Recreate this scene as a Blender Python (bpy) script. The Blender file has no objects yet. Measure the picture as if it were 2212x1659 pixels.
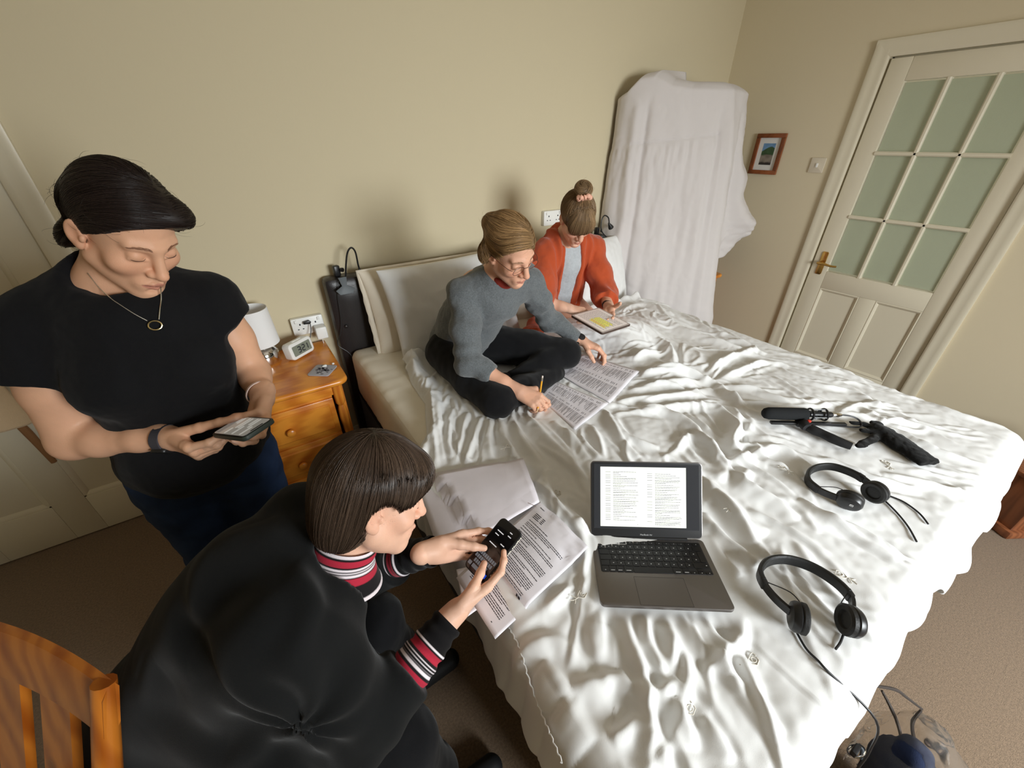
import bpy, bmesh, math, random
import numpy as np
from mathutils import Vector, Matrix

S = bpy.context.scene
COL = S.collection
PI = math.pi

# ---------------------------------------------------------------- camera, light, exposure
F_PX, IMG_W, IMG_H = 861.96, 2212.0, 1659.0
YAW, PITCH, ROLL = 0.5851, 0.5496, 0.0041
CAM = np.array([-3.3251, -2.1484, 1.5979])
def cam_axes():
    cy, sy, cp, sp = math.cos(YAW), math.sin(YAW), math.cos(PITCH), math.sin(PITCH)
    f = np.array([sy*cp, cy*cp, -sp]); r = np.array([cy, -sy, 0.0]); d = np.cross(f, r)
    c, s = math.cos(ROLL), math.sin(ROLL)
    return c*r + s*d, -s*r + c*d, f
AX_R, AX_D, AX_F = cam_axes()
cd = bpy.data.cameras.new('camera'); cam = bpy.data.objects.new('camera', cd); COL.objects.link(cam)
cd.sensor_width = 36.0; cd.lens = F_PX/IMG_W*36.0; cd.clip_start = 0.02; cd.clip_end = 50
M = Matrix.Identity(4)
for i in range(3):
    M[i][0] = AX_R[i]; M[i][1] = -AX_D[i]; M[i][2] = -AX_F[i]; M[i][3] = CAM[i]
cam.matrix_world = M
S.camera = cam
S.view_settings.view_transform = 'Standard'; S.view_settings.look = 'None'
S.view_settings.gamma = 1.0; S.view_settings.use_curve_mapping = False
S.view_settings.exposure = 0.0

w = bpy.data.worlds.new('sky'); S.world = w; w.use_nodes = True
bg = w.node_tree.nodes['Background']; bg.inputs[0].default_value = (0.80, 0.90, 1.0, 1); bg.inputs[1].default_value = 1.0

def area_light(name, loc, rot, sx, sy, power, color):
    l = bpy.data.lights.new(name, 'AREA'); l.shape = 'RECTANGLE'; l.size = sx; l.size_y = sy; l.energy = power; l.color = color
    o = bpy.data.objects.new(name, l); COL.objects.link(o); o.location = loc; o.rotation_euler = rot
    return o
# daylight coming through the window in the front wall (behind the foot of the bed)
# sky light falls into the room at a downward angle; a weaker, wider share comes from the ground outside
wl_ = area_light('window_sky_light', (-2.0, -4.54, 1.55), (math.radians(63), 0, 0), 1.30, 1.05, 54.0, (0.91, 0.97, 1.0)); wl_.data.spread = math.radians(104)
area_light('window_ground_light', (-1.95, -4.53, 1.50), (math.radians(88), 0, 0), 1.30, 1.05, 23.0, (1.0, 0.97, 0.92))

# ---------------------------------------------------------------- helpers
def ray(px, py):
    return AX_R*((px-IMG_W/2)/F_PX) + AX_D*((py-IMG_H/2)/F_PX) + AX_F
def at_z(px, py, z):
    d = ray(px, py); return CAM + d*((z-CAM[2])/d[2])
def at_y(px, py, y):
    d = ray(px, py); return CAM + d*((y-CAM[1])/d[1])
def at_x(px, py, x):
    d = ray(px, py); return CAM + d*((x-CAM[0])/d[0])
def at_t(px, py, t):
    return CAM + ray(px, py)*t

def unit(v):
    v = np.asarray(v, float); return v/(np.linalg.norm(v)+1e-12)
def rotz(a):
    c, s = math.cos(a), math.sin(a); return np.array([[c,-s,0],[s,c,0],[0,0,1.0]])
def frame_from(z, x):
    """rotation matrix with columns X,Y,Z from a z direction and an approximate x direction"""
    z = unit(z); x = np.asarray(x, float); x = unit(x - z*np.dot(x, z)); y = np.cross(z, x)
    return np.stack([x, y, z], 1)

def tag(o, label=None, cat=None, group=None, kind=None):
    if label: o['label'] = label
    if cat: o['category'] = cat
    if group: o['group'] = group
    if kind: o['kind'] = kind
    return o
def thing(name, label, cat, loc=(0,0,0), rot=None, group=None):
    o = bpy.data.objects.new(name, None); COL.objects.link(o); o.empty_display_size = 0.05
    m = Matrix.Translation(Vector([float(c) for c in loc]))
    if rot is not None:
        r = Matrix([[float(rot[i][j]) for j in range(3)] for i in range(3)]).to_4x4(); m = m @ r
    o.matrix_world = m
    o['_m'] = [c for rr in m for c in rr]
    return tag(o, label, cat, group)
def wmat(o):
    """world matrix without a depsgraph update"""
    m = o.matrix_local if o.parent is None else wmat(o.parent) @ o.matrix_parent_inverse @ o.matrix_basis
    return m.copy()

def add_mesh(name, verts, faces, mat, parent=None, smooth=True, local=False, sharp=None, uv=None, colors=None, loops=None):
    """faces: list or int array (n,3)/(n,4).  verts in world coordinates unless local (then in the parent's)."""
    me = bpy.data.meshes.new(name)
    verts = np.asarray(verts, np.float32)
    if isinstance(faces, np.ndarray):
        k = faces.shape[1]; nf = len(faces)
        me.vertices.add(len(verts)); me.vertices.foreach_set('co', verts.ravel())
        me.loops.add(nf*k); me.loops.foreach_set('vertex_index', faces.astype(np.int32).ravel())
        me.polygons.add(nf); me.polygons.foreach_set('loop_start', np.arange(0, nf*k, k, dtype=np.int32))
        me.update(calc_edges=True)
    else:
        me.from_pydata([tuple(map(float, v)) for v in verts], [], faces)
        me.update()
    if smooth:
        me.polygons.foreach_set('use_smooth', np.ones(len(me.polygons), bool))
        if sharp is not None: me.set_sharp_from_angle(angle=math.radians(sharp))
    if colors is not None:
        ca = me.color_attributes.new('Col', 'FLOAT_COLOR', 'POINT')
        c4 = np.ones((len(verts), 4), np.float32); c4[:, :3] = colors; ca.data.foreach_set('color', c4.ravel())
    if uv is not None:
        ul = me.uv_layers.new(name='UVMap'); li = np.empty(len(me.loops), np.int32); me.loops.foreach_get('vertex_index', li)
        ul.data.foreach_set('uv', np.asarray(uv, np.float32)[li].ravel())
    if mat is not None: me.materials.append(mat)
    o = bpy.data.objects.new(name, me); COL.objects.link(o)
    if parent is not None:
        o.parent = parent
        if not local: o.matrix_parent_inverse = wmat(parent).inverted()
    return o

class MB:
    """collects shapes; build() links them as ONE mesh object"""
    def __init__(s): s.v = []; s.f = []
    def add(s, v, f):
        b = len(s.v); s.v.extend([tuple(map(float, p)) for p in v]); s.f.extend([tuple(int(i)+b for i in q) for q in f]); return s
    def box(s, c, d, bev=0.0, rot=None, seg=2):
        bm = bmesh.new(); bmesh.ops.create_cube(bm, size=1.0)
        for v in bm.verts: v.co = Vector((v.co.x*d[0], v.co.y*d[1], v.co.z*d[2]))
        if bev > 0: bmesh.ops.bevel(bm, geom=list(bm.edges)+list(bm.verts), offset=bev, segments=seg, affect='EDGES', profile=0.5)
        return s.bm(bm, c, rot)
    def bm(s, bm, c=(0,0,0), rot=None):
        bm.verts.ensure_lookup_table(); bm.verts.index_update()
        V = np.array([v.co[:] for v in bm.verts])
        if rot is not None: V = V @ np.asarray(rot).T
        V = V + np.asarray(c, float)
        F = [[v.index for v in f.verts] for f in bm.faces]; bm.free()
        return s.add(V, F)
    def box2(s, lo, hi, bev=0.0, seg=2):
        lo = np.array(lo, float); hi = np.array(hi, float); return s.box((lo+hi)/2, hi-lo, bev, None, seg)
    def prism(s, pts, h, c=(0,0,0), rot=None, bev=0.0, seg=2):
        """extrude a 2-D polygon (xy) by h along z"""
        bm = bmesh.new(); vs = [bm.verts.new((x, y, 0)) for x, y in pts]; f = bm.faces.new(vs)
        r = bmesh.ops.extrude_face_region(bm, geom=[f])
        for g in r['geom']:
            if isinstance(g, bmesh.types.BMVert): g.co.z += h
        bmesh.ops.recalc_face_normals(bm, faces=bm.faces)
        if bev > 0:
            es = [e for e in bm.edges if abs(e.verts[0].co.z-e.verts[1].co.z) < 1e-6]
            bmesh.ops.bevel(bm, geom=es, offset=bev, segments=seg, affect='EDGES', profile=0.5)
        return s.bm(bm, c, rot)
    def lathe(s, prof, n=24, c=(0,0,0), rot=None, cap=True):
        """prof: list of (radius, z)"""
        V = []; F = []
        for r, z in prof:
            for k in range(n):
                a = 2*PI*k/n; V.append((r*math.cos(a), r*math.sin(a), z))
        m = len(prof)
        for i in range(m-1):
            for k in range(n):
                k2 = (k+1) % n; F.append((i*n+k, i*n+k2, (i+1)*n+k2, (i+1)*n+k))
        if cap:
            F.append(tuple(reversed(range(n)))); F.append(tuple(range((m-1)*n, m*n)))
        V = np.array(V)
        if rot is not None: V = V @ np.asarray(rot).T
        return s.add(V+np.asarray(c, float), F)
    def cyl(s, a, b, r, r2=None, n=16, bev=0.0):
        a = np.asarray(a, float); b = np.asarray(b, float); L = np.linalg.norm(b-a); r2 = r if r2 is None else r2
        z = (b-a)/L; R = frame_from(z, (1,0,0) if abs(z[0]) < .9 else (0,1,0))
        pr = [(r, 0), (r2, L)] if bev <= 0 else [(r-bev, 0), (r-bev*.3, bev*.3), (r, bev), (r2, L-bev), (r2-bev*.3, L-bev*.3), (r2-bev, L)]
        return s.lathe(pr, n, a, R)
    def tube(s, pts, r, n=8, closed=False, smooth=4, prof=None, up=None):
        """sweep a circle (or a 2-D profile) along points; r scalar or per point"""
        P = np.array(pts, float); rr = np.full(len(P), r) if np.isscalar(r) else np.array(r, float)
        if smooth > 1: P, rr = catmull(P, rr, smooth, closed)
        m = len(P); T = np.zeros_like(P)
        if closed: T = np.roll(P, -1, 0)-np.roll(P, 1, 0)
        else: T[1:-1] = P[2:]-P[:-2]; T[0] = P[1]-P[0]; T[-1] = P[-1]-P[-2]
        T /= np.linalg.norm(T, axis=1)[:, None]+1e-12
        if up is None: up = np.array([0,0,1.0]) if abs(T[0][2]) < .9 else np.array([1.0,0,0])
        N = unit(np.cross(np.cross(T[0], up), T[0])); V = []; F = []
        if prof is None: prof = [(math.cos(2*PI*k/n), math.sin(2*PI*k/n)) for k in range(n)]
        n = len(prof)
        for i in range(m):
            N = unit(N - T[i]*np.dot(N, T[i])); B = np.cross(T[i], N)
            for x, y in prof: V.append(P[i]+(N*x+B*y)*rr[i])
        for i in range(m if closed else m-1):
            j = (i+1) % m
            for k in range(n):
                k2 = (k+1) % n; F.append((i*n+k, i*n+k2, j*n+k2, j*n+k))
        if not closed: F.append(tuple(reversed(range(n)))); F.append(tuple(range((m-1)*n, m*n)))
        return s.add(V, F)
    def sphere(s, c, r, sc=(1,1,1), nu=16, nv=10, rot=None):
        V = [(0,0,-1.0)]; F = []
        for i in range(1, nv):
            t = -PI/2+PI*i/nv
            for k in range(nu): a = 2*PI*k/nu; V.append((math.cos(t)*math.cos(a), math.cos(t)*math.sin(a), math.sin(t)))
        V.append((0,0,1.0)); L = len(V)-1
        for k in range(nu):
            k2 = (k+1) % nu; F.append((0, 1+k2, 1+k)); b = 1+(nv-2)*nu; F.append((L, b+k, b+k2))
        for i in range(nv-2):
            for k in range(nu): k2 = (k+1) % nu; b = 1+i*nu; F.append((b+k, b+k2, b+nu+k2, b+nu+k))
        V = np.array(V)*r*np.array(sc)
        if rot is not None: V = V @ np.asarray(rot).T
        return s.add(V+np.asarray(c, float), F)
    def build(s, name, mat, parent=None, smooth=True, local=False, sharp=35):
        return add_mesh(name, s.v, s.f, mat, parent, smooth, local, sharp)

def catmull(P, r, k, closed=False):
    n = len(P)
    if n < 3 and not closed: return P, r
    out = []; ro = []
    for i in range(n if closed else n-1):
        if closed: p0, p1, p2, p3 = P[(i-1) % n], P[i], P[(i+1) % n], P[(i+2) % n]
        else: p0, p1, p2, p3 = P[max(i-1, 0)], P[i], P[i+1], P[min(i+2, n-1)]
        j = (i+1) % n
        for q in range(k):
            t = q/k
            out.append(.5*((2*p1)+(-p0+p2)*t+(2*p0-5*p1+4*p2-p3)*t*t+(-p0+3*p1-3*p2+p3)*t**3)); ro.append(r[i]*(1-t)+r[j]*t)
    if not closed: out.append(P[-1]); ro.append(r[-1])
    return np.array(out), np.array(ro)
def rrect(w_, h_, r, n=5):
    """rounded rectangle outline centred at 0"""
    out = []
    for cx, cy, a0 in ((w_/2-r, h_/2-r, 0), (-w_/2+r, h_/2-r, PI/2), (-w_/2+r, -h_/2+r, PI), (w_/2-r, -h_/2+r, 3*PI/2)):
        for k in range(n+1):
            a = a0+PI/2*k/n; out.append((cx+r*math.cos(a), cy+r*math.sin(a)))
    return out

# ---------------------------------------------------------------- materials
def srgb(r, g, b):
    f = lambda c: (c/255/12.92) if c/255 <= .04045 else ((c/255+.055)/1.055)**2.4
    return (f(r), f(g), f(b), 1.0)
def mat(name, color, rough=0.6, metal=0.0, spec=0.5, bump=None, mottle=None, trans=0.0, emit=None, coat=0.0, sheen=0.0, sss=0.0, alpha=1.0, ior=1.45, stretch=(1,1,1)):
    """procedural Principled material. bump=(scale, strength, detail); mottle=(scale, amount)"""
    m = bpy.data.materials.new(name); m.use_nodes = True; nt = m.node_tree; N = nt.nodes; L = nt.links
    p = N['Principled BSDF']; p.inputs['Base Color'].default_value = color; p.inputs['Roughness'].default_value = rough
    p.inputs['Metallic'].default_value = metal; p.inputs['Specular IOR Level'].default_value = spec
    p.inputs['Transmission Weight'].default_value = trans; p.inputs['Coat Weight'].default_value = coat; p.inputs['IOR'].default_value = ior
    p.inputs['Sheen Weight'].default_value = sheen; p.inputs['Alpha'].default_value = alpha
    if sss > 0:
        p.inputs['Subsurface Weight'].default_value = sss; p.inputs['Subsurface Radius'].default_value = (.012, .005, .003); p.inputs['Subsurface Scale'].default_value = 1.0
    if emit: p.inputs['Emission Color'].default_value = emit[0]; p.inputs['Emission Strength'].default_value = emit[1]
    if bump or mottle:
        tc = N.new('ShaderNodeTexCoord'); mp = N.new('ShaderNodeMapping'); mp.inputs['Scale'].default_value = stretch; L.new(tc.outputs['Object'], mp.inputs[0])
    if mottle:
        nz = N.new('ShaderNodeTexNoise'); nz.inputs['Scale'].default_value = mottle[0]; nz.inputs['Detail'].default_value = 4; L.new(mp.outputs[0], nz.inputs['Vector'])
        mx = N.new('ShaderNodeMix'); mx.data_type = 'RGBA'; a = mottle[1]
        mx.inputs['A'].default_value = tuple(c*(1-a) for c in color[:3])+(1,); mx.inputs['B'].default_value = tuple(min(1, c*(1+a)) for c in color[:3])+(1,)
        cr = N.new('ShaderNodeMapRange'); cr.inputs[1].default_value = .3; cr.inputs[2].default_value = .7; L.new(nz.outputs[0], cr.inputs[0])
        L.new(cr.outputs[0], mx.inputs['Factor']); L.new(mx.outputs['Result'], p.inputs['Base Color'])
    if bump:
        nb = N.new('ShaderNodeTexNoise'); nb.inputs['Scale'].default_value = bump[0]; nb.inputs['Detail'].default_value = bump[2] if len(bump) > 2 else 3
        L.new(mp.outputs[0], nb.inputs['Vector']); bn = N.new('ShaderNodeBump'); bn.inputs['Strength'].default_value = bump[1]; bn.inputs['Distance'].default_value = .002
        L.new(nb.outputs[0], bn.inputs['Height']); L.new(bn.outputs[0], p.inputs['Normal'])
    return m
def attr_mat(name, rough=.5, sss=0.0, spec=.4, bump=None, sheen=0.0):
    m = mat(name, (.8,.8,.8,1), rough, sss=sss, spec=spec, bump=bump, sheen=sheen); nt = m.node_tree
    a = nt.nodes.new('ShaderNodeAttribute'); a.attribute_name = 'Col'; nt.links.new(a.outputs['Color'], nt.nodes['Principled BSDF'].inputs['Base Color'])
    return m
def wood_mat(name, c1, c2, rough=.35, scale=(9, 9, 1.2), knots=True, coat=.25):
    """pine: grain stretched along one axis plus a few dark knots"""
    m = bpy.data.materials.new(name); m.use_nodes = True; nt = m.node_tree; N = nt.nodes; L = nt.links; p = N['Principled BSDF']
    tc = N.new('ShaderNodeTexCoord'); mp = N.new('ShaderNodeMapping'); mp.inputs['Scale'].default_value = scale; L.new(tc.outputs['Object'], mp.inputs[0])
    nz = N.new('ShaderNodeTexNoise'); nz.inputs['Scale'].default_value = 2.2; nz.inputs['Detail'].default_value = 6; nz.inputs['Distortion'].default_value = .7; L.new(mp.outputs[0], nz.inputs['Vector'])
    wv = N.new('ShaderNodeTexWave'); wv.inputs['Scale'].default_value = 1.6; wv.inputs['Distortion'].default_value = 5; wv.inputs['Detail'].default_value = 3; L.new(mp.outputs[0], wv.inputs['Vector'])
    ad = N.new('ShaderNodeMath'); ad.operation = 'MULTIPLY_ADD'; ad.inputs[1].default_value = .5; L.new(wv.outputs['Fac'], ad.inputs[0]); L.new(nz.outputs[0], ad.inputs[2])
    cr = N.new('ShaderNodeValToRGB'); cr.color_ramp.elements[0].position = .35; cr.color_ramp.elements[0].color = c2; cr.color_ramp.elements[1].position = .95; cr.color_ramp.elements[1].color = c1
    L.new(ad.outputs[0], cr.inputs[0]); out = cr.outputs[0]
    if knots:
        vo = N.new('ShaderNodeTexVoronoi'); vo.inputs['Scale'].default_value = 5.5; vo.inputs['Randomness'].default_value = 1.0
        m2 = N.new('ShaderNodeMapping'); m2.inputs['Scale'].default_value = tuple(1.0 if s > 4 else .55 for s in scale); L.new(tc.outputs['Object'], m2.inputs[0]); L.new(m2.outputs[0], vo.inputs['Vector'])
        mr = N.new('ShaderNodeMapRange'); mr.inputs[1].default_value = .05; mr.inputs[2].default_value = .13; mr.inputs[3].default_value = 1; mr.inputs[4].default_value = 0; L.new(vo.outputs['Distance'], mr.inputs[0])
        mx = N.new('ShaderNodeMix'); mx.data_type = 'RGBA'; mx.inputs['B'].default_value = tuple(c*.16 for c in c2[:3])+(1,)
        ml = N.new('ShaderNodeMath'); ml.operation = 'MULTIPLY'; ml.inputs[1].default_value = .8; L.new(mr.outputs[0], ml.inputs[0])
        L.new(ml.outputs[0], mx.inputs['Factor']); L.new(out, mx.inputs['A']); out = mx.outputs['Result']
    L.new(out, p.inputs['Base Color']); p.inputs['Roughness'].default_value = rough; p.inputs['Coat Weight'].default_value = coat; p.inputs['Coat Roughness'].default_value = .15
    return m

M_WALL = mat('wall_paint', srgb(212, 200, 170), .85, spec=.2, bump=(60, .15, 4))
M_WALL_R = mat('wall_paint_right', srgb(222, 210, 182), .85, spec=.2, bump=(60, .15, 4))
M_CEIL = mat('ceiling_paint', srgb(236, 232, 222), .9, spec=.2)
M_CARPET = mat('carpet', srgb(128, 108, 88), .95, spec=.1, bump=(420, 1.0, 5), mottle=(160, .22), sheen=.2)
M_GLOSS = mat('gloss_white_paint', srgb(226, 218, 196), .38, spec=.5, bump=(25, .04, 2))
M_GLASS = mat('frosted_glass', srgb(206, 214, 190), .32, spec=.5, trans=.35, bump=(220, .25, 3))
M_BRASS = mat('brass', srgb(205, 165, 95), .25, metal=1.0)
M_PINE = wood_mat('pine', srgb(232, 150, 52), srgb(192, 104, 26), scale=(1.6, 9, 9))
M_PINE_V = wood_mat('pine_upright', srgb(228, 146, 52), srgb(186, 98, 24), scale=(9, 9, 1.4))
M_CHROME = mat('chrome', (.8,.8,.8,1), .08, metal=1.0)
M_BLACKPL = mat('black_plastic', (.012,.012,.013,1), .35, spec=.5)
M_BLACKSOFT = mat('black_soft', (.014,.014,.015,1), .62, spec=.35, bump=(150,.2,3))
M_WHITEPL = mat('white_plastic', srgb(240,240,236), .35)
M_LINEN = mat('white_cotton', srgb(232, 232, 231), .75, spec=.25, bump=(900, .12, 2), sheen=.15)
M_SHEET = mat('cream_sheet', srgb(238, 229, 212), .8, spec=.2, bump=(700, .12, 2), sheen=.1)
M_PAPER = mat('paper', srgb(232, 228, 234), .75, spec=.2)
M_INK = mat('ink', (.035,.035,.04,1), .7, spec=.2)
M_LEATHER = mat('dark_leather', (.022,.018,.018,1), .34, spec=.5, bump=(260,.25,4))
M_BLACKCLOTH = mat('black_cloth', (.009,.009,.010,1), .92, spec=.08, bump=(700,.3,3), sheen=.12)
# ---------------------------------------------------------------- numpy noise and cloth helpers
_rs = np.random.RandomState(7); _PERM = _rs.permutation(256); _PERM = np.concatenate([_PERM, _PERM, _PERM]); _GR = _rs.normal(size=(256, 3)); _GR /= np.linalg.norm(_GR, axis=1)[:, None]
def perlin(P, scale=1.0, seed=0):
    P = np.asarray(P, float)
    if P.shape[-1] == 2: P = np.concatenate([P, np.zeros(P.shape[:-1]+(1,))], -1)
    sh = P.shape[:-1]; P = P.reshape(-1, 3)*scale + seed*17.13
    i = np.floor(P).astype(int); f = P-i; i &= 255; u = f*f*f*(f*(f*6-15)+10); out = 0
    for dx in (0, 1):
        for dy in (0, 1):
            for dz in (0, 1):
                h = _PERM[_PERM[_PERM[(i[:,0]+dx) & 255]+((i[:,1]+dy) & 255)]+((i[:,2]+dz) & 255)]; g = _GR[h]
                d = g[:,0]*(f[:,0]-dx)+g[:,1]*(f[:,1]-dy)+g[:,2]*(f[:,2]-dz)
                w_ = (u[:,0] if dx else 1-u[:,0])*(u[:,1] if dy else 1-u[:,1])*(u[:,2] if dz else 1-u[:,2]); out = out+w_*d
    return out.reshape(sh)*1.5
def sstep(a, b, x):
    t = np.clip((x-a)/(b-a), 0, 1); return t*t*(3-2*t)
def grid_faces(nu, nv, closed_u=False):
    i, j = np.meshgrid(np.arange(nu if closed_u else nu-1), np.arange(nv-1), indexing='ij'); i2 = (i+1) % nu
    return np.stack([i*nv+j, i2*nv+j, i2*nv+j+1, i*nv+j+1], -1).reshape(-1, 4)
def softbox(lo, hi, r, step, disp=None):
    """rounded box surface as a dense mesh; disp(points, normals) -> offset along normals"""
    lo = np.array(lo, float); hi = np.array(hi, float); c = (lo+hi)/2; h = (hi-lo)/2; V = []; F = []; b = 0
    for ax in range(3):
        o = [(ax+1) % 3, (ax+2) % 3]; n0 = max(2, int(2*h[o[0]]/step)+1); n1 = max(2, int(2*h[o[1]]/step)+1)
        for sg in (-1, 1):
            a, e = np.meshgrid(np.linspace(-1, 1, n0), np.linspace(-1, 1, n1), indexing='ij'); P = np.zeros((n0, n1, 3)); P[..., ax] = sg*h[ax]; P[..., o[0]] = a*h[o[0]]; P[..., o[1]] = e*h[o[1]]
            V.append(P.reshape(-1, 3)); f = grid_faces(n0, n1)+b
            F.append(f if sg > 0 else f[:, ::-1]); b += n0*n1
    V = np.concatenate(V); F = np.concatenate(F); core = np.clip(V, -(h-r), h-r); N = V-core; L = np.linalg.norm(N, axis=1)[:, None]; N = N/np.maximum(L, 1e-9); V = core+N*r
    if disp is not None: V = V+N*disp(V+c, N)[:, None]
    return V+c, F
def pillow(w_, h_, t_, seed, n=70, sharp=.42, wr=.006):
    """cushion in local xy, thickness along z; returns verts, faces"""
    u = np.sin(np.linspace(-PI/2, PI/2, n)); U, Vv = np.meshgrid(u, u, indexing='ij'); out = []
    for sg in (1, -1):
        e = np.clip((1-U**2)*(1-Vv**2), 0, 1)**sharp
        x = U*w_/2*(1-.05*(1-Vv**2)); y = Vv*h_/2*(1-.05*(1-U**2)); P2 = np.stack([x, y, np.full_like(x, sg*3.0)], -1)
        wn = np.abs(perlin(P2*np.array([1, 1, 1]), 5, seed))*.9+.5*np.abs(perlin(P2*np.array([1.6, .8, 1]), 13, seed+1))+.3*perlin(P2, 27, seed+2)
        z = sg*(t_/2*e*(1+.25*perlin(P2, 3.2, seed+4))-wr*wn*np.minimum(1, e*2.2)*1.6)
        out.append(np.stack([x, y, z], -1).reshape(-1, 3))
    F = grid_faces(n, n); V = np.concatenate(out); F2 = F[:, ::-1]+n*n
    return V, np.concatenate([F, F2])
def place(V, R, t): return np.asarray(V) @ np.asarray(R).T + np.asarray(t)
def weld(o, d=1e-5):
    bm = bmesh.new(); bm.from_mesh(o.data); bmesh.ops.remove_doubles(bm, verts=bm.verts, dist=d); bm.to_mesh(o.data); bm.free()
    o.data.polygons.foreach_set('use_smooth', np.ones(len(o.data.polygons), bool)); return o
# ---------------------------------------------------------------- the room
XL, XR, YB, YF, ZC = -4.95, 0.0, 0.0, -4.60, 2.72
def struct(name, mb, m, parent=None, **k):
    o = mb.build(name, m, parent, **k)
    if parent is None: o['kind'] = 'structure'
    return o
struct('floor', MB().box2((XL-.1, YF-.1, -.1), (XR+.1, YB+.1, 0)), M_CARPET, smooth=False)
struct('ceiling', MB().box2((XL-.1, YF-.1, ZC), (XR+.1, YB+.1, ZC+.1)), M_CEIL, smooth=False)
# left-hand door opening in the back wall: x -4.66..-3.90, height 2.0
DX0, DX1 = -4.69, -3.905
mb = MB(); mb.box2((DX1, 0, 0), (XR, .12, ZC)); mb.box2((XL, 0, 0), (DX0, .12, ZC)); mb.box2((DX0, 0, 2.0), (DX1, .12, ZC))
struct('wall_back', mb, M_WALL, smooth=False)
# right wall with the glazed door
RY1, RY0 = -.945, -1.725            # door opening (y) : hinge side RY0, handle side RY1
mb = MB(); mb.box2((0, RY1, 0), (.14, YB+.1, ZC)); mb.box2((0, YF, 0), (.14, RY0, ZC)); mb.box2((0, RY0, 1.985), (.14, RY1, ZC))
struct('wall_right', mb, M_WALL_R, smooth=False)
struct('wall_left', MB().box2((XL-.12, YF, 0), (XL, YB, ZC)), M_WALL, smooth=False)
WX0, WX1, WZ0, WZ1 = -2.65, -1.25, .92, 2.12
mb = MB(); mb.box2((XL, YF-.12, 0), (WX0, YF, ZC)); mb.box2((WX1, YF-.12, 0), (XR, YF, ZC)); mb.box2((WX0, YF-.12, 0), (WX1, YF, WZ0)); mb.box2((WX0, YF-.12, WZ1), (WX1, YF, ZC))
struct('wall_front', mb, M_WALL, smooth=False)
t = thing('window_1', None, None, (-1.95, YF, .9)); t['kind'] = 'structure'
mb = MB(); y0, y1 = YF-.10, YF-.04
for a, b in (((WX0, WZ0), (WX0+.06, WZ1)), ((WX1-.06, WZ0), (WX1, WZ1)), ((WX0, WZ0), (WX1, WZ0+.06)), ((WX0, WZ1-.06), (WX1, WZ1)), ((-1.975, WZ0), (-1.925, WZ1))):
    mb.box2((a[0], y0, a[1]), (b[0], y1, b[1]), .006)
mb.build('window_frame', M_GLOSS, t)
MB().box2((WX0-.06, YF-.02, WZ0-.04), (WX1+.06, YF+.12, WZ0), .008).build('window_sill', M_GLOSS, t)

# baseboards
struct('baseboard_back', MB().box2((DX1+.07, -.018, 0), (XR, -.0005, .12), .004), M_GLOSS)
mb = MB(); mb.box2((-.018, RY1+.075, 0), (-.0005, -.02, .12), .004); mb.box2((-.018, YF, 0), (-.0005, RY0-.08, .12), .004)
struct('baseboard_right', mb, M_GLOSS)

# ---- door 1 : glazed door in the right wall (face at x = 0.012, leaf behind the architrave)
t = thing('door_1', None, None, (.03, RY1, 0)); t['kind'] = 'structure'
LX0, LX1 = .006, .046               # leaf thickness
Ya, Yb = RY1-.012, RY0+.008         # leaf y from handle side to hinge side
G1, G4 = -1.057, -1.621             # glazing y range
ZT, Z1, Z2, ZB = 1.867, 1.520, 1.166, .815
def dbox(y0, y1, z0, z1, bev=.003, x0=LX0, x1=LX1): return MB().box2((x0, min(y0,y1), z0), (x1, max(y0,y1), z1), bev)
dbox(Ya, G1, .004, 1.975).build('stile', M_GLOSS, t); dbox(G4, Yb, .004, 1.975).build('stile', M_GLOSS, t)
dbox(G1, G4, ZT, 1.975).build('rail', M_GLOSS, t)
dbox(G1, G4, .70, ZB).build('rail', M_GLOSS, t)
dbox(G1, G4, .004, .20).build('rail', M_GLOSS, t)
yc = (G1+G4)/2
dbox(yc+.045, yc-.045, .20, .70).build('stile', M_GLOSS, t)
gy = [G1+(G4-G1)*k/3 for k in range(4)]; gz = [ZT, Z1, Z2, ZB]
def bar(lo, hi, ax):
    """moulded glazing bar: octagonal section"""
    mb = MB(); a = np.array(lo, float); b = np.array(hi, float)
    pr = [(-.011,-.016),(-.011,.016),(-.005,.022),(.005,.022),(.011,.016),(.011,-.016),(.005,-.022),(-.005,-.022)]
    return mb.tube([a, b], 1.0, prof=[(p[1], p[0]) for p in pr], smooth=1, up=np.array([1.0, 0, 0]))
for k in (1, 2):
    bar((.022, gy[k], ZB-.001), (.022, gy[k], ZT+.001), 0).build('glazing_bar', M_GLOSS, t)
    bar((.022, G1+.001, gz[k]), (.022, G4-.001, gz[k]), 1).build('glazing_bar', M_GLOSS, t)
mb = MB().box2((.020, gy[0]-.0, 0), (.024, gy[0]+.001, .001)); 
for i in range(3):
    for j in range(3):
        MB().box2((.021, gy[i+1]+.008, gz[j+1]+.008), (.026, gy[i]-.008, gz[j]-.008)).build('pane', M_GLASS, t, smooth=False)
def panel(y0, y1, z0, z1):
    """moulded raised panel with bolection beads"""
    mb = MB(); ys = (max(y0,y1), min(y0,y1))
    mb.box2((.018, ys[1], z0), (.040, ys[0], z1))
    p = MB(); r = .020
    for (a, b) in (((ys[0], z0), (ys[0], z1)), ((ys[1], z0), (ys[1], z1))):
        sg = -1 if a[0] == ys[0] else 1
        mb.prism([(0, 0), (r, 0), (r*.72, .008), (r*.3, .012), (0, .010)], z1-z0, (.018, a[0], z0), np.array([[0,-1,0],[sg,0,0],[0,0,1.0]]))
    for z, sg in ((z0, 1), (z1, -1)):
        mb.prism([(0, 0), (r, 0), (r*.72, .008), (r*.3, .012), (0, .010)], ys[0]-ys[1], (.018, ys[1], z), np.array([[0,-1,0],[0,0,1.0],[sg,0,0]]))
    return mb
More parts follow.
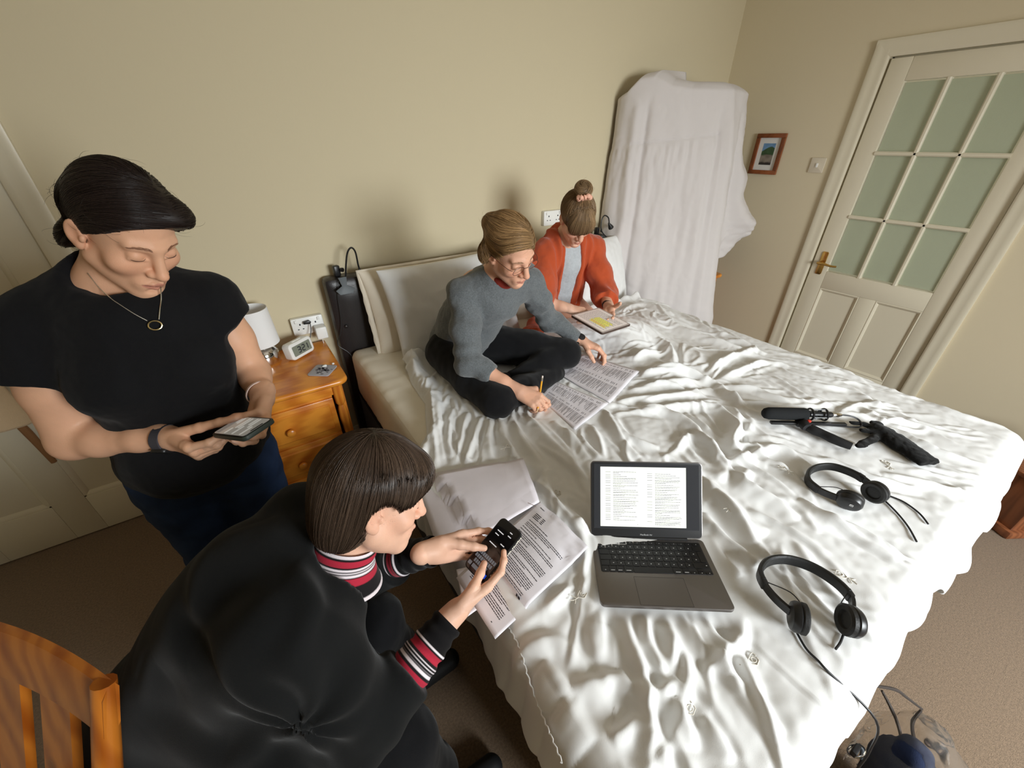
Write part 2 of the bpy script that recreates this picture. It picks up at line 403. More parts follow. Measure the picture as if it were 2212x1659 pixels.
panel(G1, yc+.045, .20, .70).build('door_panel', M_GLOSS, t)
panel(yc-.045, G4, .20, .70).build('door_panel', M_GLOSS, t)
hp = at_x(1776, 568, 0.006)         # brass handle
mb = MB().prism([(-.019,-.068),(-.013,-.076),(.013,-.076),(.019,-.068),(.019,.068),(.013,.076),(-.013,.076),(-.019,.068)], .007, (.006, hp[1], hp[2]), np.array([[0,0,-1.0],[-1,0,0],[0,1,0]]), .002)
h = mb.build('handle', M_BRASS, t)
mb = MB(); q = np.array([-.001, hp[1]+.003, hp[2]+.006]); mb.cyl(q, q+np.array([-.045,0,0]), .010, n=14)
mb.tube([q+np.array([-.045,.008,0]), q+np.array([-.05,-.03,.002]), q+np.array([-.048,-.075,-.004]), q+np.array([-.044,-.108,-.002])], [.0085,.0085,.007,.006], 10)
mb.build('lever', M_BRASS, h)
# architrave
t = thing('trim_1', None, None, (0, RY1, 0)); t['kind'] = 'structure'
AO = .080
def arch(p0, p1, inward):
    """moulded architrave: profile depth towards -x, width along 'inward'"""
    a = np.array(p0, float); b = np.array(p1, float); z = unit(b-a); L = np.linalg.norm(b-a)
    y = unit(inward); x = np.cross(y, z)
    R = np.stack([y, -np.array([1.0,0,0]), z], 1)
    prof = [(0, .0), (0, .020), (.010, .024), (.030, .020), (.058, .016), (.068, .018), (.075, .015), (AO, .012), (AO, .0)]
    mb = MB(); V = []; n = len(prof)
    for q, e in ((a, -1), (b, 1)):
        for w_, d_ in prof: V.append(q + y*w_ + np.array([-1.0,0,0])*d_)
    F = [tuple(range(n)), tuple(reversed(range(n, 2*n)))]+[(k, (k+1) % n, n+(k+1) % n, n+k) for k in range(n)]
    return mb.add(V, F)
arch((0, RY1+AO-.005, 0), (0, RY1+AO-.005, 2.05), (0,-1,0)).build('architrave', M_GLOSS, t, sharp=50)
arch((0, RY0-AO+.005, 0), (0, RY0-AO+.005, 2.05), (0,1,0)).build('architrave', M_GLOSS, t, sharp=50)
arch((0, RY1+AO-.005, 2.062), (0, RY0-AO+.005, 2.062), (0,0,-1)).build('architrave', M_GLOSS, t, sharp=50)
mb = MB(); mb.box2((.05, RY1-.010, 0), (.14, RY1, 1.985)); mb.box2((.05, RY0, 0), (.14, RY0+.008, 1.985)); mb.box2((.05, RY0, 1.977), (.14, RY1, 1.985)); mb.build('door_stop', M_GLOSS, t)
# dim hallway behind the glass
struct('wall_hallway', MB().box2((.9, -2.6, 0), (1.0, 0, ZC)), M_WALL, smooth=False)

# ---- door 2 : panelled door at the left end of the back wall
t = thing('door_2', None, None, (DX1, 0, 0)); t['kind'] = 'structure'
fy0, fy1 = .006, .046
def d2(x0, x1, z0, z1): return MB().box2((x0, fy0, z0), (x1, fy1, z1), .003)
d2(DX1-.115, DX1-.004, .006, 1.99).build('stile', M_GLOSS, t); d2(DX0+.004, DX0+.115, .006, 1.99).build('stile', M_GLOSS, t)
xm = (DX0+DX1)/2
d2(xm-.055, xm+.055, .006, 1.99).build('stile', M_GLOSS, t)
for z0, z1 in ((.006, .21), (.86, 1.04), (1.86, 1.99)):
    for x0, x1 in ((DX0+.115, xm-.055), (xm+.055, DX1-.115)): d2(x0, x1, z0, z1).build('rail', M_GLOSS, t)
for z0, z1 in ((.21, .86), (1.04, 1.86)):
    for x0, x1 in ((DX0+.115, xm-.055), (xm+.055, DX1-.115)):
        mb = MB().box2((x0, .020, z0), (x1, .040, z1)); r = .022; pr = [(0, 0), (r, 0), (r*.72, .006), (r*.3, .011), (0, .011)]
        for x, sg in ((x0, 1), (x1, -1)): mb.prism(pr, z1-z0, (x, .020, z0), np.array([[sg,0,0],[0,-1,0],[0,0,1.0]]))
        for z, sg in ((z0, 1), (z1, -1)): mb.prism(pr, x1-x0, (x0, .020, z), np.array([[0,0,1.0],[0,-1,0],[sg,0,0]]))
        mb.build('door_panel', M_GLOSS, t)
t = thing('trim_2', None, None, (DX1, 0, 0)); t['kind'] = 'structure'
mb = MB()
for p0, p1 in (((DX1-.004, 0), (DX1+.072, 2.075)),):
    mb.prism([(0,0),(.076,0),(.076,.016),(.062,.021),(.05,.015),(.022,.015),(.006,.012),(0,.008)], 2.075, (DX1-.004, -.0005, 0), np.array([[1.0,0,0],[0,-1,0],[0,0,1]]))
mb.build('architrave', M_GLOSS, t, sharp=50)
mb = MB().prism([(0,0),(.076,0),(.076,.016),(.062,.021),(.05,.015),(.022,.015),(.006,.012),(0,.008)], 2.075, (DX0+.004, -.0005, 0), np.array([[-1.0,0,0],[0,-1,0],[0,0,1]]))
mb.build('architrave', M_GLOSS, t, sharp=50)
MB().box2((DX0-.07, -.02, 2.0), (DX1+.07, -.0005, 2.075), .005).build('architrave', M_GLOSS, t)
mb = MB(); mb.box2((DX0, .047, 0), (DX1, .12, 1.995)); mb.build('door_stop', M_GLOSS, t)
# ---------------------------------------------------------------- the bed
BX0, BX1, BY0, BY1, BZ = -3.0, -1.22, -2.15, -.12, .66      # mattress
bed = thing('bed', 'dark double bed with a padded leather headboard and black fabric base', 'bed', (-2.05, -1.1, 0))
add_mesh('bed_base', *softbox((BX0-.01, BY0+.01, .02), (BX1+.01, BY1, .40), .015, .2), M_BLACKCLOTH, bed)
def hb_disp(P, N):
    d = np.zeros(len(P)); a = np.minimum(P[:,0]+3.035, -1.055-P[:,0]); b = 1.03-P[:,2]
    return .012*sstep(0, .10, a)*sstep(0, .10, b)*(N[:,1] < -.5)+.004*np.abs(perlin(P, 9, 3))*sstep(.16, .02, b)
add_mesh('headboard', *softbox((-3.035, -.10, .05), (-1.055, -.012, 1.03), .022, .02, hb_disp), M_LEATHER, bed)
for x in (-2.985, -1.08): MB().sphere((x, -.113, .79), .009, (1, .5, 1)).build('stud', M_LEATHER, bed)
def m_disp(P, N):
    top = sstep(.5, .9, N[:,2]); s = np.abs(perlin(P*np.array([.35, 1.6, 1]), 9, 5))*.006+np.abs(perlin(P*np.array([.3, 2.4, 1]), 16, 9))*.003
    return s*(.4+.6*top)+.003*perlin(P, 3, 2)
mt = add_mesh('mattress', *softbox((BX0, BY0, .385), (BX1, BY1+.015, BZ), .045, .016, m_disp), M_SHEET, None)
tag(mt, 'deep mattress in a cream fitted sheet, bare along the left side of the bed', 'mattress')

# duvet -------------------------------------------------------------------------------------------
A_ = lambda s: [(860+float(x)/2.765, 640+float(y)/2.765) for x, y in s]
B_ = lambda s: [(1400+float(x)/2.724, 640+float(y)/2.724) for x, y in s]
C_ = lambda s: [(1000+float(x)/2.724, 1050+float(y)/2.724) for x, y in s]
FOLDS = []     # fold crests traced on the bed: points, height (m), half width (m)
for pts, h_, w_ in (
 ([(190,540),(200,700),(215,860),(240,1040)],.016,.013),([(250,620),(245,800),(270,1000)],.018,.013),([(330,660),(300,820),(320,960)],.018,.014),
 ([(420,690),(380,820),(340,1000)],.016,.013),([(500,720),(440,880),(400,1010)],.019,.014),([(560,740),(545,850),(560,960)],.018,.014),
 ([(620,740),(640,850),(720,960)],.019,.014),([(680,720),(740,840),(850,980)],.016,.013),([(760,700),(880,830),(1000,950),(1130,1080)],.022,.018),
 ([(830,730),(960,850),(1090,1000)],.014,.014),([(920,740),(1060,860),(1140,960)],.016,.016),([(1010,790),(1130,880),(1200,960)],.016,.014),
 ([(1150,760),(1200,850),(1230,960)],.016,.013),([(1240,670),(1300,800),(1380,900),(1440,960)],.022,.016),([(1290,700),(1340,800),(1420,860),(1560,900)],.02,.016),
 ([(1450,660),(1600,680),(1750,760),(1850,860),(1960,960)],.026,.02),([(1380,640),(1500,660),(1700,640),(1900,660),(2020,780),(2010,860)],.024,.018),
 ([(1440,470),(1640,450),(1830,480),(1900,500)],.024,.02),([(1360,560),(1560,520),(1760,510),(1860,490)],.022,.02),([(1300,620),(1500,600),(1700,580),(1880,540)],.024,.018),
 ([(1280,360),(1400,390),(1480,360),(1610,330)],.022,.02),([(1540,280),(1620,330),(1640,430)],.024,.02),([(1560,130),(1700,200),(1850,250),(2000,300),(2150,330)],.026,.022),
 ([(1300,100),(1460,70),(1640,130)],.022,.02),([(1850,450),(1930,400),(2010,350)],.022,.016),([(1900,500),(2040,640),(2150,700)],.02,.016),
 ([(1640,880),(1760,830),(1880,900),(1960,1030),(1900,1080)],.024,.02),([(2020,790),(1990,880),(2100,960),(2210,1000)],.022,.018),
 ([(1830,1080),(1960,1190),(2100,1330),(2212,1400)],.020,.02),([(1850,1420),(1950,1560),(2050,1659)],.014,.018),
 ([(1040,1180),(1000,1230),(1090,1340),(1150,1450),(1165,1600)],.022,.016),([(880,1000),(900,1150),(980,1290),(1080,1380),(1140,1480)],.020,.02)):
    FOLDS.append((A_(pts), h_, w_))
for pts, h_, w_ in (
 ([(200,100),(330,180),(480,240),(620,300),(700,330)],.022,.02),([(0,430),(200,440),(330,480),(420,500)],.018,.016),([(380,420),(450,360),(560,330),(640,300)],.022,.016),
 ([(420,490),(560,420),(700,380),(830,400)],.02,.016),([(450,560),(560,620),(700,640),(900,700)],.018,.016),([(430,520),(620,540),(800,600),(1000,620)],.016,.016),
 ([(740,460),(860,540),(960,600),(1120,640)],.013,.014),([(500,640),(540,760),(520,860),(620,880),(760,880),(880,920)],.024,.018),([(450,960),(600,930),(750,890)],.018,.016),
 ([(600,1000),(560,1080),(640,1140),(760,1200),(900,1290)],.022,.02),([(620,880),(700,960),(830,1010)],.018,.016),([(330,1090),(420,1180),(520,1300),(640,1450)],.018,.02),
 ([(900,1180),(1040,1290),(1220,1360),(1380,1450),(1500,1540)],.022,.018),([(1050,930),(1200,1000),(1320,1060),(1460,1090),(1600,1120)],.016,.016),
 ([(1380,1030),(1600,1080),(1760,1130),(1900,1150)],.015,.014),([(1700,990),(1850,1040),(1980,1070)],.012,.014),([(1100,700),(1200,640),(1330,620),(1480,640)],.014,.014),
 ([(1340,760),(1460,780),(1580,840),(1700,900)],.012,.014),([(1000,820),(1180,850),(1240,880)],.012,.014),([(1600,850),(1750,920),(1880,960)],.010,.014),
 ([(900,470),(1040,520),(1180,540),(1300,600)],.012,.012),([(700,690),(900,660),(1060,700)],.012,.012),([(1250,560),(1380,640),(1500,660)],.010,.012)):
    FOLDS.append((B_(pts), h_, w_))
for pts, h_, w_ in (
 ([(680,200),(730,300),(740,420),(760,560),(800,760),(800,900),(820,1030)],.024,.018),([(980,720),(970,820),(1010,960),(1070,1110),(1080,1250),(1110,1400),(1090,1560),(1090,1700)],.024,.016),
 ([(1080,1290),(1130,1210),(1180,1190),(1280,1130)],.018,.016),([(1090,720),(1080,850),(1130,1000),(1200,1130)],.014,.014),([(1180,740),(1240,880),(1230,1000),(1210,1100)],.014,.014),
 ([(1280,740),(1380,880),(1500,1000),(1590,1100)],.016,.014),([(1400,740),(1500,880),(1560,960)],.014,.013),([(1640,740),(1650,880),(1550,960),(1590,1080),(1700,1200)],.016,.014),
 ([(440,700),(560,640),(700,560)],.012,.014),([(330,940),(450,900),(560,900),(680,1000),(740,1080)],.014,.018),([(640,1160),(800,1150),(900,1120),(980,1190)],.018,.02),
 ([(600,1240),(700,1400),(760,1500)],.014,.018),([(920,1060),(980,1160),(1060,1180)],.016,.014),([(1240,1240),(1330,1400),(1360,1540)],.016,.014),([(1150,1440),(1180,1560),(1200,1659)],.014,.014),
 ([(1420,1360),(1520,1480),(1600,1600)],.012,.014),([(870,1480),(960,1420),(1030,1330)],.016,.014),([(1480,40),(1600,160),(1720,300),(1800,420)],.018,.02),([(1420,150),(1540,300),(1680,400),(1780,460)],.016,.018),
 ([(1700,1180),(1800,1330),(1900,1450)],.010,.014),([(1420,1100),(1500,1020),(1590,960)],.012,.012),([(860,800),(880,900),(900,1060)],.012,.016),([(470,1020),(560,1120),(640,1240)],.012,.016)):
    FOLDS.append((C_(pts), h_, w_))
FOLDS = [(np.array([at_z(x, y, .69)[:2] for x, y in p]), h_, w_) for p, h_, w_ in FOLDS]
FOLDS = [(catmull(p, np.zeros(len(p)), 7)[0], h_, w_) for p, h_, w_ in FOLDS]

DU0, DU1 = -3.0-.26, -1.22+.43                 # flat extents along x (with the overhang)
DV0, DV1 = -2.17-.42, -.38                     # along y, foot hem .. head edge
NU, NV = 520, 430
def hem_left(v):                               # how far the duvet reaches to the left at each v
    return np.interp(v, [-2.6, -2.0, -1.55, -1.25, -1.12, -1.0, -.8, -.60, -.45, -.3], [-3.26, -3.26, -3.23, -3.21, -3.06, -2.945, -2.872, -2.86, -2.83, -2.80])
def foot_hem(u): return np.interp(u, [-3.4, -2.7, -2.45, -2.2, -2.0, -1.85, -1.6, -1.4, -1.2, -.8], [-2.41, -2.42, -2.43, -2.40, -2.41, -2.47, -2.40, -2.49, -2.50, -2.46])+.012*np.sin(u*38)+.008*np.sin(u*71)
def head_edge(u): return np.interp(u, [-3.0, -2.8, -2.5, -2.2, -2.05, -1.95, -1.75, -1.6, -1.2, -.7], [-.46, -.42, -.45, -.50, -.54, -.48, -.42, -.42, -.40, -.40])
fu = np.linspace(0, 1, NU); fv = np.linspace(0, 1, NV)
V0 = DV0+(DV1-DV0)*fv
UU = np.empty((NU, NV)); VV = np.empty((NU, NV))
for j in range(NV):
    l = hem_left(V0[j]); UU[:, j] = l+(DU1-l)*fu
for i in range(NU):
    f = foot_hem(UU[i]); h = head_edge(UU[i]); VV[i] = f+(h-f)*fv
# height field on the bed top
def clampxy(u, v): return np.clip(u, -3.06, -1.15), np.clip(v, -2.23, 0)
def splat(H, U, V, P, h_, w_, taper=True):
    """raise a fold crest along the polyline P"""
    m = w_*4.5; box = (U > P[:,0].min()-m) & (U < P[:,0].max()+m) & (V > P[:,1].min()-m) & (V < P[:,1].max()+m)
    if not box.any(): return
    u = U[box]; v = V[box]; best = np.full(u.shape, 1e9); sd = np.zeros(u.shape); tt = np.zeros(u.shape)
    L = np.concatenate([[0], np.cumsum(np.linalg.norm(np.diff(P, axis=0), axis=1))]); tot = L[-1]
    for k in range(len(P)-1):
        a = P[k]; d = P[k+1]-a; l2 = d@d+1e-12; t = np.clip(((u-a[0])*d[0]+(v-a[1])*d[1])/l2, 0, 1)
        dx = u-a[0]-d[0]*t; dy = v-a[1]-d[1]*t; q = dx*dx+dy*dy; n = q < best; best[n] = q[n]; tt[n] = (L[k]+t[n]*math.sqrt(l2))/tot
        sd[n] = np.sign(d[0]*dy[n]-d[1]*dx[n])
    q = np.sqrt(best)/w_; tp = np.clip(4*tt*(1-tt), 0, 1)**.6 if taper else 1
    q = np.where(sd > 0, q*1.35, q*.8)                       # steeper on one side
    H[box] += h_*tp*(np.exp(-q*q*.9)*1.15-.30*np.exp(-(q-2.1)**2*.8))
rng = np.random.RandomState(11)
H = np.zeros((NU, NV)); cu, cv = clampxy(UU, VV)
for P, h_, w_ in FOLDS: splat(H, cu, cv, P, h_*.80, w_*.92)
# smaller creases that follow the direction of the nearest traced fold
fp = np.concatenate([p[:-1] for p, _, _ in FOLDS]); fd = np.concatenate([np.diff(p, axis=0) for p, _, _ in FOLDS]); fd /= np.linalg.norm(fd, axis=1)[:, None]+1e-9
for k in range(420):
    c = np.array([rng.uniform(-3.0, -1.1), rng.uniform(-2.2, -.45)]); w2 = 1/((np.sum((fp-c)**2, 1))+.003)**1.5
    ang2 = 2*np.arctan2(fd[:,1], fd[:,0]); a = .5*math.atan2((w2*np.sin(ang2)).sum(), (w2*np.cos(ang2)).sum())+rng.normal()*.25
    L = rng.uniform(.05, .17); b = rng.normal()*.3; s = np.linspace(-1, 1, 6)
    P = c+np.stack([np.cos(a+b*s)*s*L, np.sin(a+b*s)*s*L], 1)
    splat(H, cu, cv, P, rng.uniform(.002, .0065), rng.uniform(.006, .012))
PP = np.stack([cu, cv], -1)
H += .010*perlin(PP, 3.1, 21)+.004*perlin(PP, 9, 22)+.0012*perlin(PP, 40, 23)+.0025*np.abs(perlin(PP, 17, 24))
# legs of the person in orange under the duvet, and the puffy lump beside the tablet
def bump2(cx, cy, rx, ry, h_, ang=0):
    x = (cu-cx)*math.cos(ang)+(cv-cy)*math.sin(ang); y = -(cu-cx)*math.sin(ang)+(cv-cy)*math.cos(ang); return h_*np.exp(-((x/rx)**2+(y/ry)**2)**1.3)
H = np.maximum(H, 0)*1.0+np.minimum(H, 0)
LUMP = bump2(-1.74, -.84, .17, .15, .10)+bump2(-1.95, -.66, .14, .16, .07)+bump2(-1.86, -1.12, .09, .22, .030)+bump2(-1.63, -1.12, .09, .22, .026)+bump2(-1.35, -.75, .14, .2, .035)
H += LUMP
# flattened under the things that lie on it
FLAT = []
def flatten(pts, z, soft=.05):
    """press the duvet to height z inside a convex polygon (world xy)"""
    global H
    P = np.array(pts, float); d = np.full(cu.shape, -1e9); A = 0.5*np.sum(P[:,0]*np.roll(P[:,1], -1)-np.roll(P[:,0], -1)*P[:,1]); sg = 1 if A > 0 else -1
    for k in range(len(P)):
        a = P[k]; e = unit(P[(k+1) % len(P)]-a); n = np.array([e[1], -e[0]])*sg; d = np.maximum(d, (cu-a[0])*n[0]+(cv-a[1])*n[1])
    m = sstep(soft, 0.0, d); H = H*(1-m)+(z+np.clip(H-z, -.02, 0)*.3)*m
FLATTEN = []
LAP = [at_z(*p, .69)[:2] for p in ((1297,1306),(1591,1318),(1516,1163),(1276,1158))]
flatten(LAP, .002, .05)
for poly in ([(1200,803),(1258,765),(1383,800),(1318,867)], [(1163,853),(1193,820),(1315,868),(1243,925)]): flatten([at_z(*p, .69)[:2] for p in poly], .004, .03)
flatten([at_z(*p, .69)[:2] for p in ((905,1030),(1130,995),(1165,1090),(1270,1192),(1090,1370),(1000,1230))], .004, .03)
# assemble: drape over the edges
BT = BZ+.022                                      # duvet top above the sheet
ov_l = np.maximum(-3.03-UU, 0); ov_r = np.maximum(UU+1.18, 0); ov_f = np.maximum(-2.185-VV, 0)
ovx = ov_r-ov_l; ovy = -ov_f; D = np.hypot(ovx, ovy); dirx = np.where(D > 0, ovx/np.maximum(D, 1e-9), 0); diry = np.where(D > 0, ovy/np.maximum(D, 1e-9), 0)
Rr = np.where(UU > -2.0, .075, .06); th = np.minimum(D/Rr, PI/2); rest = np.maximum(D-Rr*PI/2, 0)
hor = Rr*np.sin(th)+rest*.10; drop = Rr*(1-np.cos(th))+rest*.995
per = np.where(np.abs(ovx) > np.abs(ovy), VV, UU)
fold = (perlin(np.stack([per, D*.5], -1), 11, 31)*.030+perlin(np.stack([per, D*.3], -1), 23, 32)*.013)*sstep(.03, .20, D)*np.where(UU < -2.95, .55, 1)
X = np.clip(UU, -3.03, -1.18)+dirx*(hor+fold); Y = np.maximum(VV, -2.185)+diry*(hor+fold)
Z = BT-drop+H*np.where(D > 0, np.cos(th), 1)
X += dirx*H*np.sin(th); Y += diry*H*np.sin(th)
# edges that lie on the sheet: rolled and tucked down
e_head = head_edge(UU)-VV; e_left = UU-hem_left(VV)
edge = np.minimum(e_head, np.where(VV > -1.14, e_left, 9)); 
roll = .032*np.exp(-((edge-.045)/.03)**2)*(1+.8*perlin(PP, 14, 41))+.016*np.exp(-((edge-.02)/.015)**2)*perlin(PP, 40, 42)
ondeck = (D <= 0)
Z = np.where(ondeck, Z+roll*(.4+.6*sstep(-1.25, -.8, VV)), Z)
Z = np.where(ondeck, np.maximum(BZ+.006, BZ+.004+(Z-BZ-.004)*sstep(-.004, .035, edge)), Z)
# crumpled corner at the head end, left
cr = np.exp(-(((UU+2.80)/.085)**2+((VV+.46)/.10)**2)); Z += cr*(.035+.018*perlin(PP, 22, 43)); X += cr*.015*perlin(PP, 25, 44)
Z = np.maximum(Z, .05)
DV = np.stack([X, Y, Z], -1)
duvet = add_mesh('duvet', DV.reshape(-1, 3), grid_faces(NU, NV), M_LINEN, None)
tag(duvet, 'crumpled white duvet with tiny embroidered sprigs, spread over the bed', 'duvet')
md = duvet.modifiers.new('thickness', 'SOLIDIFY'); md.thickness = .008; md.offset = -1
_k = (DV[:, :, 2] > .5)
_XY = DV[::3, ::3][_k[::3, ::3]]
def duvet_z(x, y):
    """height of the duvet top at a point"""
    d = (_XY[:,0]-x)**2+(_XY[:,1]-y)**2; k = np.argsort(d)[:4]; w_ = 1/(d[k]+1e-6); return float((_XY[k,2]*w_).sum()/w_.sum())
def on_duvet(px, py, dz=0.0):
    """point of the duvet surface seen at a pixel of the photograph"""
    z = .70
    for _ in range(6):
        p = at_z(px, py, z); z = duvet_z(p[0], p[1])+dz
    return at_z(px, py, z)
# stitched cord along the left edge and the small embroidered sprigs
mb = MB(); pts = [on_duvet(x, y, .002) for x, y in ((1100,1358),(1122,1400),(1140,1460),(1165,1530),(1190,1590),(1215,1650))]
q = catmull(np.array(pts), np.zeros(len(pts)), 10)[0]; q[:, :2] += .0016*np.stack([np.sin(np.arange(len(q))*1.9), np.cos(np.arange(len(q))*1.9)], 1); mb.tube(q, .0016, 6, smooth=1); mb.build('seam', M_LINEN, duvet)
def sprig(px, py, a):
    c = on_duvet(px, py, .0015); mb = MB(); R = rotz(a)
    def cur(pts, r=.0011): mb.tube([c+R@np.array([x, y, 0]) for x, y in pts], r, 5, smooth=3)
    cur([(.011*math.cos(t)*(1+.25*math.sin(3*t)), .011*math.sin(t)*(1+.25*math.cos(2*t))) for t in np.linspace(0, 6.0, 14)])
    cur([(.005*math.cos(t), .005*math.sin(t)) for t in np.linspace(0, 5.5, 9)]); cur([(-.012,.004),(-.024,.010),(-.03,.018)]); cur([(-.02,.008),(-.03,.004)]); cur([(-.016,.006),(-.018,.020)])
    mb.build('embroidery', M_THREAD, duvet)
M_THREAD = mat('thread', srgb(214, 208, 196), .6, spec=.3)
for px, py, a in ((1258,1283,.4),(1628,1425,.2),(1490,1530,.3),(1815,1240,2.2),(1571,1088,1.0),(1690,1010,2.),(1100,962,.5),(1915,1000,1.2),(1205,1065,1.)): sprig(px, py, a)

# ---------------------------------------------------------------- pillows against the headboard
M_PCREAM = mat('cream_cotton', srgb(240, 230, 212), .8, spec=.2, bump=(800,.12,2), sheen=.1)
def add_pillow(label, w_, h_, t_, seed, c, z, x, m, wr=.006, frill=False):
    V, F = pillow(w_, h_, t_, seed, wr=wr); R = frame_from(z, x); o = weld(add_mesh('pillow', place(V, R, c), F, m))
    tag(o, label, 'pillow', None)
    if frill:                       # flat flange around the seam
        n = 160; s = np.linspace(0, 2*PI, n, endpoint=False); sq = 1/np.maximum(np.abs(np.cos(s)), np.abs(np.sin(s))); ex = np.stack([np.cos(s)*sq*w_/2*.955, np.sin(s)*sq*h_/2*.955, 0*s], 1); ox = ex*1.07+np.stack([0*s, 0*s, .006*np.sin(s*17)+.004*np.sin(s*31)], 1)
        Vf = np.stack([ex, ox], 1).reshape(-1, 3); f = add_mesh('flange', place(Vf, R, c), grid_faces(n, 2, True), m, o); mm = f.modifiers.new('t', 'SOLIDIFY'); mm.thickness = .003
    return o
add_pillow('cream frilled pillow leaning on the headboard at its left end, behind the white pillow', .76, .46, .17, 3, (-2.50, -.185, .835), (.02, -1, .28), (1, 0, .0), M_PCREAM, frill=True)
add_pillow('white pillow stood on its edge at the left, in front of the cream frilled pillow', .70, .47, .19, 8, (-2.47, -.335, .87), (.0, -1, .38), (1, .02, .02), M_LINEN)
add_pillow('cream pillow on the right half of the headboard, behind the person in orange', .74, .46, .17, 14, (-1.70, -.19, .835), (.02, -1, .26), (1, 0, 0), M_PCREAM)
add_pillow('white pillow standing at the right end of the headboard next to the draped stand', .50, .46, .16, 19, (-1.36, -.25, .83), (.1, -1, .36), (1, 0, 0), M_LINEN)
# ---------------------------------------------------------------- white cover draped over a tall stand in the corner
def drape():
    n = 300; m = 180
    base = np.array([(-1.13,-.03),(-1.145,-.07),(-1.13,-.125),(-1.04,-.215),(-.93,-.29),(-.80,-.365),(-.69,-.425),(-.625,-.445),(-.565,-.435),(-.48,-.425),(-.40,-.41),(-.35,-.375),(-.325,-.30),(-.315,-.18),(-.31,-.03)])
    P, _ = catmull(base, np.zeros(len(base)), 24); L = np.concatenate([[0], np.cumsum(np.linalg.norm(np.diff(P, axis=0), axis=1))]); s = np.linspace(0, L[-1], n)
    Q = np.stack([np.interp(s, L, P[:,0]), np.interp(s, L, P[:,1])], 1); T = np.gradient(Q, axis=0); T /= np.linalg.norm(T, axis=1)[:, None]; Nn = np.stack([T[:,1], -T[:,0]], 1); Nn = np.where((np.sum(Nn*(Q-np.array([-.7,-.05])), 1) > 0)[:, None], Nn, -Nn)
    f = s/L[-1]; fc0 = f[np.argmin(np.linalg.norm(Q-np.array([-.625,-.445]), axis=1))]; f5 = f[np.argmin(np.linalg.norm(Q-np.array([-.48,-.425]), axis=1))]
    top = np.interp(f, [0, .05, .10, .16, .24, .34, fc0, f5, .8, 1], [1.84, 1.86, 1.925, 1.935, 1.895, 1.88, 1.88, 1.878, 1.86, 1.83])
    hem = np.interp(f, [0, .15, .35, fc0-.02, fc0+.03, f5-.03, f5+.015, f5+.1, .9, 1], [.64, .62, .56, .46, .40, .38, .84, .90, .98, 1.1])
    flare = np.interp(f, [0, .12, .35, fc0, f5, f5+.06, 1], [.05, .03, .13, .21, .17, .05, .02])
    g = np.linspace(0, 1, m); c0 = np.array([-.70, -.17]); V = np.zeros((n, m, 3))
    for j, t in enumerate(g):
        if t < .20: q = t/.20; P2 = c0+(Q-c0)*(.08+.92*q**.8); z = top+.010*(1-q)-.30*np.maximum(0, q-.66)**2
        else: q = (t-.20)/.80; z = (top-.035)*(1-q)+hem*q; P2 = Q+Nn*(flare*np.clip((1.87-z)/1.4, 0, 1)**1.1)[:, None]
        V[:, j, :2] = P2; V[:, j, 2] = z
    Z = V[..., 2]; dn = np.clip((1.86-Z)/1.2, 0, 1); S_ = np.repeat(s[:, None], m, 1); ff = np.repeat(f[:, None], m, 1)
    seam = 1.585+.10*(S_-.30)                                         # gathered seam across the left-hand face
    below = sstep(.0, -.05, Z-seam)*(ff < fc0-.02)
    d = (perlin(np.stack([S_, Z*.10], -1), 7.5, 61)*.026+perlin(np.stack([S_, Z*.16], -1), 17, 62)*.011)*sstep(.05, .7, dn)
    d += (perlin(np.stack([S_, Z*.25], -1), 36, 63)*.010)*below*np.exp(-np.maximum(0, seam-Z)/.22)+.006*below
    d += -.007*np.exp(-((Z-seam)/.006)**2)*(ff < fc0-.03)*(ff > .1)
    d += .007*perlin(np.stack([S_+Z*.5, Z*.35-S_*.2], -1), 9, 66)*(1-below)*sstep(0, .1, dn)+.0035*np.abs(perlin(np.stack([S_*1.2, Z*1.5], -1), 15, 65))
    d += .012*np.abs(perlin(np.stack([S_, Z*.8], -1), 8, 68))*np.exp(-((Z-1.05)/.22)**2)*(ff < .3)
    strip = np.exp(-((ff-.105)/.022)**2)*sstep(0, .15, dn); d += .022*strip-.014*np.exp(-((ff-.155)/.014)**2)*sstep(0, .15, dn)
    d += .030*np.exp(-((ff-fc0-.012)/.022)**2)*sstep(.0, .25, dn)-.018*np.exp(-((ff-fc0+.040)/.018)**2)*sstep(.0, .25, dn)
    d += -.020*np.exp(-((ff-f5-.02)/.016)**2)*sstep(.05, .3, dn)
    V[..., :2] += Nn[:, None, :]*d[..., None]
    # the bundled, sleeve-like fold that hangs down on the right
    w_ = sstep(f5-.01, f5+.06, ff); grow = np.clip((1.80-Z)/.62, 0, 1)**1.2; end = sstep(.84, 1.10, Z)
    V[..., :2] += (Nn*np.array([1.0,.75]))[:, None, :]*(w_*grow*(.06+.10*end)*(1+.5*perlin(np.stack([S_*1.3, Z], -1), 7, 67)))[..., None]
    k = w_*np.exp(-((Z-1.02)/.13)**2); V[..., 0] += k*(.075+.03*perlin(V, 9, 69)); V[..., 1] -= k*.05; V[..., :2] += Nn[:, None, :]*(k*.03*np.abs(perlin(V, 22, 70)))[..., None]
    V[..., 0] = np.minimum(V[..., 0], -.02); V[..., 1] = np.minimum(V[..., 1], -.012)
    return V
V = drape(); n, m = V.shape[:2]
o = add_mesh('duvet_cover', V.reshape(-1, 3), grid_faces(n, m), mat('white_cover_cotton', srgb(214, 208, 206), .8, spec=.2, bump=(700,.12,2), sheen=.1))
mm = o.modifiers.new('thickness', 'SOLIDIFY'); mm.thickness = .005; mm.offset = 0
tag(o, 'white duvet cover draped over a tall stand in the corner right of the bed', 'cover')
t = thing('clothes_stand', 'dark upright of the stand hidden under the white draped cover', 'stand', (-.49, -.23, .711))
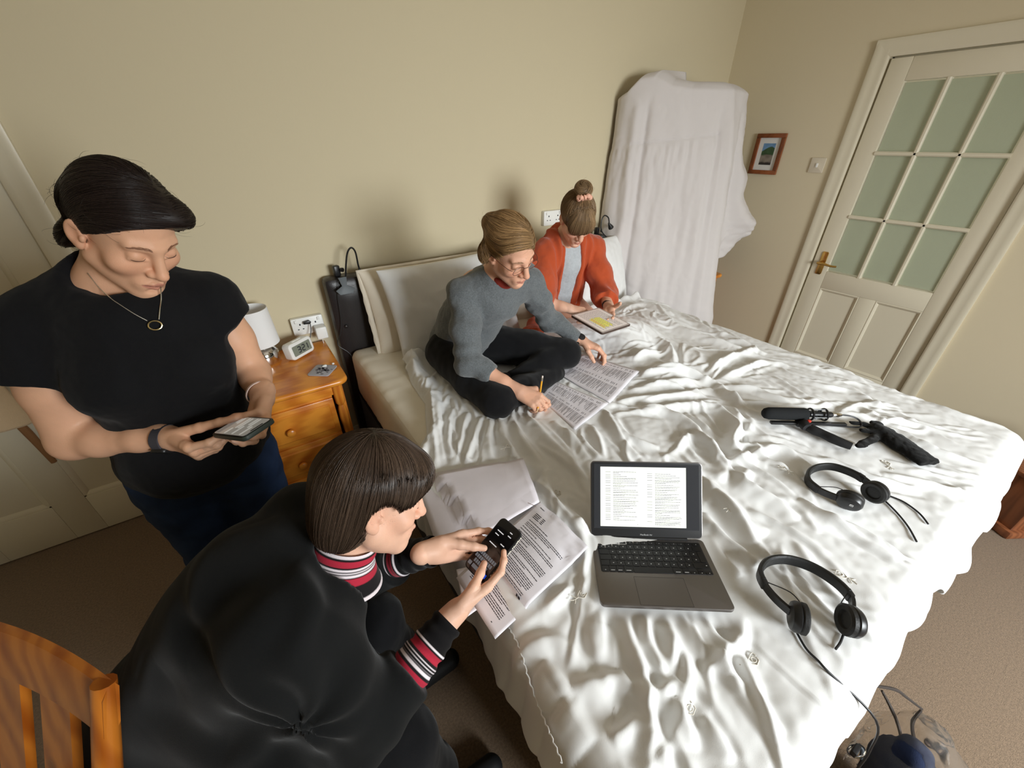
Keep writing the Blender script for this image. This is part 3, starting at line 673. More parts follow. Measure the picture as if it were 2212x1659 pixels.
for q in (((-.42,-.36,.72), (-.42,-.36,1.82)), ((-.42,-.10,.72), (-.42,-.10,1.82)), ((-.60,-.36,.72), (-.60,-.36,1.82)), ((-.60,-.10,.72), (-.60,-.10,1.82))): MB().cyl(*q, .010).build('upright', M_BLACKPL, t)
#, (-.42,-.36,1.82), .010); mb.cyl((-.42,-.10,.72), (-.42,-.10,1.82), .010); mb.cyl((-.60,-.36,.72), (-.60,-.36,1.82), .010); mb.cyl((-.60,-.10,.72), (-.60,-.10,1.82), .010); mb.build('upright', M_BLACKPL, t)
MB().cyl((-.92,-.23,1.80), (-.38,-.23,1.80), .011).build('rail', M_BLACKPL, t)
for x in (-.42, -.60): MB().cyl((x,-.36,1.82), (x,-.10,1.82), .010).build('crossbar', M_BLACKPL, t)
MB().box2((-.64,-.38,.711), (-.34,-.08,.725), .004).build('base', M_BLACKPL, t)
# ---------------------------------------------------------------- pine bedside chests
def nightstand(x0, x1, yf, label):
    """x0..x1 top, front edge at yf (negative), back against the wall"""
    t = thing('bedside_chest', label, 'chest', ((x0+x1)/2, (yf-.03)/2, 0)); zt = .71; yb = -.022; c = (x0+x1)/2
    w_ = x1-x0; d_ = yb-yf
    pts = [(x, y) for x, y in rrect(w_, d_, .045, 6)]; pts = [(x, y) if y < 0 else ((math.copysign(w_/2, x) if abs(x) > w_/2-.046 else x), min(y, d_/2)) for x, y in pts]
    pts2 = []
    for p in pts:
        if not pts2 or abs(p[0]-pts2[-1][0])+abs(p[1]-pts2[-1][1]) > 1e-4: pts2.append(p)
    MB().prism(pts2, .026, (c, (yf+yb)/2, zt-.026), bev=.011, seg=3).build('top', M_PINE, t)
    b0, b1, bf = x0+.028, x1-.028, yf+.035
    for xa, xb in ((b0, b0+.02), (b1-.02, b1)): MB().box2((xa, bf+.012, .06), (xb, yb-.004, zt-.026), .002).build('side_panel', M_PINE_V, t)
    MB().box2((b0+.02, yb-.02, .06), (b1-.02, yb-.008, zt-.03)).build('back_panel', M_PINE, t)
    MB().box2((b0+.045, bf+.004, zt-.082), (b1-.045, bf+.03, zt-.026), .003).build('rail', M_PINE, t)
    MB().box2((b0, bf+.0, .0), (b1, yb-.02, .065), .006).build('plinth', M_PINE, t)
    # turned quarter columns
    for xc in (b0+.024, b1-.024):
        pr = [(.010,.065),(.021,.07),(.021,.10),(.014,.115),(.019,.14),(.021,.20),(.018,.30),(.014,.355),(.021,.37),(.014,.385),(.017,.43),(.021,.50),(.018,.545),(.013,.565),(.021,.58),(.022,.625),(.022,.684),(.010,.684)]
        MB().lathe(pr, 20, (xc, bf+.014, 0)).build('column', M_PINE_V, t)
    zz = [(.435, .615), (.250, .422), (.072, .237)]
    for z0, z1 in zz:
        xa, xb = b0+.052, b1-.052
        mb = MB(); mb.box2((xa, bf+.004, z0), (xb, bf+.022, z1), .005); mb.box2((xa+.02, bf-.004, z0+.022), (xb-.02, bf+.01, z1-.022), .006, 1); d = mb.build('drawer', M_PINE, t)
        mb = MB(); zc = (z0+z1)/2-.006; mb.lathe([(.006,0),(.008,.006),(.0155,.012),(.019,.019),(.017,.026),(.010,.030),(.001,.031)], 18, (c, bf-.004, zc), np.array([[1.0,0,0],[0,0,-1],[0,1,0]])); mb.build('knob', M_PINE, d)
        MB().box2((xa, bf+.012, z1), (xb, bf+.03, z1+.013), .002).build('rail', M_PINE, t)
    return t
nightstand(-3.645, -3.090, -.50, 'pine bedside chest of drawers left of the bed, carrying the lamp and alarm clock')
nightstand(-.66, -.26, -.50, 'pine bedside chest right of the bed, mostly hidden behind the white draped cover')

# ---------------------------------------------------------------- lamp
lc = np.array([-3.372, -.135, .711])
t = thing('table_lamp', 'small table lamp with a white drum shade and round chrome base on the pine chest', 'lamp', lc)
MB().lathe([(.058,0),(.062,.004),(.064,.012),(.066,.035),(.064,.060),(.050,.078),(.022,.086),(.014,.092),(.014,.11)], 40, lc).build('base', M_CHROME, t)
mb = MB(); R0, R1, z0, z1 = .083, .075, .098, .262
mb.lathe([(R0,z0),(R1,z1),(R1-.0025,z1),(R0-.0025,z0),(R0,z0)], 48, lc, cap=False); mb.build('shade', mat('white_shade', srgb(246,246,246), .85, spec=.15, bump=(500,.2,2)), t, sharp=60)
mb = MB(); 
for a in (0, 2*PI/3, 4*PI/3): mb.cyl(lc+np.array([0,0,.235]), lc+np.array([.073*math.cos(a), .073*math.sin(a), .245]), .0016, n=6)
mb.cyl(lc+np.array([0,0,.1]), lc+np.array([0,0,.15]), .014); mb.sphere(lc+np.array([0,0,.18]), .022, (1,1,1.4)); mb.build('bulb_holder', M_WHITEPL, t)
# ---------------------------------------------------------------- alarm clock 3:21
cc = np.array([-3.2235, -.158, .711]); ca = math.radians(36)
Rc = rotz(ca)                                   # local x across the face, -y towards the viewer
t = thing('alarm_clock', 'white digital alarm clock showing 3:21 on the pine chest', 'clock', cc, Rc)
W_, Hh, Dp = .134, .078, .048
tilt = np.array([[1,0,0],[0,math.cos(-.14),-math.sin(-.14)],[0,math.sin(-.14),math.cos(-.14)]])
def cl(p): return np.asarray(p, float) @ tilt.T + np.array([0,0,.004])
def clbuild(mb, n, m, par): mb.v = [tuple(cl(p)) for p in mb.v]; return mb.build(n, m, par, local=True)
mb = MB().prism(rrect(W_, Hh, .017, 6), Dp, (0, Dp/2, Hh/2), np.array([[1.0,0,0],[0,0,-1],[0,1,0]]), .006, 3); clbuild(mb, 'case', M_WHITEPL, t)
mb = MB().prism(rrect(W_-.030, Hh-.030, .004, 4), .002, (0, -Dp/2+.0008, Hh/2), np.array([[1.0,0,0],[0,0,-1],[0,1,0]])); scr = clbuild(mb, 'display', mat('lcd', srgb(132,138,124), .25, coat=.4), t)
mb = MB()
def seg7(d, x, z, h, w_):
    on = {'0':'abcdef','1':'bc','2':'abged','3':'abgcd','4':'fgbc','5':'afgcd','6':'afgedc','7':'abc','8':'abcdefg','9':'abcdfg'}[d]; k = .0052
    bx = dict(a=(x,z+h,w_,k), g=(x,z+h/2,w_,k), d=(x,z,w_,k), f=(x-w_/2,z+h*.75,k,h/2), b=(x+w_/2,z+h*.75,k,h/2), e=(x-w_/2,z+h*.25,k,h/2), c=(x+w_/2,z+h*.25,k,h/2))
    for s in on: X, Z, a, b = bx[s]; mb.box((X, -Dp/2-.0014, Z), (a*.92, .0008, b*.92))
seg7('3', -.017, Hh/2-.0135, .027, .014); seg7('2', .008, Hh/2-.0135, .027, .014); seg7('1', .026, Hh/2-.0135, .027, .014)
mb.box((-.0048, -Dp/2-.0014, Hh/2+.006), (.003,.0008,.003)); mb.box((-.0048, -Dp/2-.0014, Hh/2-.006), (.003,.0008,.003))
o = clbuild(mb, 'digits', M_INK, scr.parent); o.parent = scr
clbuild(MB().box((0, 0, Hh+.0005), (.05, .016, .005), .002), 'snooze_button', M_WHITEPL, t)
# ---------------------------------------------------------------- coaster and earplug
q = [at_z(*p, .713) for p in ((658,820),(676,794),(728,795),(712,822))]; c0 = sum(q)/4
a = math.atan2(*(((q[2]-q[1])+(q[3]-q[0]))[1::-1])); Rk = rotz(a)
t = thing('coaster', 'square grey patterned coaster near the front corner of the pine chest', 'coaster', (c0[0]+.012, c0[1]+.03, .7105), Rk)
MB().prism(rrect(.098, .098, .012, 5), .004, (0,0,0), None, .001).build('board', mat('coaster_face', srgb(176,176,186), .5), t, local=True)
mb = MB(); r = np.random.RandomState(4)
for k in range(46):
    x, y = r.normal(size=2)*.019; s = r.uniform(.003,.0065); ang = r.uniform(0, 6.28)
    pts = [(x+s*math.cos(ang+2*PI*i/7)*(1+.4*(i % 2)), y+s*.7*math.sin(ang+2*PI*i/7)) for i in range(7)]; mb.prism(pts, .0003, (0,0,.0041))
o = mb.build('print', mat('coaster_print', srgb(98,96,108), .6), t, local=True)
e = at_z(720, 786, .716)
t = thing('earplug', 'tiny white earplug lying by the right edge of the pine chest', 'earplug', (e[0]-.012, e[1]+.0, .7105))
p0 = np.array([e[0]-.014, e[1], .7165]); mb = MB(); mb.lathe([(.002,0),(.006,.002),(.006,.010),(.0035,.018),(.001,.021)], 12, p0+np.array([-.014,0,0]), np.array([[0,0,1.0],[0,1,0],[-1,0,0]]).T); mb.build('plug', M_WHITEPL, t)
MB().sphere(p0+np.array([.014,.004,-.001]), .0055, (1.1,.9,.8)).build('tip', M_WHITEPL, t)

# ---------------------------------------------------------------- sockets and switch
def socket(c, label, double=True, w_=.146):
    t = thing('wall_socket', label, 'socket', (c[0], -.001, c[2])); z = c[2]; x = c[0]
    MB().prism(rrect(w_, .086, .006, 4), .030, (x, -.0006, z), np.array([[1.0,0,0],[0,0,-1],[0,1,0]]), .003).build('plate', M_WHITEPL, t)
    for s in ((-1, 1) if double else (0,)):
        mb = MB(); mb.box((x+s*.036, -.0315, z+.012), (.006,.003,.008)); mb.box((x+s*.036-.011, -.0315, z-.012), (.007,.003,.004)); mb.box((x+s*.036+.011, -.0315, z-.012), (.007,.003,.004)); mb.build('pin_hole', M_INK, t)
        MB().box((x+s*.052 if double else x+.02, -.033, z+.028), (.012,.008,.016), .002).build('rocker', M_WHITEPL, t)
    return t
s1 = np.array([-3.147, 0, .806]); socket(s1, 'white double wall socket above the pine chest left of the headboard')
s2 = np.array([-1.602, 0, 1.172]); socket(s2, 'white double wall socket on the wall above the right-hand pillows')
t = thing('usb_charger', 'white square plug-in charger in the right half of the wall socket', 'charger', (-3.102, -.035, .775))
MB().box((-3.101, -.061, .772), (.052,.052,.062), .006, None, 3).build('case', M_WHITEPL, t)
mb = MB().tube([(-3.104,-.066,.742),(-3.104,-.067,.715),(-3.098,-.05,.66),(-3.088,-.03,.58),(-3.085,-.03,.45)], .0018, 6); mb.build('cable', M_WHITEPL, t)
t = thing('clock_plug', 'small black plug with a thin lead in the left half of the wall socket', 'plug', (-3.165, -.035, .81))
MB().prism([(-.018,-.006),(.012,-.009),(.018,0),(.010,.009),(-.016,.006)], .02, (-3.150,-.034,.828), np.array([[1.0,0,0],[0,0,-1],[0,1,0]]), .003).build('body', M_BLACKPL, t)
MB().tube([(-3.138,-.05,.824),(-3.145,-.065,.79),(-3.165,-.08,.745),(-3.175,-.09,.722)], .0022, 6).build('lead', M_BLACKPL, t)
sw = at_x(1766, 357, 0)
t = thing('light_switch', 'white light switch on the wall beside the glazed door', 'switch', (0, sw[1], sw[2]))
MB().prism(rrect(.086, .086, .005, 4), .009, (0, sw[1], sw[2]), np.array([[0,0,-1.0],[-1,0,0],[0,1,0]]), .002).build('plate', mat('switch_plastic', srgb(222,212,192), .4), t)
MB().box((-.011, sw[1], sw[2]), (.008,.012,.024), .002).build('rocker', M_WHITEPL, t)

# ---------------------------------------------------------------- framed picture
pc = np.array([0, -.432, 1.503]); pw, ph = .198, .250
t = thing('picture_frame', 'small brown wood framed landscape picture on the right-hand wall', 'picture', pc)
Rp = np.array([[0,0,-1.0],[-1,0,0],[0,1,0]])      # local x -> -y, y -> z, z -> -x
M_FRAME = wood_mat('frame_wood', srgb(150, 84, 44), srgb(104, 54, 26), knots=False, scale=(8,8,8))
mb = MB(); b = .026
for x0, x1, y0, y1 in ((-pw/2, pw/2, ph/2-b, ph/2), (-pw/2, pw/2, -ph/2, -ph/2+b), (-pw/2, -pw/2+b, -ph/2+b, ph/2-b), (pw/2-b, pw/2, -ph/2+b, ph/2-b)):
    mb.box((-.011, pc[1]-(x0+x1)/2, pc[2]+(y0+y1)/2), (.020, x1-x0, y1-y0), .003)
mb.build('frame', M_FRAME, t)
MB().box((-.006, pc[1], pc[2]), (.004, pw-2*b+.004, ph-2*b+.004)).build('mount', mat('mount_card', srgb(226,224,220), .8), t, smooth=False)
# picture: hills, sky and rocks in relief-free paint, cell coloured grid
n0, n1 = 40, 60; U, Vv = np.meshgrid(np.linspace(-.042,.042,n0), np.linspace(-.066,.066,n1), indexing='ij'); k = (Vv+.066)/.132; PN = np.stack([U*30, k*4, 0*U], -1)
sky = np.array(srgb(112,150,190)[:3]); hill = np.array(srgb(62,84,58)[:3]); rock = np.array(srgb(132,122,112)[:3]); dark = np.array(srgb(58,52,50)[:3])
nz = perlin(PN, 1.3, 5); hl = .74+.10*np.sin(U*40+1)-.8*np.abs(U-.02)*4*.3; mix = sstep(hl, hl+.03, k)[..., None]; c_ = hill*(1+.5*nz[..., None])
g = sstep(.50, .42, k+.06*nz)[..., None]; c_ = c_*(1-g)+(rock*(1+.4*nz[..., None]))*g; g = sstep(.18, .08, k+.05*nz)[..., None]; c_ = c_*(1-g)+dark*g
c_ = c_*(1-mix)+(sky*(1+.25*nz[..., None]))*mix
Vp = np.stack([np.full_like(U, -.0086), pc[1]-U, pc[2]+Vv], -1).reshape(-1, 3)
add_mesh('print', Vp, grid_faces(n0, n1)[:, ::-1], attr_mat('picture_print', .35), t, colors=np.clip(c_.reshape(-1, 3), 0, 1))

# ---------------------------------------------------------------- clip-on reading lamps on the headboard
def clip_lamp(base, pts, head, label, cable):
    t = thing('clip_lamp', label, 'lamp', base); b = np.array(base)
    mb = MB(); mb.box(b+np.array([-.004,.012,.028]), (.030,.028,.052), .006, rotz(.2)); mb.cyl(b+np.array([.014,-.004,.034]), b+np.array([.022,-.012,.034]), .010); mb.build('clamp', M_BLACKPL, t)
    mb = MB(); mb.prism([(-.020,0),(-.012,-.040),(-.045,-.058),(-.030,-.080),(.030,-.080),(.045,-.058),(.012,-.040),(.020,0)], .007, b+np.array([.004,-.048,.010]), np.array([[1.0,0,0],[0,0,1],[0,1,0]]) @ np.array([[1,0,0],[0,.94,-.34],[0,.34,.94]]), .002); mb.build('clip_pad', mat('grey_rubber', srgb(92,98,102), .5), t)
    MB().tube(pts, .0042, 8, smooth=6).build('gooseneck', M_BLACKPL, t)
    h = np.array(head); mb = MB(); d = unit(h-np.array(pts[-1])); R = frame_from(d, (1,0,.1)); mb.lathe([(.005,-.01),(.008,.0),(.012,.012),(.017,.026),(.018,.034),(.014,.036),(.012,.030),(.001,.030)], 18, np.array(pts[-1]), R); mb.build('lamp_head', M_BLACKPL, t)
    if cable: MB().tube(cable, .0018, 6, smooth=5).build('cable', M_BLACKPL, t)
    return t
L = lambda p: at_y(p[0], p[1], -.10)
gp = [L(p) for p in ((745,600),(746,570),(749,545),(757,534),(766,543),(772,570),(776,583))]; gp = [p+np.array([0,-.012,0]) for p in gp]
cb = [at_y(*p, -.118) for p in ((731,607),(730,640),(737,690),(736,720),(730,745))]+[np.array([-2.995,-.135,.62]), np.array([-3.035,-.15,.42])]
clip_lamp((-2.958,-.075,1.030), gp, L((782,598))+np.array([0,-.012,0]), 'black clip-on reading lamp with an arched neck on the left end of the headboard', cb)
gp = [at_y(*p, -.15) for p in ((1318,520),(1300,500),(1299,480),(1305,466),(1314,470),(1316,484))]
clip_lamp((-1.235,-.075,1.030), gp, at_y(1322,496,-.15), 'black clip-on reading lamp behind the shoulder of the person in orange', None)

# ---------------------------------------------------------------- wooden box on the floor at the right
t = thing('wooden_box', 'brown wooden box on the carpet at the right edge by the wall', 'box', (-.42, -2.36, 0))
M_BOX = wood_mat('box_wood', srgb(140, 84, 52), srgb(104, 58, 34), knots=False)
Rb = rotz(-.55); bc = np.array([-.45, -2.40, 0])
def bb(c, d, bev=.004): return MB().box(bc+Rb@np.array(c), d, bev, Rb)
bb((0,0,.165), (.46,.30,.25)).build('body', M_BOX, t); bb((0,0,.302), (.49,.33,.024), .008).build('lid', M_BOX, t); bb((0,0,.022), (.50,.34,.044), .010).build('plinth', M_BOX, t)

# ---------------------------------------------------------------- pine chair at the left
ch = np.array([-3.944, -1.510, 0])      # local x: to the front, y: along the rail
Rch = np.stack([np.array([-.76,-.65,0]), np.array([.65,-.76,0]), np.array([0,0,1.0])], 1)
chair = thing('pine_chair', 'pine chair with a slatted back at the lower left behind the person in black', 'chair', ch)
M_CH = wood_mat('chair_pine', srgb(196, 116, 38), srgb(150, 74, 18), scale=(6,6,1.5), coat=.5, rough=.25)
def cp(x, y, z): return ch+Rch@np.array([x, y, 0])+np.array([0,0,z])
def lean(z): return -.20*max(0, z-.45)/.45
for y in (-.19, .19):
    MB().tube([cp(.02,y,0), cp(.03,y,.25), cp(.03,y,.45), cp(.03+lean(.7),y,.7), cp(.03+lean(.875),y,.875)], [.017,.020,.021,.019,.016], 12).build('leg', M_CH, chair)
    MB().tube([cp(.40,y*1.05,0), cp(.40,y*1.05,.2), cp(.40,y*1.05,.43)], [.015,.021,.019], 12).build('leg', M_CH, chair)
    MB().cyl(cp(.03,y,.2), cp(.40,y*1.05,.2), .010).build('stretcher', M_CH, chair)
MB().cyl(cp(.21,-.19,.2), cp(.21,.19,.2), .010).build('stretcher', M_CH, chair)
V, F = softbox((-.215,-.22,-.018), (.215,.22,.018), .012, .05); add_mesh('seat', V@Rch.T+cp(.21,0,.445), F, M_CH, chair)
def curved_rail(z0, z1, th, amp):
    V = []; ys = np.linspace(-.205,.205,17); pr = [(-th, z0), (-th*.6, z0-.006), (th*.6, z0-.006), (th, z0), (th, z1-.012), (th*.5, z1), (-th*.5, z1), (-th, z1-.012)]
    for y in ys:
        bow = -.014*(1-(y/.205)**2); top = amp*(1-(y/.205)**2)
        for a, b in pr: V.append(cp(.03+lean(b)+a+bow, y, b+(top if b > (z0+z1)/2 else 0)))
    n = len(pr); F = [tuple(reversed(range(n))), tuple(range(16*n, 17*n))]+[(i*n+k, i*n+(k+1) % n, (i+1)*n+(k+1) % n, (i+1)*n+k) for i in range(16) for k in range(n)]
    return MB().add(V, F)
curved_rail(.800, .872, .012, .006).build('top_rail', M_CH, chair); curved_rail(.52, .56, .010, 0).build('cross_rail', M_CH, chair)
for y in (-.062, .062):
    b = -.014*(1-(y/.205)**2)
    MB().tube([cp(.03+lean(.55)+b,y,.55), cp(.03+lean(.7)+b,y,.70), cp(.03+lean(.82)+b,y,.82)], 1.0, prof=[(.007,.036),(-.007,.036),(-.007,-.036),(.007,-.036)], up=Rch[:,0], smooth=2).build('slat', M_CH, chair)
# low stool the person in black sits on
st = np.array([-3.64, -1.43, 0]); t = thing('stool', 'low dark stool under the seated person, hidden by the black cardigan', 'stool', st)
MB().lathe([(.13,.385),(.15,.392),(.155,.41),(.15,.428),(.13,.435)], 28, st).build('seat', M_BLACKSOFT, t)
for k in range(4):
    a = PI/4+k*PI/2; MB().cyl(st+np.array([.15*math.cos(a), .15*math.sin(a), 0]), st+np.array([.10*math.cos(a), .10*math.sin(a), .39]), .014).build('leg', M_BLACKPL, t)
# ---------------------------------------------------------------- implicit surfaces: bodies and clothes
f32 = np.float32
def sd_cone(P, a, b, ra, rb):
    a = np.asarray(a, f32); b = np.asarray(b, f32); ab = b-a; q = P-a; h = np.clip((q@ab)/(ab@ab+1e-9), 0, 1)
    q = q-h[:, None]*ab; return np.sqrt(np.einsum('ij,ij->i', q, q))-(ra+(rb-ra)*h)
def sd_ell(P, c, r, R=None):
    q = P-np.asarray(c, f32)
    if R is not None: q = q@np.asarray(R, f32)
    r = np.asarray(r, f32); k0 = np.sqrt(((q/r)**2).sum(1)); k1 = np.sqrt(((q/(r*r))**2).sum(1))+1e-9; return k0*(k0-1)/k1
def smin(a, b, k):
    if k <= 0: return np.minimum(a, b)
    h = np.clip(.5+.5*(b-a)/k, 0, 1); return b*(1-h)+a*h-k*h*(1-h)
def smax(a, b, k): return -smin(-a, -b, k)
class Sdf:
    def __init__(s): s.ops = []
    def cone(s, a, b, ra, rb, k=.02): s.ops.append(('+', k, lambda P: sd_cone(P, a, b, ra, rb))); return s
    def chain(s, pts, k=.02):
        """pts: list of (point, radius)"""
        for (a, ra), (b, rb) in zip(pts[:-1], pts[1:]): s.cone(a, b, ra, rb, k)
        return s
    def ell(s, c, r, R=None, k=.02): s.ops.append(('+', k, lambda P: sd_ell(P, c, r, R))); return s
    def add(s, fn, k=.02): s.ops.append(('+', k, fn)); return s
    def sub(s, fn, k=.01): s.ops.append(('-', k, fn)); return s
    def cut(s, n, p, k=.0):
        """keep the side the normal n points away from"""
        n = unit(n).astype(f32); c = f32(np.dot(n, p)); s.ops.append(('&', k, lambda P: P@n-c)); return s
    def __call__(s, P):
        P = np.asarray(P, f32); d = None
        for op, k, fn in s.ops:
            e = fn(P)
            if d is None: d = e
            elif op == '+': d = smin(d, e, k)
            elif op == '-': d = smax(d, -e, k)
            else: d = smax(d, e, k)
        return d
def local(fn, R, t, s=1.0, bound=None):
    """an sdf defined in local coordinates, placed in the world"""
    R = np.asarray(R, f32); t = np.asarray(t, f32)
    if bound is None: return lambda P: fn(((P-t)@R)/f32(s))*f32(s)
    def g(P):
        q = P-t; r = np.sqrt(np.einsum('ij,ij->i', q, q)); out = (r-f32(bound)).astype(f32); m = r < bound+.05
        if m.any(): out[m] = fn((q[m]@R)/f32(s))*f32(s)
        return out
    return g
def sdf_mesh(fn, lo, hi, h, newton=1):
    lo = np.asarray(lo, float); n = np.ceil((np.asarray(hi, float)-lo)/h).astype(int)+2; B = 6; nb = -(-n//B); n = nb*B
    ax = [lo[i]+h*(np.arange(nb[i])*B+(B-1)/2) for i in range(3)]; C_ = np.stack(np.meshgrid(*ax, indexing='ij'), -1).reshape(-1, 3)
    dc = fn(C_); act = np.abs(dc) < B*h*.95+.004
    D = np.repeat(np.repeat(np.repeat(dc.reshape(nb).astype(f32), B, 0), B, 1), B, 2).reshape(nb[0], B, nb[1], B, nb[2], B)
    ia = np.argwhere(act.reshape(nb)); o = np.stack(np.meshgrid(*[np.arange(B)]*3, indexing='ij'), -1).reshape(-1, 3)
    for c0 in range(0, len(ia), 400):
        bl = ia[c0:c0+400]; I = (bl[:, None, :]*B+o[None]); P = lo+h*I.reshape(-1, 3); v = fn(P).reshape(len(bl), B, B, B)
        D[bl[:,0], :, bl[:,1], :, bl[:,2], :] = v
    D = D.reshape(n); s = D < 0
    c8 = sum(s[i:n[0]-1+i, j:n[1]-1+j, k:n[2]-1+k].astype(np.int8) for i in (0,1) for j in (0,1) for k in (0,1))
    cell = (c8 > 0) & (c8 < 8); ids = np.full(cell.shape, -1, np.int32); ci = np.argwhere(cell); ids[cell] = np.arange(len(ci))
    acc = np.zeros((len(ci), 3)); cnt = np.zeros(len(ci))
    for a in range(3):
        for u in (0, 1):
            for w_ in (0, 1):
                o0 = np.zeros(3, int); o0[(a+1) % 3] = u; o0[(a+2) % 3] = w_; o1 = o0.copy(); o1[a] = 1
                d0 = D[tuple((ci+o0).T)]; d1 = D[tuple((ci+o1).T)]; m = (d0 < 0) != (d1 < 0); t = np.where(m, d0/(d0-d1+1e-12), 0)
                q = (ci+o0).astype(float); q[:, a] += t; acc[m] += q[m]; cnt[m] += 1
    V = lo+h*acc/cnt[:, None]; F = []
    for a in range(3):
        b, c = (a+1) % 3, (a+2) % 3; sl = [slice(None)]*3; sl[a] = slice(0, n[a]-1); sl2 = list(sl); sl2[a] = slice(1, n[a])
        e = s[tuple(sl)] != s[tuple(sl2)]; E = np.argwhere(e); E = E[(E[:, b] > 0) & (E[:, c] > 0) & (E[:, b] < n[b]-1) & (E[:, c] < n[c]-1)]
        db = np.zeros(3, int); db[b] = 1; dcv = np.zeros(3, int); dcv[c] = 1
        q = np.stack([ids[tuple((E-db-dcv).T)], ids[tuple((E-dcv).T)], ids[tuple(E.T)], ids[tuple((E-db).T)]], 1)
        fl = ~s[tuple(E.T)]; q[fl] = q[fl][:, ::-1]; F.append(q)
    F = np.concatenate(F); F = F[(F >= 0).all(1)]
    for _ in range(newton):
        d = fn(V); g = sdf_grad(fn, V, h*.25, d); V = V-np.clip(d, -h, h)[:, None]*g
    return V, F
def sdf_grad(fn, V, e, d=None):
    if d is not None:
        g = np.stack([fn(V+np.array([e,0,0]))-d, fn(V+np.array([0,e,0]))-d, fn(V+np.array([0,0,e]))-d], 1); return g/(np.linalg.norm(g, axis=1)[:, None]+1e-9)
    g = np.stack([fn(V+np.array([e,0,0]))-fn(V-np.array([e,0,0])), fn(V+np.array([0,e,0]))-fn(V-np.array([0,e,0])), fn(V+np.array([0,0,e]))-fn(V-np.array([0,0,e]))], 1)
    return g/(np.linalg.norm(g, axis=1)[:, None]+1e-9)
def multi_mesh(fn, patches):
    """patches: first (lo,hi,h) the coarse one, then finer boxes; seams overlap"""
    Vs = []; Fs = []; b = 0; h0 = patches[0][2]
    for i, (lo, hi, h) in enumerate(patches):
        V, F = sdf_mesh(fn, lo, hi, h)
        if i == 0:
            ins = np.zeros(len(V), bool)
            for l2, h2, _ in patches[1:]: ins |= ((V > np.array(l2)+2.2*h0) & (V < np.array(h2)-2.2*h0)).all(1)
            F = F[~ins[F].all(1)]; used = np.unique(F); mp = np.full(len(V), -1); mp[used] = np.arange(len(used)); V = V[used]; F = mp[F]
        Vs.append(V); Fs.append(F+b); b += len(V)
    return np.concatenate(Vs), np.concatenate(Fs)
def box_around(pts, m):
    p = np.array(pts); return p.min(0)-m, p.max(0)+m

# ---------------------------------------------------------------- anatomy
def head_sdf(o):
    """local frame: y forward, z up, x to the person's right; eye level z = 0.  o: options"""
    s = Sdf(); w_ = o.get('w', 1.0)
    s.ell((0,-.012,.036), (.073*w_,.094,.080)); s.ell((0,.020,-.036), (.060*w_,.068,.082), k=.03)
    for x in (-1, 1):
        s.cone((x*.049*w_,.000,-.060), (x*.012,.066,-.104), .021, .018, .028)
        s.ell((x*.040*w_,.056,-.030), (.026,.023,.022), k=.022)
        s.cone((x*.010,.083,.021), (x*.040,.068,.022), .0095, .009, .016)
    s.cone((0,.070,-.108), (0,.072,-.104), .017, .017, .02)
    for x in (-1, 1): s.sub(lambda P, x=x: sd_ell(P, (x*.031,.099,-.002), (.0185,.017,.0115)), .013)
    s.cone((0,.084,.014), (0,.106,-.034), .0085, .0115, .012)
    for x in (-1, 1): s.ell((x*.0125,.094,-.039), (.0085,.010,.0080), k=.007)
    s.ell((0,.108,-.036), (.0105,.0105,.0095), k=.006)
    for x in (-1, 1): s.sub(lambda P, x=x: sd_ell(P, (x*.0065,.102,-.0475), (.0042,.0065,.0032)), .003)
    # eyes: closed or lowered lids over the eyeballs
    for x in (-1, 1):
        s.add(lambda P, x=x: sd_ell(P, (x*.0315,.0725,-.001), (.0150,.0138,.0128)), .0045)
        s.cone((x*.018,.0835,-.0085), (x*.0445,.0755,-.0065), .0022, .0020, .005)
    # mouth
    s.ell((0,.078,-.073), (.030,.017,.022), k=.016)
    s.chain([((-.0235,.0850,-.0720),.0030), ((-.008,.0955,-.0670),.0048), ((0,.0960,-.0678),.0042), ((.008,.0955,-.0670),.0048), ((.0235,.0850,-.0720),.0030)], .004)
    s.chain([((-.0215,.0850,-.0745),.0030), ((0,.0940,-.0790),.0062), ((.0215,.0850,-.0745),.0030)], .0035)
    s.sub(lambda P: np.minimum(sd_cone(P, (-.024,.0890,-.0722), (0,.1015,-.0730), .0010, .0014), sd_cone(P, (0,.1015,-.0730), (.024,.0890,-.0722), .0014, .0010)), .003)
    s.sub(lambda P: sd_ell(P, (0,.093,-.0905), (.014,.008,.005)), .008)
    # ears
    for x in (-1, 1):
        er = rotz(x*.50) @ np.array([[1,0,0],[0,math.cos(.2),-math.sin(.2)],[0,math.sin(.2),math.cos(.2)]])
        s.add(lambda P, x=x, er=er: smax(sd_ell(P, (x*.0770*w_,-.014,-.012), (.0070,.0165,.0290), er), -sd_ell(P, (x*.0850*w_,-.010,-.008), (.0066,.0105,.0190), er), .004), .007)
        s.ell((x*.0745*w_,-.005,-.034), (.0060,.0085,.0100), k=.006); s.ell((x*.0745*w_,.003,-.014), (.005,.005,.008), k=.005)
    return s
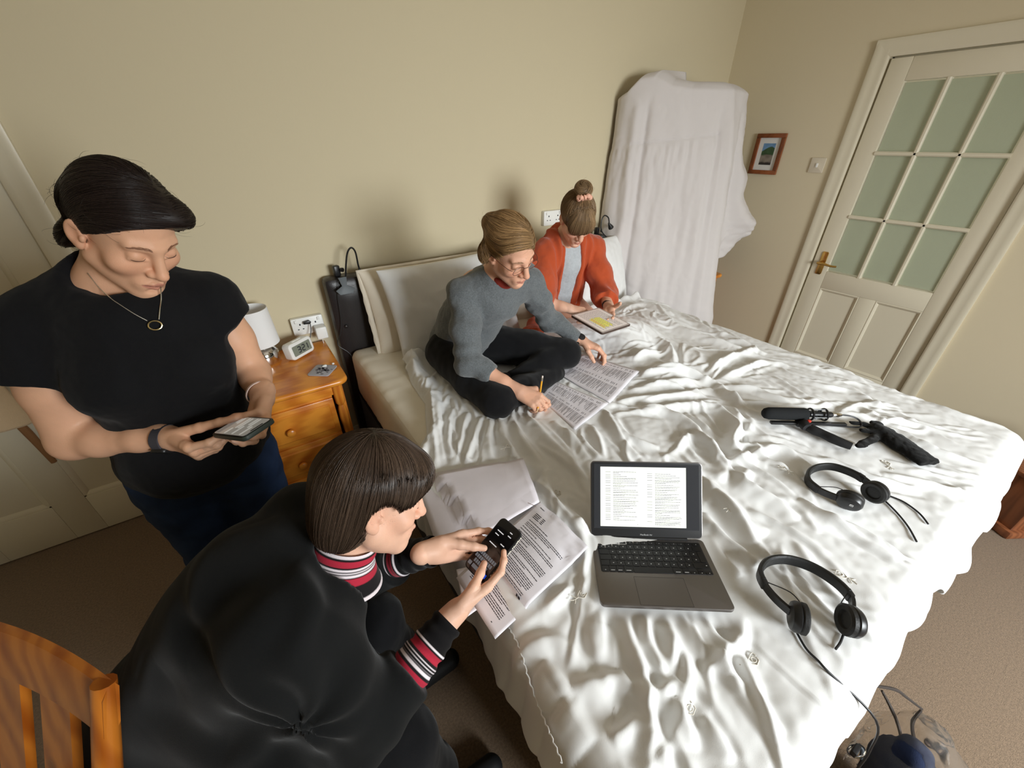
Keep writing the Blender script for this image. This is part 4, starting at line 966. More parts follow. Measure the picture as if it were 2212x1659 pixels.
def face_color(L, base, lip, blush=.25, lash=True):
    """vertex colours of the skin from head-local coordinates"""
    x, y, z = L[:,0], L[:,1], L[:,2]; ax = np.abs(x); c = np.tile(np.array(base[:3]), (len(L), 1))
    def mixc(m, col): c[:] = c*(1-m[:, None])+np.array(col[:3])*m[:, None]
    hd = (z > -.14) & (y > -.13)
    ck = np.exp(-(((ax-.043)/.024)**2+((z+.035)/.024)**2))*(y > .02)*hd; nt = np.exp(-((x/.016)**2+((z+.036)/.016)**2))*(y > .085)*hd
    red = np.array(base[:3])*np.array([1.0,.72,.66]); mixc(np.clip(blush*(ck+.8*nt), 0, 1), red)
    er = np.exp(-(((ax-.08)/.014)**2+((y+.012)/.025)**2+((z+.01)/.035)**2))*hd; mixc(.30*er, red)
    u = (z+.0672-.0012*np.sin(ax*200)+.0)/1; hw = np.clip(1-(ax/.0255)**2, 0, 1); lipm = sstep(.0015, -.0010, np.abs(z+.0728-.0045*hw)-.0048*hw)*(y > .080); lipl = sstep(.0015, -.0010, np.abs(z+.0728+.0052*hw)-.0056*hw)*(y > .080)
    mixc(np.clip(np.maximum(lipm, lipl), 0, 1)*.6*hd, lip)
    ln = sstep(.024, .020, ax)*np.exp(-((z+.0727)/.0013)**2)*(y > .082)*hd; mixc(.65*ln, np.array(lip[:3])*.35)
    sk = np.exp(-(((ax-.031)/.019)**2+((z-.003)/.010)**2))*(y > .055)*hd; mixc(.22*sk, np.array(base[:3])*np.array([.80,.62,.58]))
    nn = np.exp(-(((ax-.0065)/.004)**2+((z+.0475)/.003)**2))*(y > .09)*hd; mixc(.7*nn, np.array(base[:3])*.25)
    return c
FINGERS = dict(index=(.027,.088,(.043,.026,.021),.0088), middle=(.0085,.092,(.047,.030,.022),.0090), ring=(-.0100,.087,(.043,.028,.022),.0085), little=(-.0270,.078,(.034,.021,.019),.0075))
def hand_sdf(side, pose, thumb):
    """local frame: origin at the wrist, y to the fingers, z the back of the hand; thumb on +x*side.
    pose: per finger (spread, mcp, pip, dip) in degrees; thumb: three direction vectors (x towards the thumb side)"""
    S_ = np.array([side, 1, 1.0]); s = Sdf(); s.cone((0,-.035,0), (0,.010,0), .0225, .0225)
    s.ell((0,-.01,0), (.027,.045,.0185), k=.015)
    for n, (x, y, ln, r) in FINGERS.items():
        s.cone(np.array([x*.62, .012, 0])*S_, np.array([x, y-.004, 0])*S_, .0150, .0112 if n != 'little' else .0100, .012)
    s.ell(np.array([.016,.036,-.010])*S_, (.017,.028,.012), k=.012); s.ell(np.array([-.018,.040,-.008])*S_, (.012,.032,.011), k=.012)
    tips = {}; fin = []
    for n, (x, y, ln, r) in FINGERS.items():
        sp, a1, a2, a3 = [math.radians(v) for v in pose[n]]; p = np.array([x, y, .001])*S_; a = 0; ch = [(p-np.array([0,.012,0]), r*1.12)]; ch.append((p, r*1.15))
        for k, (L, da) in enumerate(zip(ln, (a1, a2, a3))):
            a += da; d = np.array([side*math.sin(sp)*math.cos(a), math.cos(sp)*math.cos(a), -math.sin(a)]); p = p+d*L; ch.append((p, r*(.98, .90, .74)[k]))
        g = Sdf().chain(ch, .004)
        for q, rr in ch[2:-1]: g.ell(q, (rr*1.08,)*3, k=.004)
        fin.append(g); tips[n] = (p, d)
    p = np.array([.020,.018,-.006])*S_; ch = [(p, .0145)]
    if isinstance(thumb, dict):                     # reach for a point: bend the middle joint outwards
        tg = np.array(thumb['to'], float); D = tg-p; L = np.linalg.norm(D); o = np.array(thumb.get('bend', (1,.3,0)), float)*S_; o = unit(o-D*np.dot(o, D)/(L*L+1e-9)); h = math.sqrt(max(.0, .104**2-L*L))*.45
        jj = [p+D*.43+o*h*1.0, p+D*.75+o*h*.72, tg]
    else:
        jj = []; q = p
        for L, d in zip((.044,.034,.026), thumb): q = q+unit(np.array(d, float)*S_)*L; jj.append(q)
    for q, r in zip(jj, (.0118,.0102,.0078)): d = unit(q-p); p = q; ch.append((q, r))
    g = Sdf().chain(ch, .006); fin.append(g); tips['thumb'] = (p, d)
    def fingers(P):
        d = fin[0](P)
        for q in fin[1:]: d = np.minimum(d, q(P))
        return d
    s.add(fingers, .006)
    return s, tips
def hand_frame(f, n):
    f = unit(f); n = np.asarray(n, float); n = unit(n-f*np.dot(n, f)); return np.stack([np.cross(f, n), f, n], 1)
RELAX = dict(index=(4,25,30,15), middle=(0,30,35,20), ring=(-3,35,38,20), little=(-8,38,38,20))
def arm(s, sh, el, wr, r=(.048,.040,.041,.0235), k=.02):
    """upper arm and forearm with the muscle belly"""
    sh, el, wr = [np.asarray(q, float) for q in (sh, el, wr)]
    s.chain([(sh, r[0]), (sh*.5+el*.5, r[0]*.92), (el, r[1])], k); m = el*.70+wr*.30
    s.chain([(el, r[1]*.98), (m, r[2]), (el*.3+wr*.7, r[2]*.74), (wr, r[3])], k); return s

# ---------------------------------------------------------------- hair strands
def strands(P, r, colors, name, m, parent, taper=.35):
    """P: (N, m, 3) points; thin three-sided tubes, one mesh"""
    N, k, _ = P.shape; T = np.gradient(P, axis=1); T /= np.linalg.norm(T, axis=2)[..., None]+1e-9
    up = np.array([.31,.52,.79]); A = np.cross(T, up); A /= np.linalg.norm(A, axis=2)[..., None]+1e-9; Bv = np.cross(T, A)
    w_ = (np.asarray(r)[:, None]*np.interp(np.linspace(0, 1, k), [0, .1, .7, 1], [.6, 1, .9, taper])[None])[..., None]
    V = np.stack([P+(A*math.cos(a)+Bv*math.sin(a))*w_ for a in (0, 2*PI/3, 4*PI/3)], 2)     # N,k,3,3
    i = np.arange(N)[:, None, None]*k*3; j = np.arange(k-1)[None, :, None]*3; e = np.arange(3)[None, None]; e2 = (e+1) % 3
    F = np.stack(np.broadcast_arrays(i+j+e, i+j+e2, i+j+3+e2, i+j+3+e), -1).reshape(-1, 4)
    C_ = np.repeat(np.asarray(colors)[:, None, :], k*3, 1).reshape(-1, 3)
    o = add_mesh(name, V.reshape(-1, 3), F, m, parent, colors=C_); o['kind'] = 'stuff'; return o
def flow(fn, P0, dirfn, steps, ds, off, stop=None):
    """trace strands over the surface fn = off following dirfn(P, step)"""
    P = P0.copy(); out = [P.copy()]; alive = np.ones(len(P), bool); D = np.zeros_like(P)
    for k in range(steps):
        d = dirfn(P, k); d = d/(np.linalg.norm(d, axis=1)[:, None]+1e-9)
        D = d if k == 0 else D*.45+d*.55; D /= np.linalg.norm(D, axis=1)[:, None]+1e-9
        Q = P+D*ds[:, None]; v = fn(Q); g = sdf_grad(fn, Q, .002); Q = Q-(v-off)[:, None]*g
        if stop is not None: alive &= ~stop(Q)
        P = np.where(alive[:, None], Q, P+D*1e-5); out.append(P.copy())
    return np.stack(out, 1)
def hair_mat(name, rough=.42):
    m = attr_mat(name, rough, spec=.35); p = m.node_tree.nodes['Principled BSDF']; p.inputs['Anisotropic'].default_value = .4; return m
M_SKINF = attr_mat('skin', .48, sss=.12, spec=.35, bump=(420,.12,3))
def skin_mesh(fn, patches, parent, R, t, base, lip, name='body', sc=1.0, blush=.25, nails=()):
    V, F = multi_mesh(fn, patches); L = ((V-t)@R)/sc; inh = (np.abs(L) < .16).all(1)
    c = np.tile(np.array(base[:3]), (len(V), 1)); c[inh] = face_color(L[inh], base, lip, blush)
    c *= (1+.05*perlin(V, 28, 3)+.03*perlin(V, 90, 4))[:, None]*np.array([1, 1, 1])
    mott = np.clip(perlin(V, 17, 6), 0, 1)[:, None]*.10; c = c*(1-mott)+c*np.array([1.0,.80,.76])*mott
    for p, d, up, r in nails:                       # pale nails on the backs of the finger ends
        q = V-np.asarray(p); m = np.exp(-((np.linalg.norm(q-np.outer(q@d, d)*.6-up*r*.8, axis=1))/(r*.62))**4); c = c*(1-.45*m[:, None])+np.array([.80,.58,.52])*.45*m[:, None]
        k = (np.linalg.norm(q, axis=1) < r*2.4); c[k] = c[k]*(1-.12)+c[k]*np.array([1.0,.72,.68])*.12
    return add_mesh(name, V, F, M_SKINF, parent, colors=np.clip(c, 0, 1))
def on_face(fn, p, off):
    p = np.array(p, float)
    for _ in range(4): d = fn(p); g = sdf_grad(fn, p, .001); p = p-(d-off)[:, None]*g
    return p
def lashes(R, t, sc, col_m, parent, fn, name='eyelash', lid=-.0070):
    for x in (-1, 1):
        mb = MB(); pts = [np.array([x*(.0315+.0150*math.sin(a)), .0725+.0150*math.cos(a)*.97, lid-.0020*math.cos(a*1.6)+.0015*abs(math.sin(a))]) for a in np.linspace(-.95, 1.02, 9)]
        pts = on_face(fn, pts, .0003); mb.tube([R@(p*sc)+t for p in pts], [.0002,.0004,.0005,.0006,.0007,.0008,.0008,.0006,.0003], 5, smooth=2); mb.build(name, col_m, parent)
def brows(R, t, sc, col, parent, fn, seed=1, zb=.021, thick=1.0):
    rng = np.random.RandomState(seed); n = 90; bm_ = hair_mat('brow_hair', .6)
    for x in (-1, 1):
        u = rng.uniform(0, 1, n); bx = .012+.036*u; z = zb+.004*np.sin(u*2.6)-.003*u*u+rng.normal(size=n)*.0012*thick*(1.2-.6*u); y = .0905-.0005*u-.55*np.maximum(0, bx-.016)*.75
        p0 = np.stack([x*bx, y, z], 1); d = np.stack([x*(.005+0*u), -.0022-0*u, .0022*(1-1.5*u)], 1)
        P = np.stack([p0+d*s for s in (0, .5, 1, 1.4)], 1); sh = P.shape; P = on_face(fn, P.reshape(-1, 3), .0006).reshape(sh); P = (P*sc)@R.T+t
        o = strands(P, np.full(len(P), .00032), np.tile(col, (len(P), 1)), 'eyebrow', bm_, parent); o['kind'] = 'stuff'
# ---------------------------------------------------------------- person standing at the left, looking at a phone
SKIN1 = srgb(222, 172, 140); LIP1 = srgb(172, 98, 88)
def rot_cols(x, y, z): return np.stack([unit(x), unit(y), unit(z)], 1)
W1 = thing('person', 'person standing in a black top and blue jeans, looking at a held phone', 'person', (-3.57, -.93, 0))
HR = np.stack([np.array([-.810,-.577,.107]), np.array([.420,-.696,-.582]), np.array([.411,-.426,.806])], 1); HT = np.array([-3.506,-.985,1.442]); HS = .965
hs = head_sdf(dict(w=1.03)); headfn = local(hs, HR, HT, HS, .17)
sR, eR, wR = at_t(66,712,.86), at_t(162,948,.975), at_t(368,946,.955)
sL, eL, wL = at_t(452,652,1.0), at_t(548,806,1.10), at_t(568,862,1.02)
nb = HT+HR@np.array([0,-.035,-.155])*HS
ph = np.array([-3.436,-1.209,1.043]); pX, pY, pZ = [unit(v) for v in ((-.868,-.495,-.048), (.463,-.840,.281), (-.179,.222,.958))]
# right hand under the phone, thumb over the screen
def to_local(Rf, w_, sc, p): return (np.asarray(p)-w_)@Rf/sc
fR = unit(at_t(452,994,.925)-wR); hRf = hand_frame(fR, (-.40,-.80,-.36))
poseR = dict(index=(2,44,26,10), middle=(0,50,34,14), ring=(-3,56,40,18), little=(-8,60,44,20))
hR, tipR = hand_sdf(-1, poseR, dict(to=to_local(hRf, wR, .98, ph-pX*.018-pY*.056+pZ*.011), bend=(1,.1,.3)))
fL = unit(ph-pX*.034-pZ*.034-pY*.035-wL); hLf = hand_frame(fL, (.50,-.10,-.85))
poseL = dict(index=(4,8,44,30), middle=(0,10,46,30), ring=(-4,14,48,30), little=(-9,18,46,30))
hL, tipL = hand_sdf(1, poseL, dict(to=to_local(hLf, wL, .95, ph-pX*.024-pY*.066+pZ*.012), bend=(1,.2,.6)))
b = Sdf(); tc = np.array([-3.575,-.925,0])
b.cone(nb, HT+HR@np.array([0,-.030,-.045])*HS, .053, .048, .03); b.add(headfn, .014)
b.ell(tc+[0,.01,1.17], (.125,.085,.15), k=.04); b.cone(sR+[.03,0,0], nb-[0,0,.04], .050, .055, .05); b.cone(sL-[.03,0,0], nb-[0,0,.04], .050, .055, .05)
b.ell(tc+[0,-.030,1.225], (.105,.058,.07), k=.05)
b.ell(tc+[0,0,.98], (.115,.085,.16), k=.05); b.ell(tc+[0,-.01,.85], (.135,.095,.10), k=.05)
for x in (-.085, .085): b.chain([(tc+[x,-.01,.80],.07), (tc+[x*.95,-.02,.46],.048), (tc+[x*.9,.02,.10],.032), (tc+[x,-.09,.045],.030)], .03)
arm(b, sR, eR, wR, (.062,.048,.041,.0270)); arm(b, sL, eL, wL, (.052,.040,.033,.0240))
b.add(local(hR, hRf, wR, .98, .22), .012); b.add(local(hL, hLf, wL, .95, .22), .012)
def nails_of(tips, Rf, w_, sc, names=('index','middle','ring','little','thumb')):
    return [((Rf@tips[n][0])*sc+w_, Rf@tips[n][1], Rf@(unit(np.cross(np.cross(tips[n][1], [0,0,1]), tips[n][1]))) , .0075) for n in names]
hp = [HT+HR@np.array(q)*HS for q in ((-.10,-.12,-.13),(.10,.13,.13),(.10,-.12,.13),(-.10,.13,-.13))]; l1, h1 = box_around(hp, .03)
kR = [wR]+[wR+hRf@tipR[n][0] for n in tipR]; kL = [wL]+[wL+hLf@tipL[n][0] for n in tipL]
skin_mesh(b, [((-4.0,-1.33,.0),(-3.25,-.78,1.60),.0065), (l1,h1,.0026), (*box_around(kR,.022),.0020), (*box_around(kL,.022),.0020)], W1, HR, HT, SKIN1, LIP1, sc=HS, blush=.32,
          nails=nails_of(tipR, hRf, wR, .98)+nails_of(tipL, hLf, wL, .95))
M_DHAIR = hair_mat('dark_hair', .38)
M_LASH = mat('lash', srgb(58,38,30), .6); lashes(HR, HT, HS, M_LASH, W1, hs); brows(HR, HT, HS, np.array(srgb(138,98,74)[:3]), W1, hs, 3)
# hair: parted on the left, swept back into a knot low at the nape
def cap1(P):
    d = sd_ell(P, (0,-.012,.040), (.083,.102,.097)); d = smin(d, sd_ell(P, (0,-.092,.0), (.060,.034,.060)), .03)
    d = smin(d, sd_ell(P, (.024,-.086,-.084), (.044,.034,.046)), .025); return smin(d, sd_ell(P, (-.045,.055,.075), (.038,.036,.030)), .03)
def hair1(P):
    front = P@unit((.05,.74,-.67)).astype(f32)-f32(.0140); side = sd_ell(P, (0,.050,-.058), (.125,.083,.098)); return smax(smax(cap1(P), front, .010), -side, .010)
hair1w = local(hair1, HR, HT, HS); full1 = local(cap1, HR, HT, HS)
CORN = [np.array([x, y, z]) for x in (-.1,.1) for y in (-.17,.12) for z in (-.13,.15)]
lo, hi = box_around([HT+HR@q for q in CORN], .01)
V, F = sdf_mesh(hair1w, lo, hi, .0035); rng = np.random.RandomState(5)
HC1 = np.array(srgb(34,25,22)[:3])
hair = add_mesh('hair', V, F, M_DHAIR, W1, colors=np.tile(HC1*.8, (len(V), 1)))
g = rng.choice(len(V), 6500); P0 = V[g]; Lc = ((P0-HT)@HR)/HS; keep = (Lc[:,1] > -.10) & (hair1w(P0) > -.004); P0 = P0[keep]+rng.normal(size=P0[keep].shape)*.001; Lc = Lc[keep]
knot = np.array([.020,-.100,-.105]); XP = -.030
def dir1(P, k):
    L = ((P-HT)@HR)/HS; t_ = knot-L; t_ /= np.linalg.norm(t_, axis=1)[:, None]; w_ = sstep(-.02, .075, L[:,1])[:, None]
    sw = np.stack([np.where(L[:,0] > XP, .95, -.9), np.full(len(L), -.35), np.full(len(L), -.10)], 1); t_ = t_*(1-w_)+sw*w_
    return t_@HR.T
S1 = flow(full1, P0, dir1, 9, rng.uniform(.008,.014,len(P0)), rng.uniform(-.0002,.0016,len(P0)), lambda Q: hair1w(Q) > .003)
strands(S1, rng.uniform(.0004,.0008,len(P0)), HC1*rng.uniform(.6,1.5,(len(P0),1)), 'hair_strands', M_DHAIR, hair)
# a few loose wisps round the outline
q = rng.choice(len(V), 160); P0 = V[q]; G = sdf_grad(hair1w, P0, .003); t_ = np.cross(G, rng.normal(size=G.shape)); t_ /= np.linalg.norm(t_, axis=1)[:, None]; Lw = rng.uniform(.012,.040,len(P0))[:, None]
W = np.stack([P0+t_*Lw*u+G*Lw*(.55*u-.45*u*u) for u in (0,.2,.4,.6,.8,1)], 1); strands(W, np.full(len(P0), .00022), np.tile(HC1*1.4, (len(P0), 1)), 'loose_hair', M_DHAIR, hair)

# black top with cap sleeves
s = Sdf(); dR = unit(eR-sR); dL = unit(eL-sL)
s.ell(tc+[0,.015,1.15], (.165,.115,.175), k=.04); s.ell(tc+[0,-.030,1.250], (.135,.088,.085), k=.05); s.ell(tc+[-.075,-.075,1.13], (.085,.075,.085), k=.06); s.ell(tc+[.075,-.075,1.13], (.085,.075,.085), k=.06)
s.ell(tc+[0,-.005,1.0], (.155,.120,.17), k=.05); s.ell(tc+[-.008,-.015,.87], (.178,.140,.13), k=.06)
s.cone(sR, nb+np.array([-.01,.01,-.02]), .068, .068, .05); s.cone(sL, nb+np.array([.01,.01,-.02]), .066, .068, .05)
slR = Sdf().cone(sR, sR+dR*.085+np.array([-.022,0,0]), .070, .088).cut(dR*.9+np.array([-.25,0,-.10]), sR+dR*.105, .004); s.add(slR, .035)
nL = dL*.8+np.array([.35,0,-.1]); slL = Sdf().cone(sL, sL+dL*.06+np.array([.006,0,.0]), .062, .070).cut(nL, sL+dL*.066, .004); s.add(slL, .035)
ncut = nb+np.array([.015,-.050,.035]); s.sub(lambda P: sd_ell(P, ncut, (.100,.088,.050), np.array([[1,0,0],[0,math.cos(.35),-math.sin(.35)],[0,math.sin(.35),math.cos(.35)]])), .006)
s.sub(lambda P: sd_cone(P, nb-np.array([0,0,.05]), HT, .064, .05), .006)
V, F = sdf_mesh(s, (-4.02,-1.22,.70), (-3.28,-.74,1.45), .0050)
G = sdf_grad(s, V, .004); dsp = .010*perlin(V*np.array([1,1,.5]), 9, 71)+.005*perlin(V*np.array([1,1,.7]), 22, 72)+.0012*perlin(V, 60, 73); hem = sstep(.76, .82, V[:,2]); V = V+G*dsp[:, None]*.9
hemz = .800+.02*np.sin(V[:,0]*9); lowm = V[:,2] < hemz+.0; V[:,2] = np.where(lowm, hemz+(V[:,2]-hemz)*.05, V[:,2])
_top_ops = list(s.ops)
M_TOP = mat('black_crepe', (.0085,.0085,.0095,1), .88, spec=.12, bump=(900,.35,3), sheen=.06)
add_mesh('top', V, F, M_TOP, W1)
# jeans
s = Sdf(); s.ell(tc+[-.01,-.008,.84], (.164,.128,.12), k=.05)
for x in (-.092, .076): s.chain([(tc+[x,-.01,.78],.096), (tc+[x*.98,-.03,.47],.070), (tc+[x*.92,.015,.12],.052)], .04)
s.cut((0,0,-1), (0,0,.085)); s.cut((0,0,1), (0,0,.93))
V, F = sdf_mesh(s, (-3.80,-1.10,.06), (-3.34,-.75,.96), .007); G = sdf_grad(s, V, .004); V = V+G*(.005*perlin(V*np.array([1,1,1.6]), 14, 75)+.002*perlin(V, 40, 76))[:, None]
M_JEANS = mat('blue_denim', srgb(38, 54, 84), .85, spec=.15, bump=(900,.4,3), mottle=(14,.25))
add_mesh('jeans', V, F, M_JEANS, W1)
for x in (-.088, .088):
    sh = Sdf().cone(tc+[x,.03,.045], tc+[x*1.05,-.13,.038], .043, .036).cut((0,0,-1), (0,0,.0015)); V, F = sdf_mesh(sh, tc+[x-.1,-.25,-.02], tc+[x+.1,.12,.12], .008); add_mesh('shoe', V, F, M_BLACKSOFT, W1)
# watch and bracelet
def band(c, ax, r0, r1, w_, th, n=28, x=(1,0,0)):
    R = frame_from(ax, x); V = []; pr = [(0,-w_/2),(th,-w_/2),(th,w_/2),(0,w_/2)]; F = []
    for k in range(n):
        a = 2*PI*k/n
        for q, z in pr: V.append(np.asarray(c)+R@np.array([(r0+q)*math.cos(a), (r1+q)*math.sin(a), z]))
    for k in range(n):
        k2 = (k+1) % n
        for j in range(4): F.append((k*4+j, k*4+(j+1) % 4, k2*4+(j+1) % 4, k2*4+j))
    return MB().add(V, F)
aR = unit(wR-eR); wc = wR-aR*.012
band(wc, aR, .0300, .0285, .022, .0035).build('watch_strap', mat('watch_strap', srgb(62,62,70), .6), W1)
up = unit(np.array([-.25,-.62,-.60])-aR*np.dot(np.array([-.25,-.62,-.60]), aR)); Rw = np.stack([np.cross(aR, up), aR, up], 1)
MB().prism(rrect(.034,.038,.009), .010, wc+up*.0265, Rw, .003).build('watch_case', M_BLACKPL, W1)
aL = unit(wL-eL); band(wL-aL*.028, unit(aL+np.array([.25,0,.15])), .033, .031, .006, .0022).build('bracelet', mat('pink_band', srgb(232,208,200), .5), W1)
# necklace
M_SILVER = mat('silver', (.85,.85,.83,1), .18, metal=1.0); M_GOLD = mat('gold', (.85,.72,.40,1), .2, metal=1.0)
def tstdist(px, py, fns, t0=.5, t1=1.6):
    """march a sight line to the first surface"""
    t = t0
    for _ in range(80):
        p = at_t(px, py, t)[None]; d = min(float(f(p)[0]) for f in fns)
        if d < .0008: break
        t += d*.75
        if t > t1: break
    return at_t(px, py, t)
TOPFN = Sdf(); TOPFN.ops = list(_top_ops)
pts = [tstdist(x, y, (b, TOPFN)) for x, y in ((190,590),(215,622),(240,645),(262,660),(290,678),(318,693))]
pts2 = [tstdist(x, y, (b, TOPFN)) for x, y in ((343,690),(345,670),(348,645),(347,620))]
off = unit(CAM-pts[-1])*.003
nk = MB(); nk.tube([p+off for p in pts], .0011, 6, smooth=4); nk.tube([p+off for p in pts2], .0011, 6, smooth=3)
chn = nk.build('necklace', M_SILVER, W1)
rc = tstdist(335, 703, (b, TOPFN))+off*1.6; Rn = frame_from(unit(CAM-rc)*.5+np.array([0,-.5,.2]), (1,0,0)); th = np.linspace(0, 2*PI, 28, endpoint=False)
MB().tube([rc+Rn@np.array([.0115*math.cos(a), .0095*math.sin(a), 0]) for a in th], .0017, 8, closed=True, smooth=1).build('pendant_ring', M_GOLD, chn)
# the phone
t = thing('phone', 'dark green cased phone with a light screen, held by the standing person', 'phone', ph, rot_cols(pX, pY, pZ))
MB().prism(rrect(.075,.151,.012), .011, (0,0,-.0075), None, .0025).build('case', mat('green_case', srgb(44,54,48), .5), t, local=True)
MB().prism(rrect(.069,.145,.010), .0008, (0,0,.0032)).build('bezel', M_BLACKPL, t, local=True)
M_SCR1 = mat('phone_screen_light', srgb(150,146,138), .12, coat=.6, emit=(srgb(200,196,186), .30))
sc = MB().prism([p for p in rrect(.064,.139,.007)], .0006, (0,0,.0037)).build('screen', M_SCR1, t, local=True)
MB().prism(rrect(.030,.005,.0024), .0004, (0,.066,.0043)).build('notch', M_BLACKPL, t, local=True)
mb = MB(); r = np.random.RandomState(3)
for k in range(9):
    y = .045-.0115*k; w_ = r.uniform(.018,.040); sd = -1 if k % 3 else 1; mb.prism(rrect(w_,.008,.003), .0002, (sd*(.029-w_/2), y, .0043))
mb.build('chat_bubbles', mat('bubble', srgb(188,186,180), .2, emit=(srgb(225,225,220), .35)), t, local=True)
mb = MB(); mb.box((0,-.056,.0044), (.06,.018,.0002)); mb.build('keyboard', mat('kb', srgb(120,118,114), .2, emit=(srgb(170,168,164), .25)), t, local=True)
# ---------------------------------------------------------------- person on the chair in a black cardigan, typing on a phone
SKIN2 = srgb(226, 180, 154); LIP2 = srgb(190, 112, 104)
W2 = thing('person', 'person with a brown bob in a black cardigan and striped cuffs, typing on a phone', 'person', (-3.66, -1.43, 0))
H2R = rot_cols((-.079,-.970,.232), (.895,-.172,-.411), (.439,.175,.881)); H2T = np.array([-3.243,-1.522,.990]); H2S = .985
hs2 = head_sdf(dict(w=.98)); head2 = local(hs2, H2R, H2T, H2S, .17)
nb2 = H2T+H2R@np.array([0,-.035,-.150])*H2S
sR, eR, wR = np.array([-3.435,-1.635,.885]), np.array([-3.375,-1.735,.655]), at_t(984,1322,.87)
sL, eL, wL = np.array([-3.375,-1.375,.855]), at_t(782,1225,1.00), at_t(936,1190,.915)
pel, kR, kL = np.array([-3.64,-1.43,.53]), at_z(885,1590,.50), at_z(822,1338,.52)
ph2 = np.array([-3.030,-1.620,.768]); qY, qZ = unit((.88,.15,.45)), np.array([-.45,-.10,.88]); qZ = unit(qZ-qY*np.dot(qZ, qY)); qX = np.cross(qY, qZ)
f_ = unit(ph2+qX*.046-qZ*.034-qY*.012-wR); g_ = hand_frame(f_, (.10,-.86,-.48)); SC2 = .94
hR, tipR = hand_sdf(-1, dict(index=(5,12,26,16), middle=(1,18,30,18), ring=(-3,24,34,20), little=(-8,28,36,20)), dict(to=to_local(g_, wR, SC2, ph2+qX*.010-qY*.036+qZ*.012), bend=(1,.1,.4)))
f2 = unit(ph2-qX*.056-qZ*.046+qY*.0-wL); g2 = hand_frame(f2, (.05,.84,-.52))
hL, tipL = hand_sdf(1, dict(index=(5,14,30,18), middle=(1,20,34,20), ring=(-3,26,38,22), little=(-8,30,40,22)), dict(to=to_local(g2, wL, SC2, ph2-qX*.014-qY*.012+qZ*.012), bend=(1,.1,.4)))
b2 = Sdf(); b2.cone(nb2, H2T+H2R@np.array([0,-.030,-.045])*H2S, .050, .046, .03); b2.add(head2, .014)
ch2 = np.array([-3.46,-1.49,.80])
b2.chain([(pel,.13),(np.array([-3.56,-1.46,.68]),.11),(ch2,.115),(nb2-[.03,0,.04],.055)], .04); b2.cone(sR, nb2-[.03,0,.05], .04, .04, .03); b2.cone(sL, nb2-[.03,0,.05], .04, .04, .03)
arm(b2, sR, eR, wR, (.045,.038,.036,.0225)); arm(b2, sL, eL, wL, (.045,.038,.036,.0225))
for k, s_ in ((kR,-1),(kL,1)):
    hip = pel+np.array([.03,.08*s_,-.02]); ft = np.array([k[0]+.02, k[1]+.03*s_, .10]); b2.chain([(hip,.070),(k,.040),(ft,.026),(ft+[.12,0,-.06],.024)], .02)
b2.add(local(hR, g_, wR, SC2, .22), .012); b2.add(local(hL, g2, wL, SC2, .22), .012)
hp = [H2T+H2R@np.array([x,y,z])*H2S for x in (-.1,.1) for y in (-.12,.13) for z in (-.14,.13)]
skin_mesh(b2, [((-3.90,-1.95,.0),(-2.93,-1.20,1.15),.0075), (*box_around(hp,.02),.0028), (*box_around([wR]+[wR+g_@tipR[n][0]*SC2 for n in tipR],.022),.0020), (*box_around([wL]+[wL+g2@tipL[n][0]*SC2 for n in tipL],.022),.0020)], W2, H2R, H2T, SKIN2, LIP2, sc=H2S, blush=.35,
          nails=nails_of(tipR, g_, wR, SC2)+nails_of(tipL, g2, wL, SC2))
lashes(H2R, H2T, H2S, M_LASH, W2, hs2); brows(H2R, H2T, H2S, np.array(srgb(110,84,66)[:3]), W2, hs2, 4)
# bobbed hair with a fringe
def cap2(P):
    d = sd_ell(P, (0,-.014,.036), (.092,.112,.099)); d = smin(d, sd_ell(P, (0,-.055,-.030), (.083,.062,.085)), .03); return smin(d, sd_ell(P, (0,.070,.060), (.060,.036,.035)), .03)
def hair2(P):
    d = smax(cap2(P), -(P[:,2]+f32(.080)-P[:,1]*f32(.10)), .006)                                  # nape line
    face = np.minimum(sd_ell(P, (0,.115,-.049), (.115,.090,.101)), sd_ell(P, (0,.046,-.073), (.130,.066,.100)))
    ear = np.minimum(sd_ell(P, (.088,.006,-.022), (.045,.034,.046)), sd_ell(P, (-.088,.006,-.022), (.045,.034,.046))); return smax(smax(d, -face, .006), -ear, .006)
h2w = local(hair2, H2R, H2T, H2S); c2w = local(cap2, H2R, H2T, H2S)
lo, hi = box_around([H2T+H2R@q for q in CORN], .02); V, F = sdf_mesh(h2w, lo, hi, .0035); rng = np.random.RandomState(6)
HC2 = np.array(srgb(74,60,50)[:3]); M_BHAIR = hair_mat('brown_hair', .36)
hair = add_mesh('hair', V, F, M_BHAIR, W2, colors=np.tile(HC2*.55, (len(V), 1)))
CW2 = np.array([.004,-.030,.130])
def dir2(P, k):
    L = ((P-H2T)@H2R)/H2S; r = L-CW2; r[:,2] = 0; n = np.linalg.norm(r, axis=1)[:, None]; r = r/(n+1e-6); w_ = sstep(.02, .105, n)
    d = r*(1-w_)+np.array([0,0,-1.0])*w_; d[:,0] += np.where(L[:,1] > .03, L[:,0]*3.0, 0)*.3; return d@H2R.T
q = rng.choice(len(V), 3600); P0 = V[q][h2w(V[q]) > -.004]; top = np.stack([rng.normal(size=3200)*.030, -.028+rng.normal(size=3200)*.035, np.full(3200, .13)], 1); P0 = np.concatenate([P0, H2T+(top@H2R.T)*H2S])
for _ in range(3): P0 = P0-c2w(P0)[:, None]*sdf_grad(c2w, P0, .003)
S2_ = flow(c2w, P0, dir2, 13, rng.uniform(.010,.017,len(P0)), rng.uniform(-.0002,.0026,len(P0)), lambda Q: h2w(Q) > .0035)
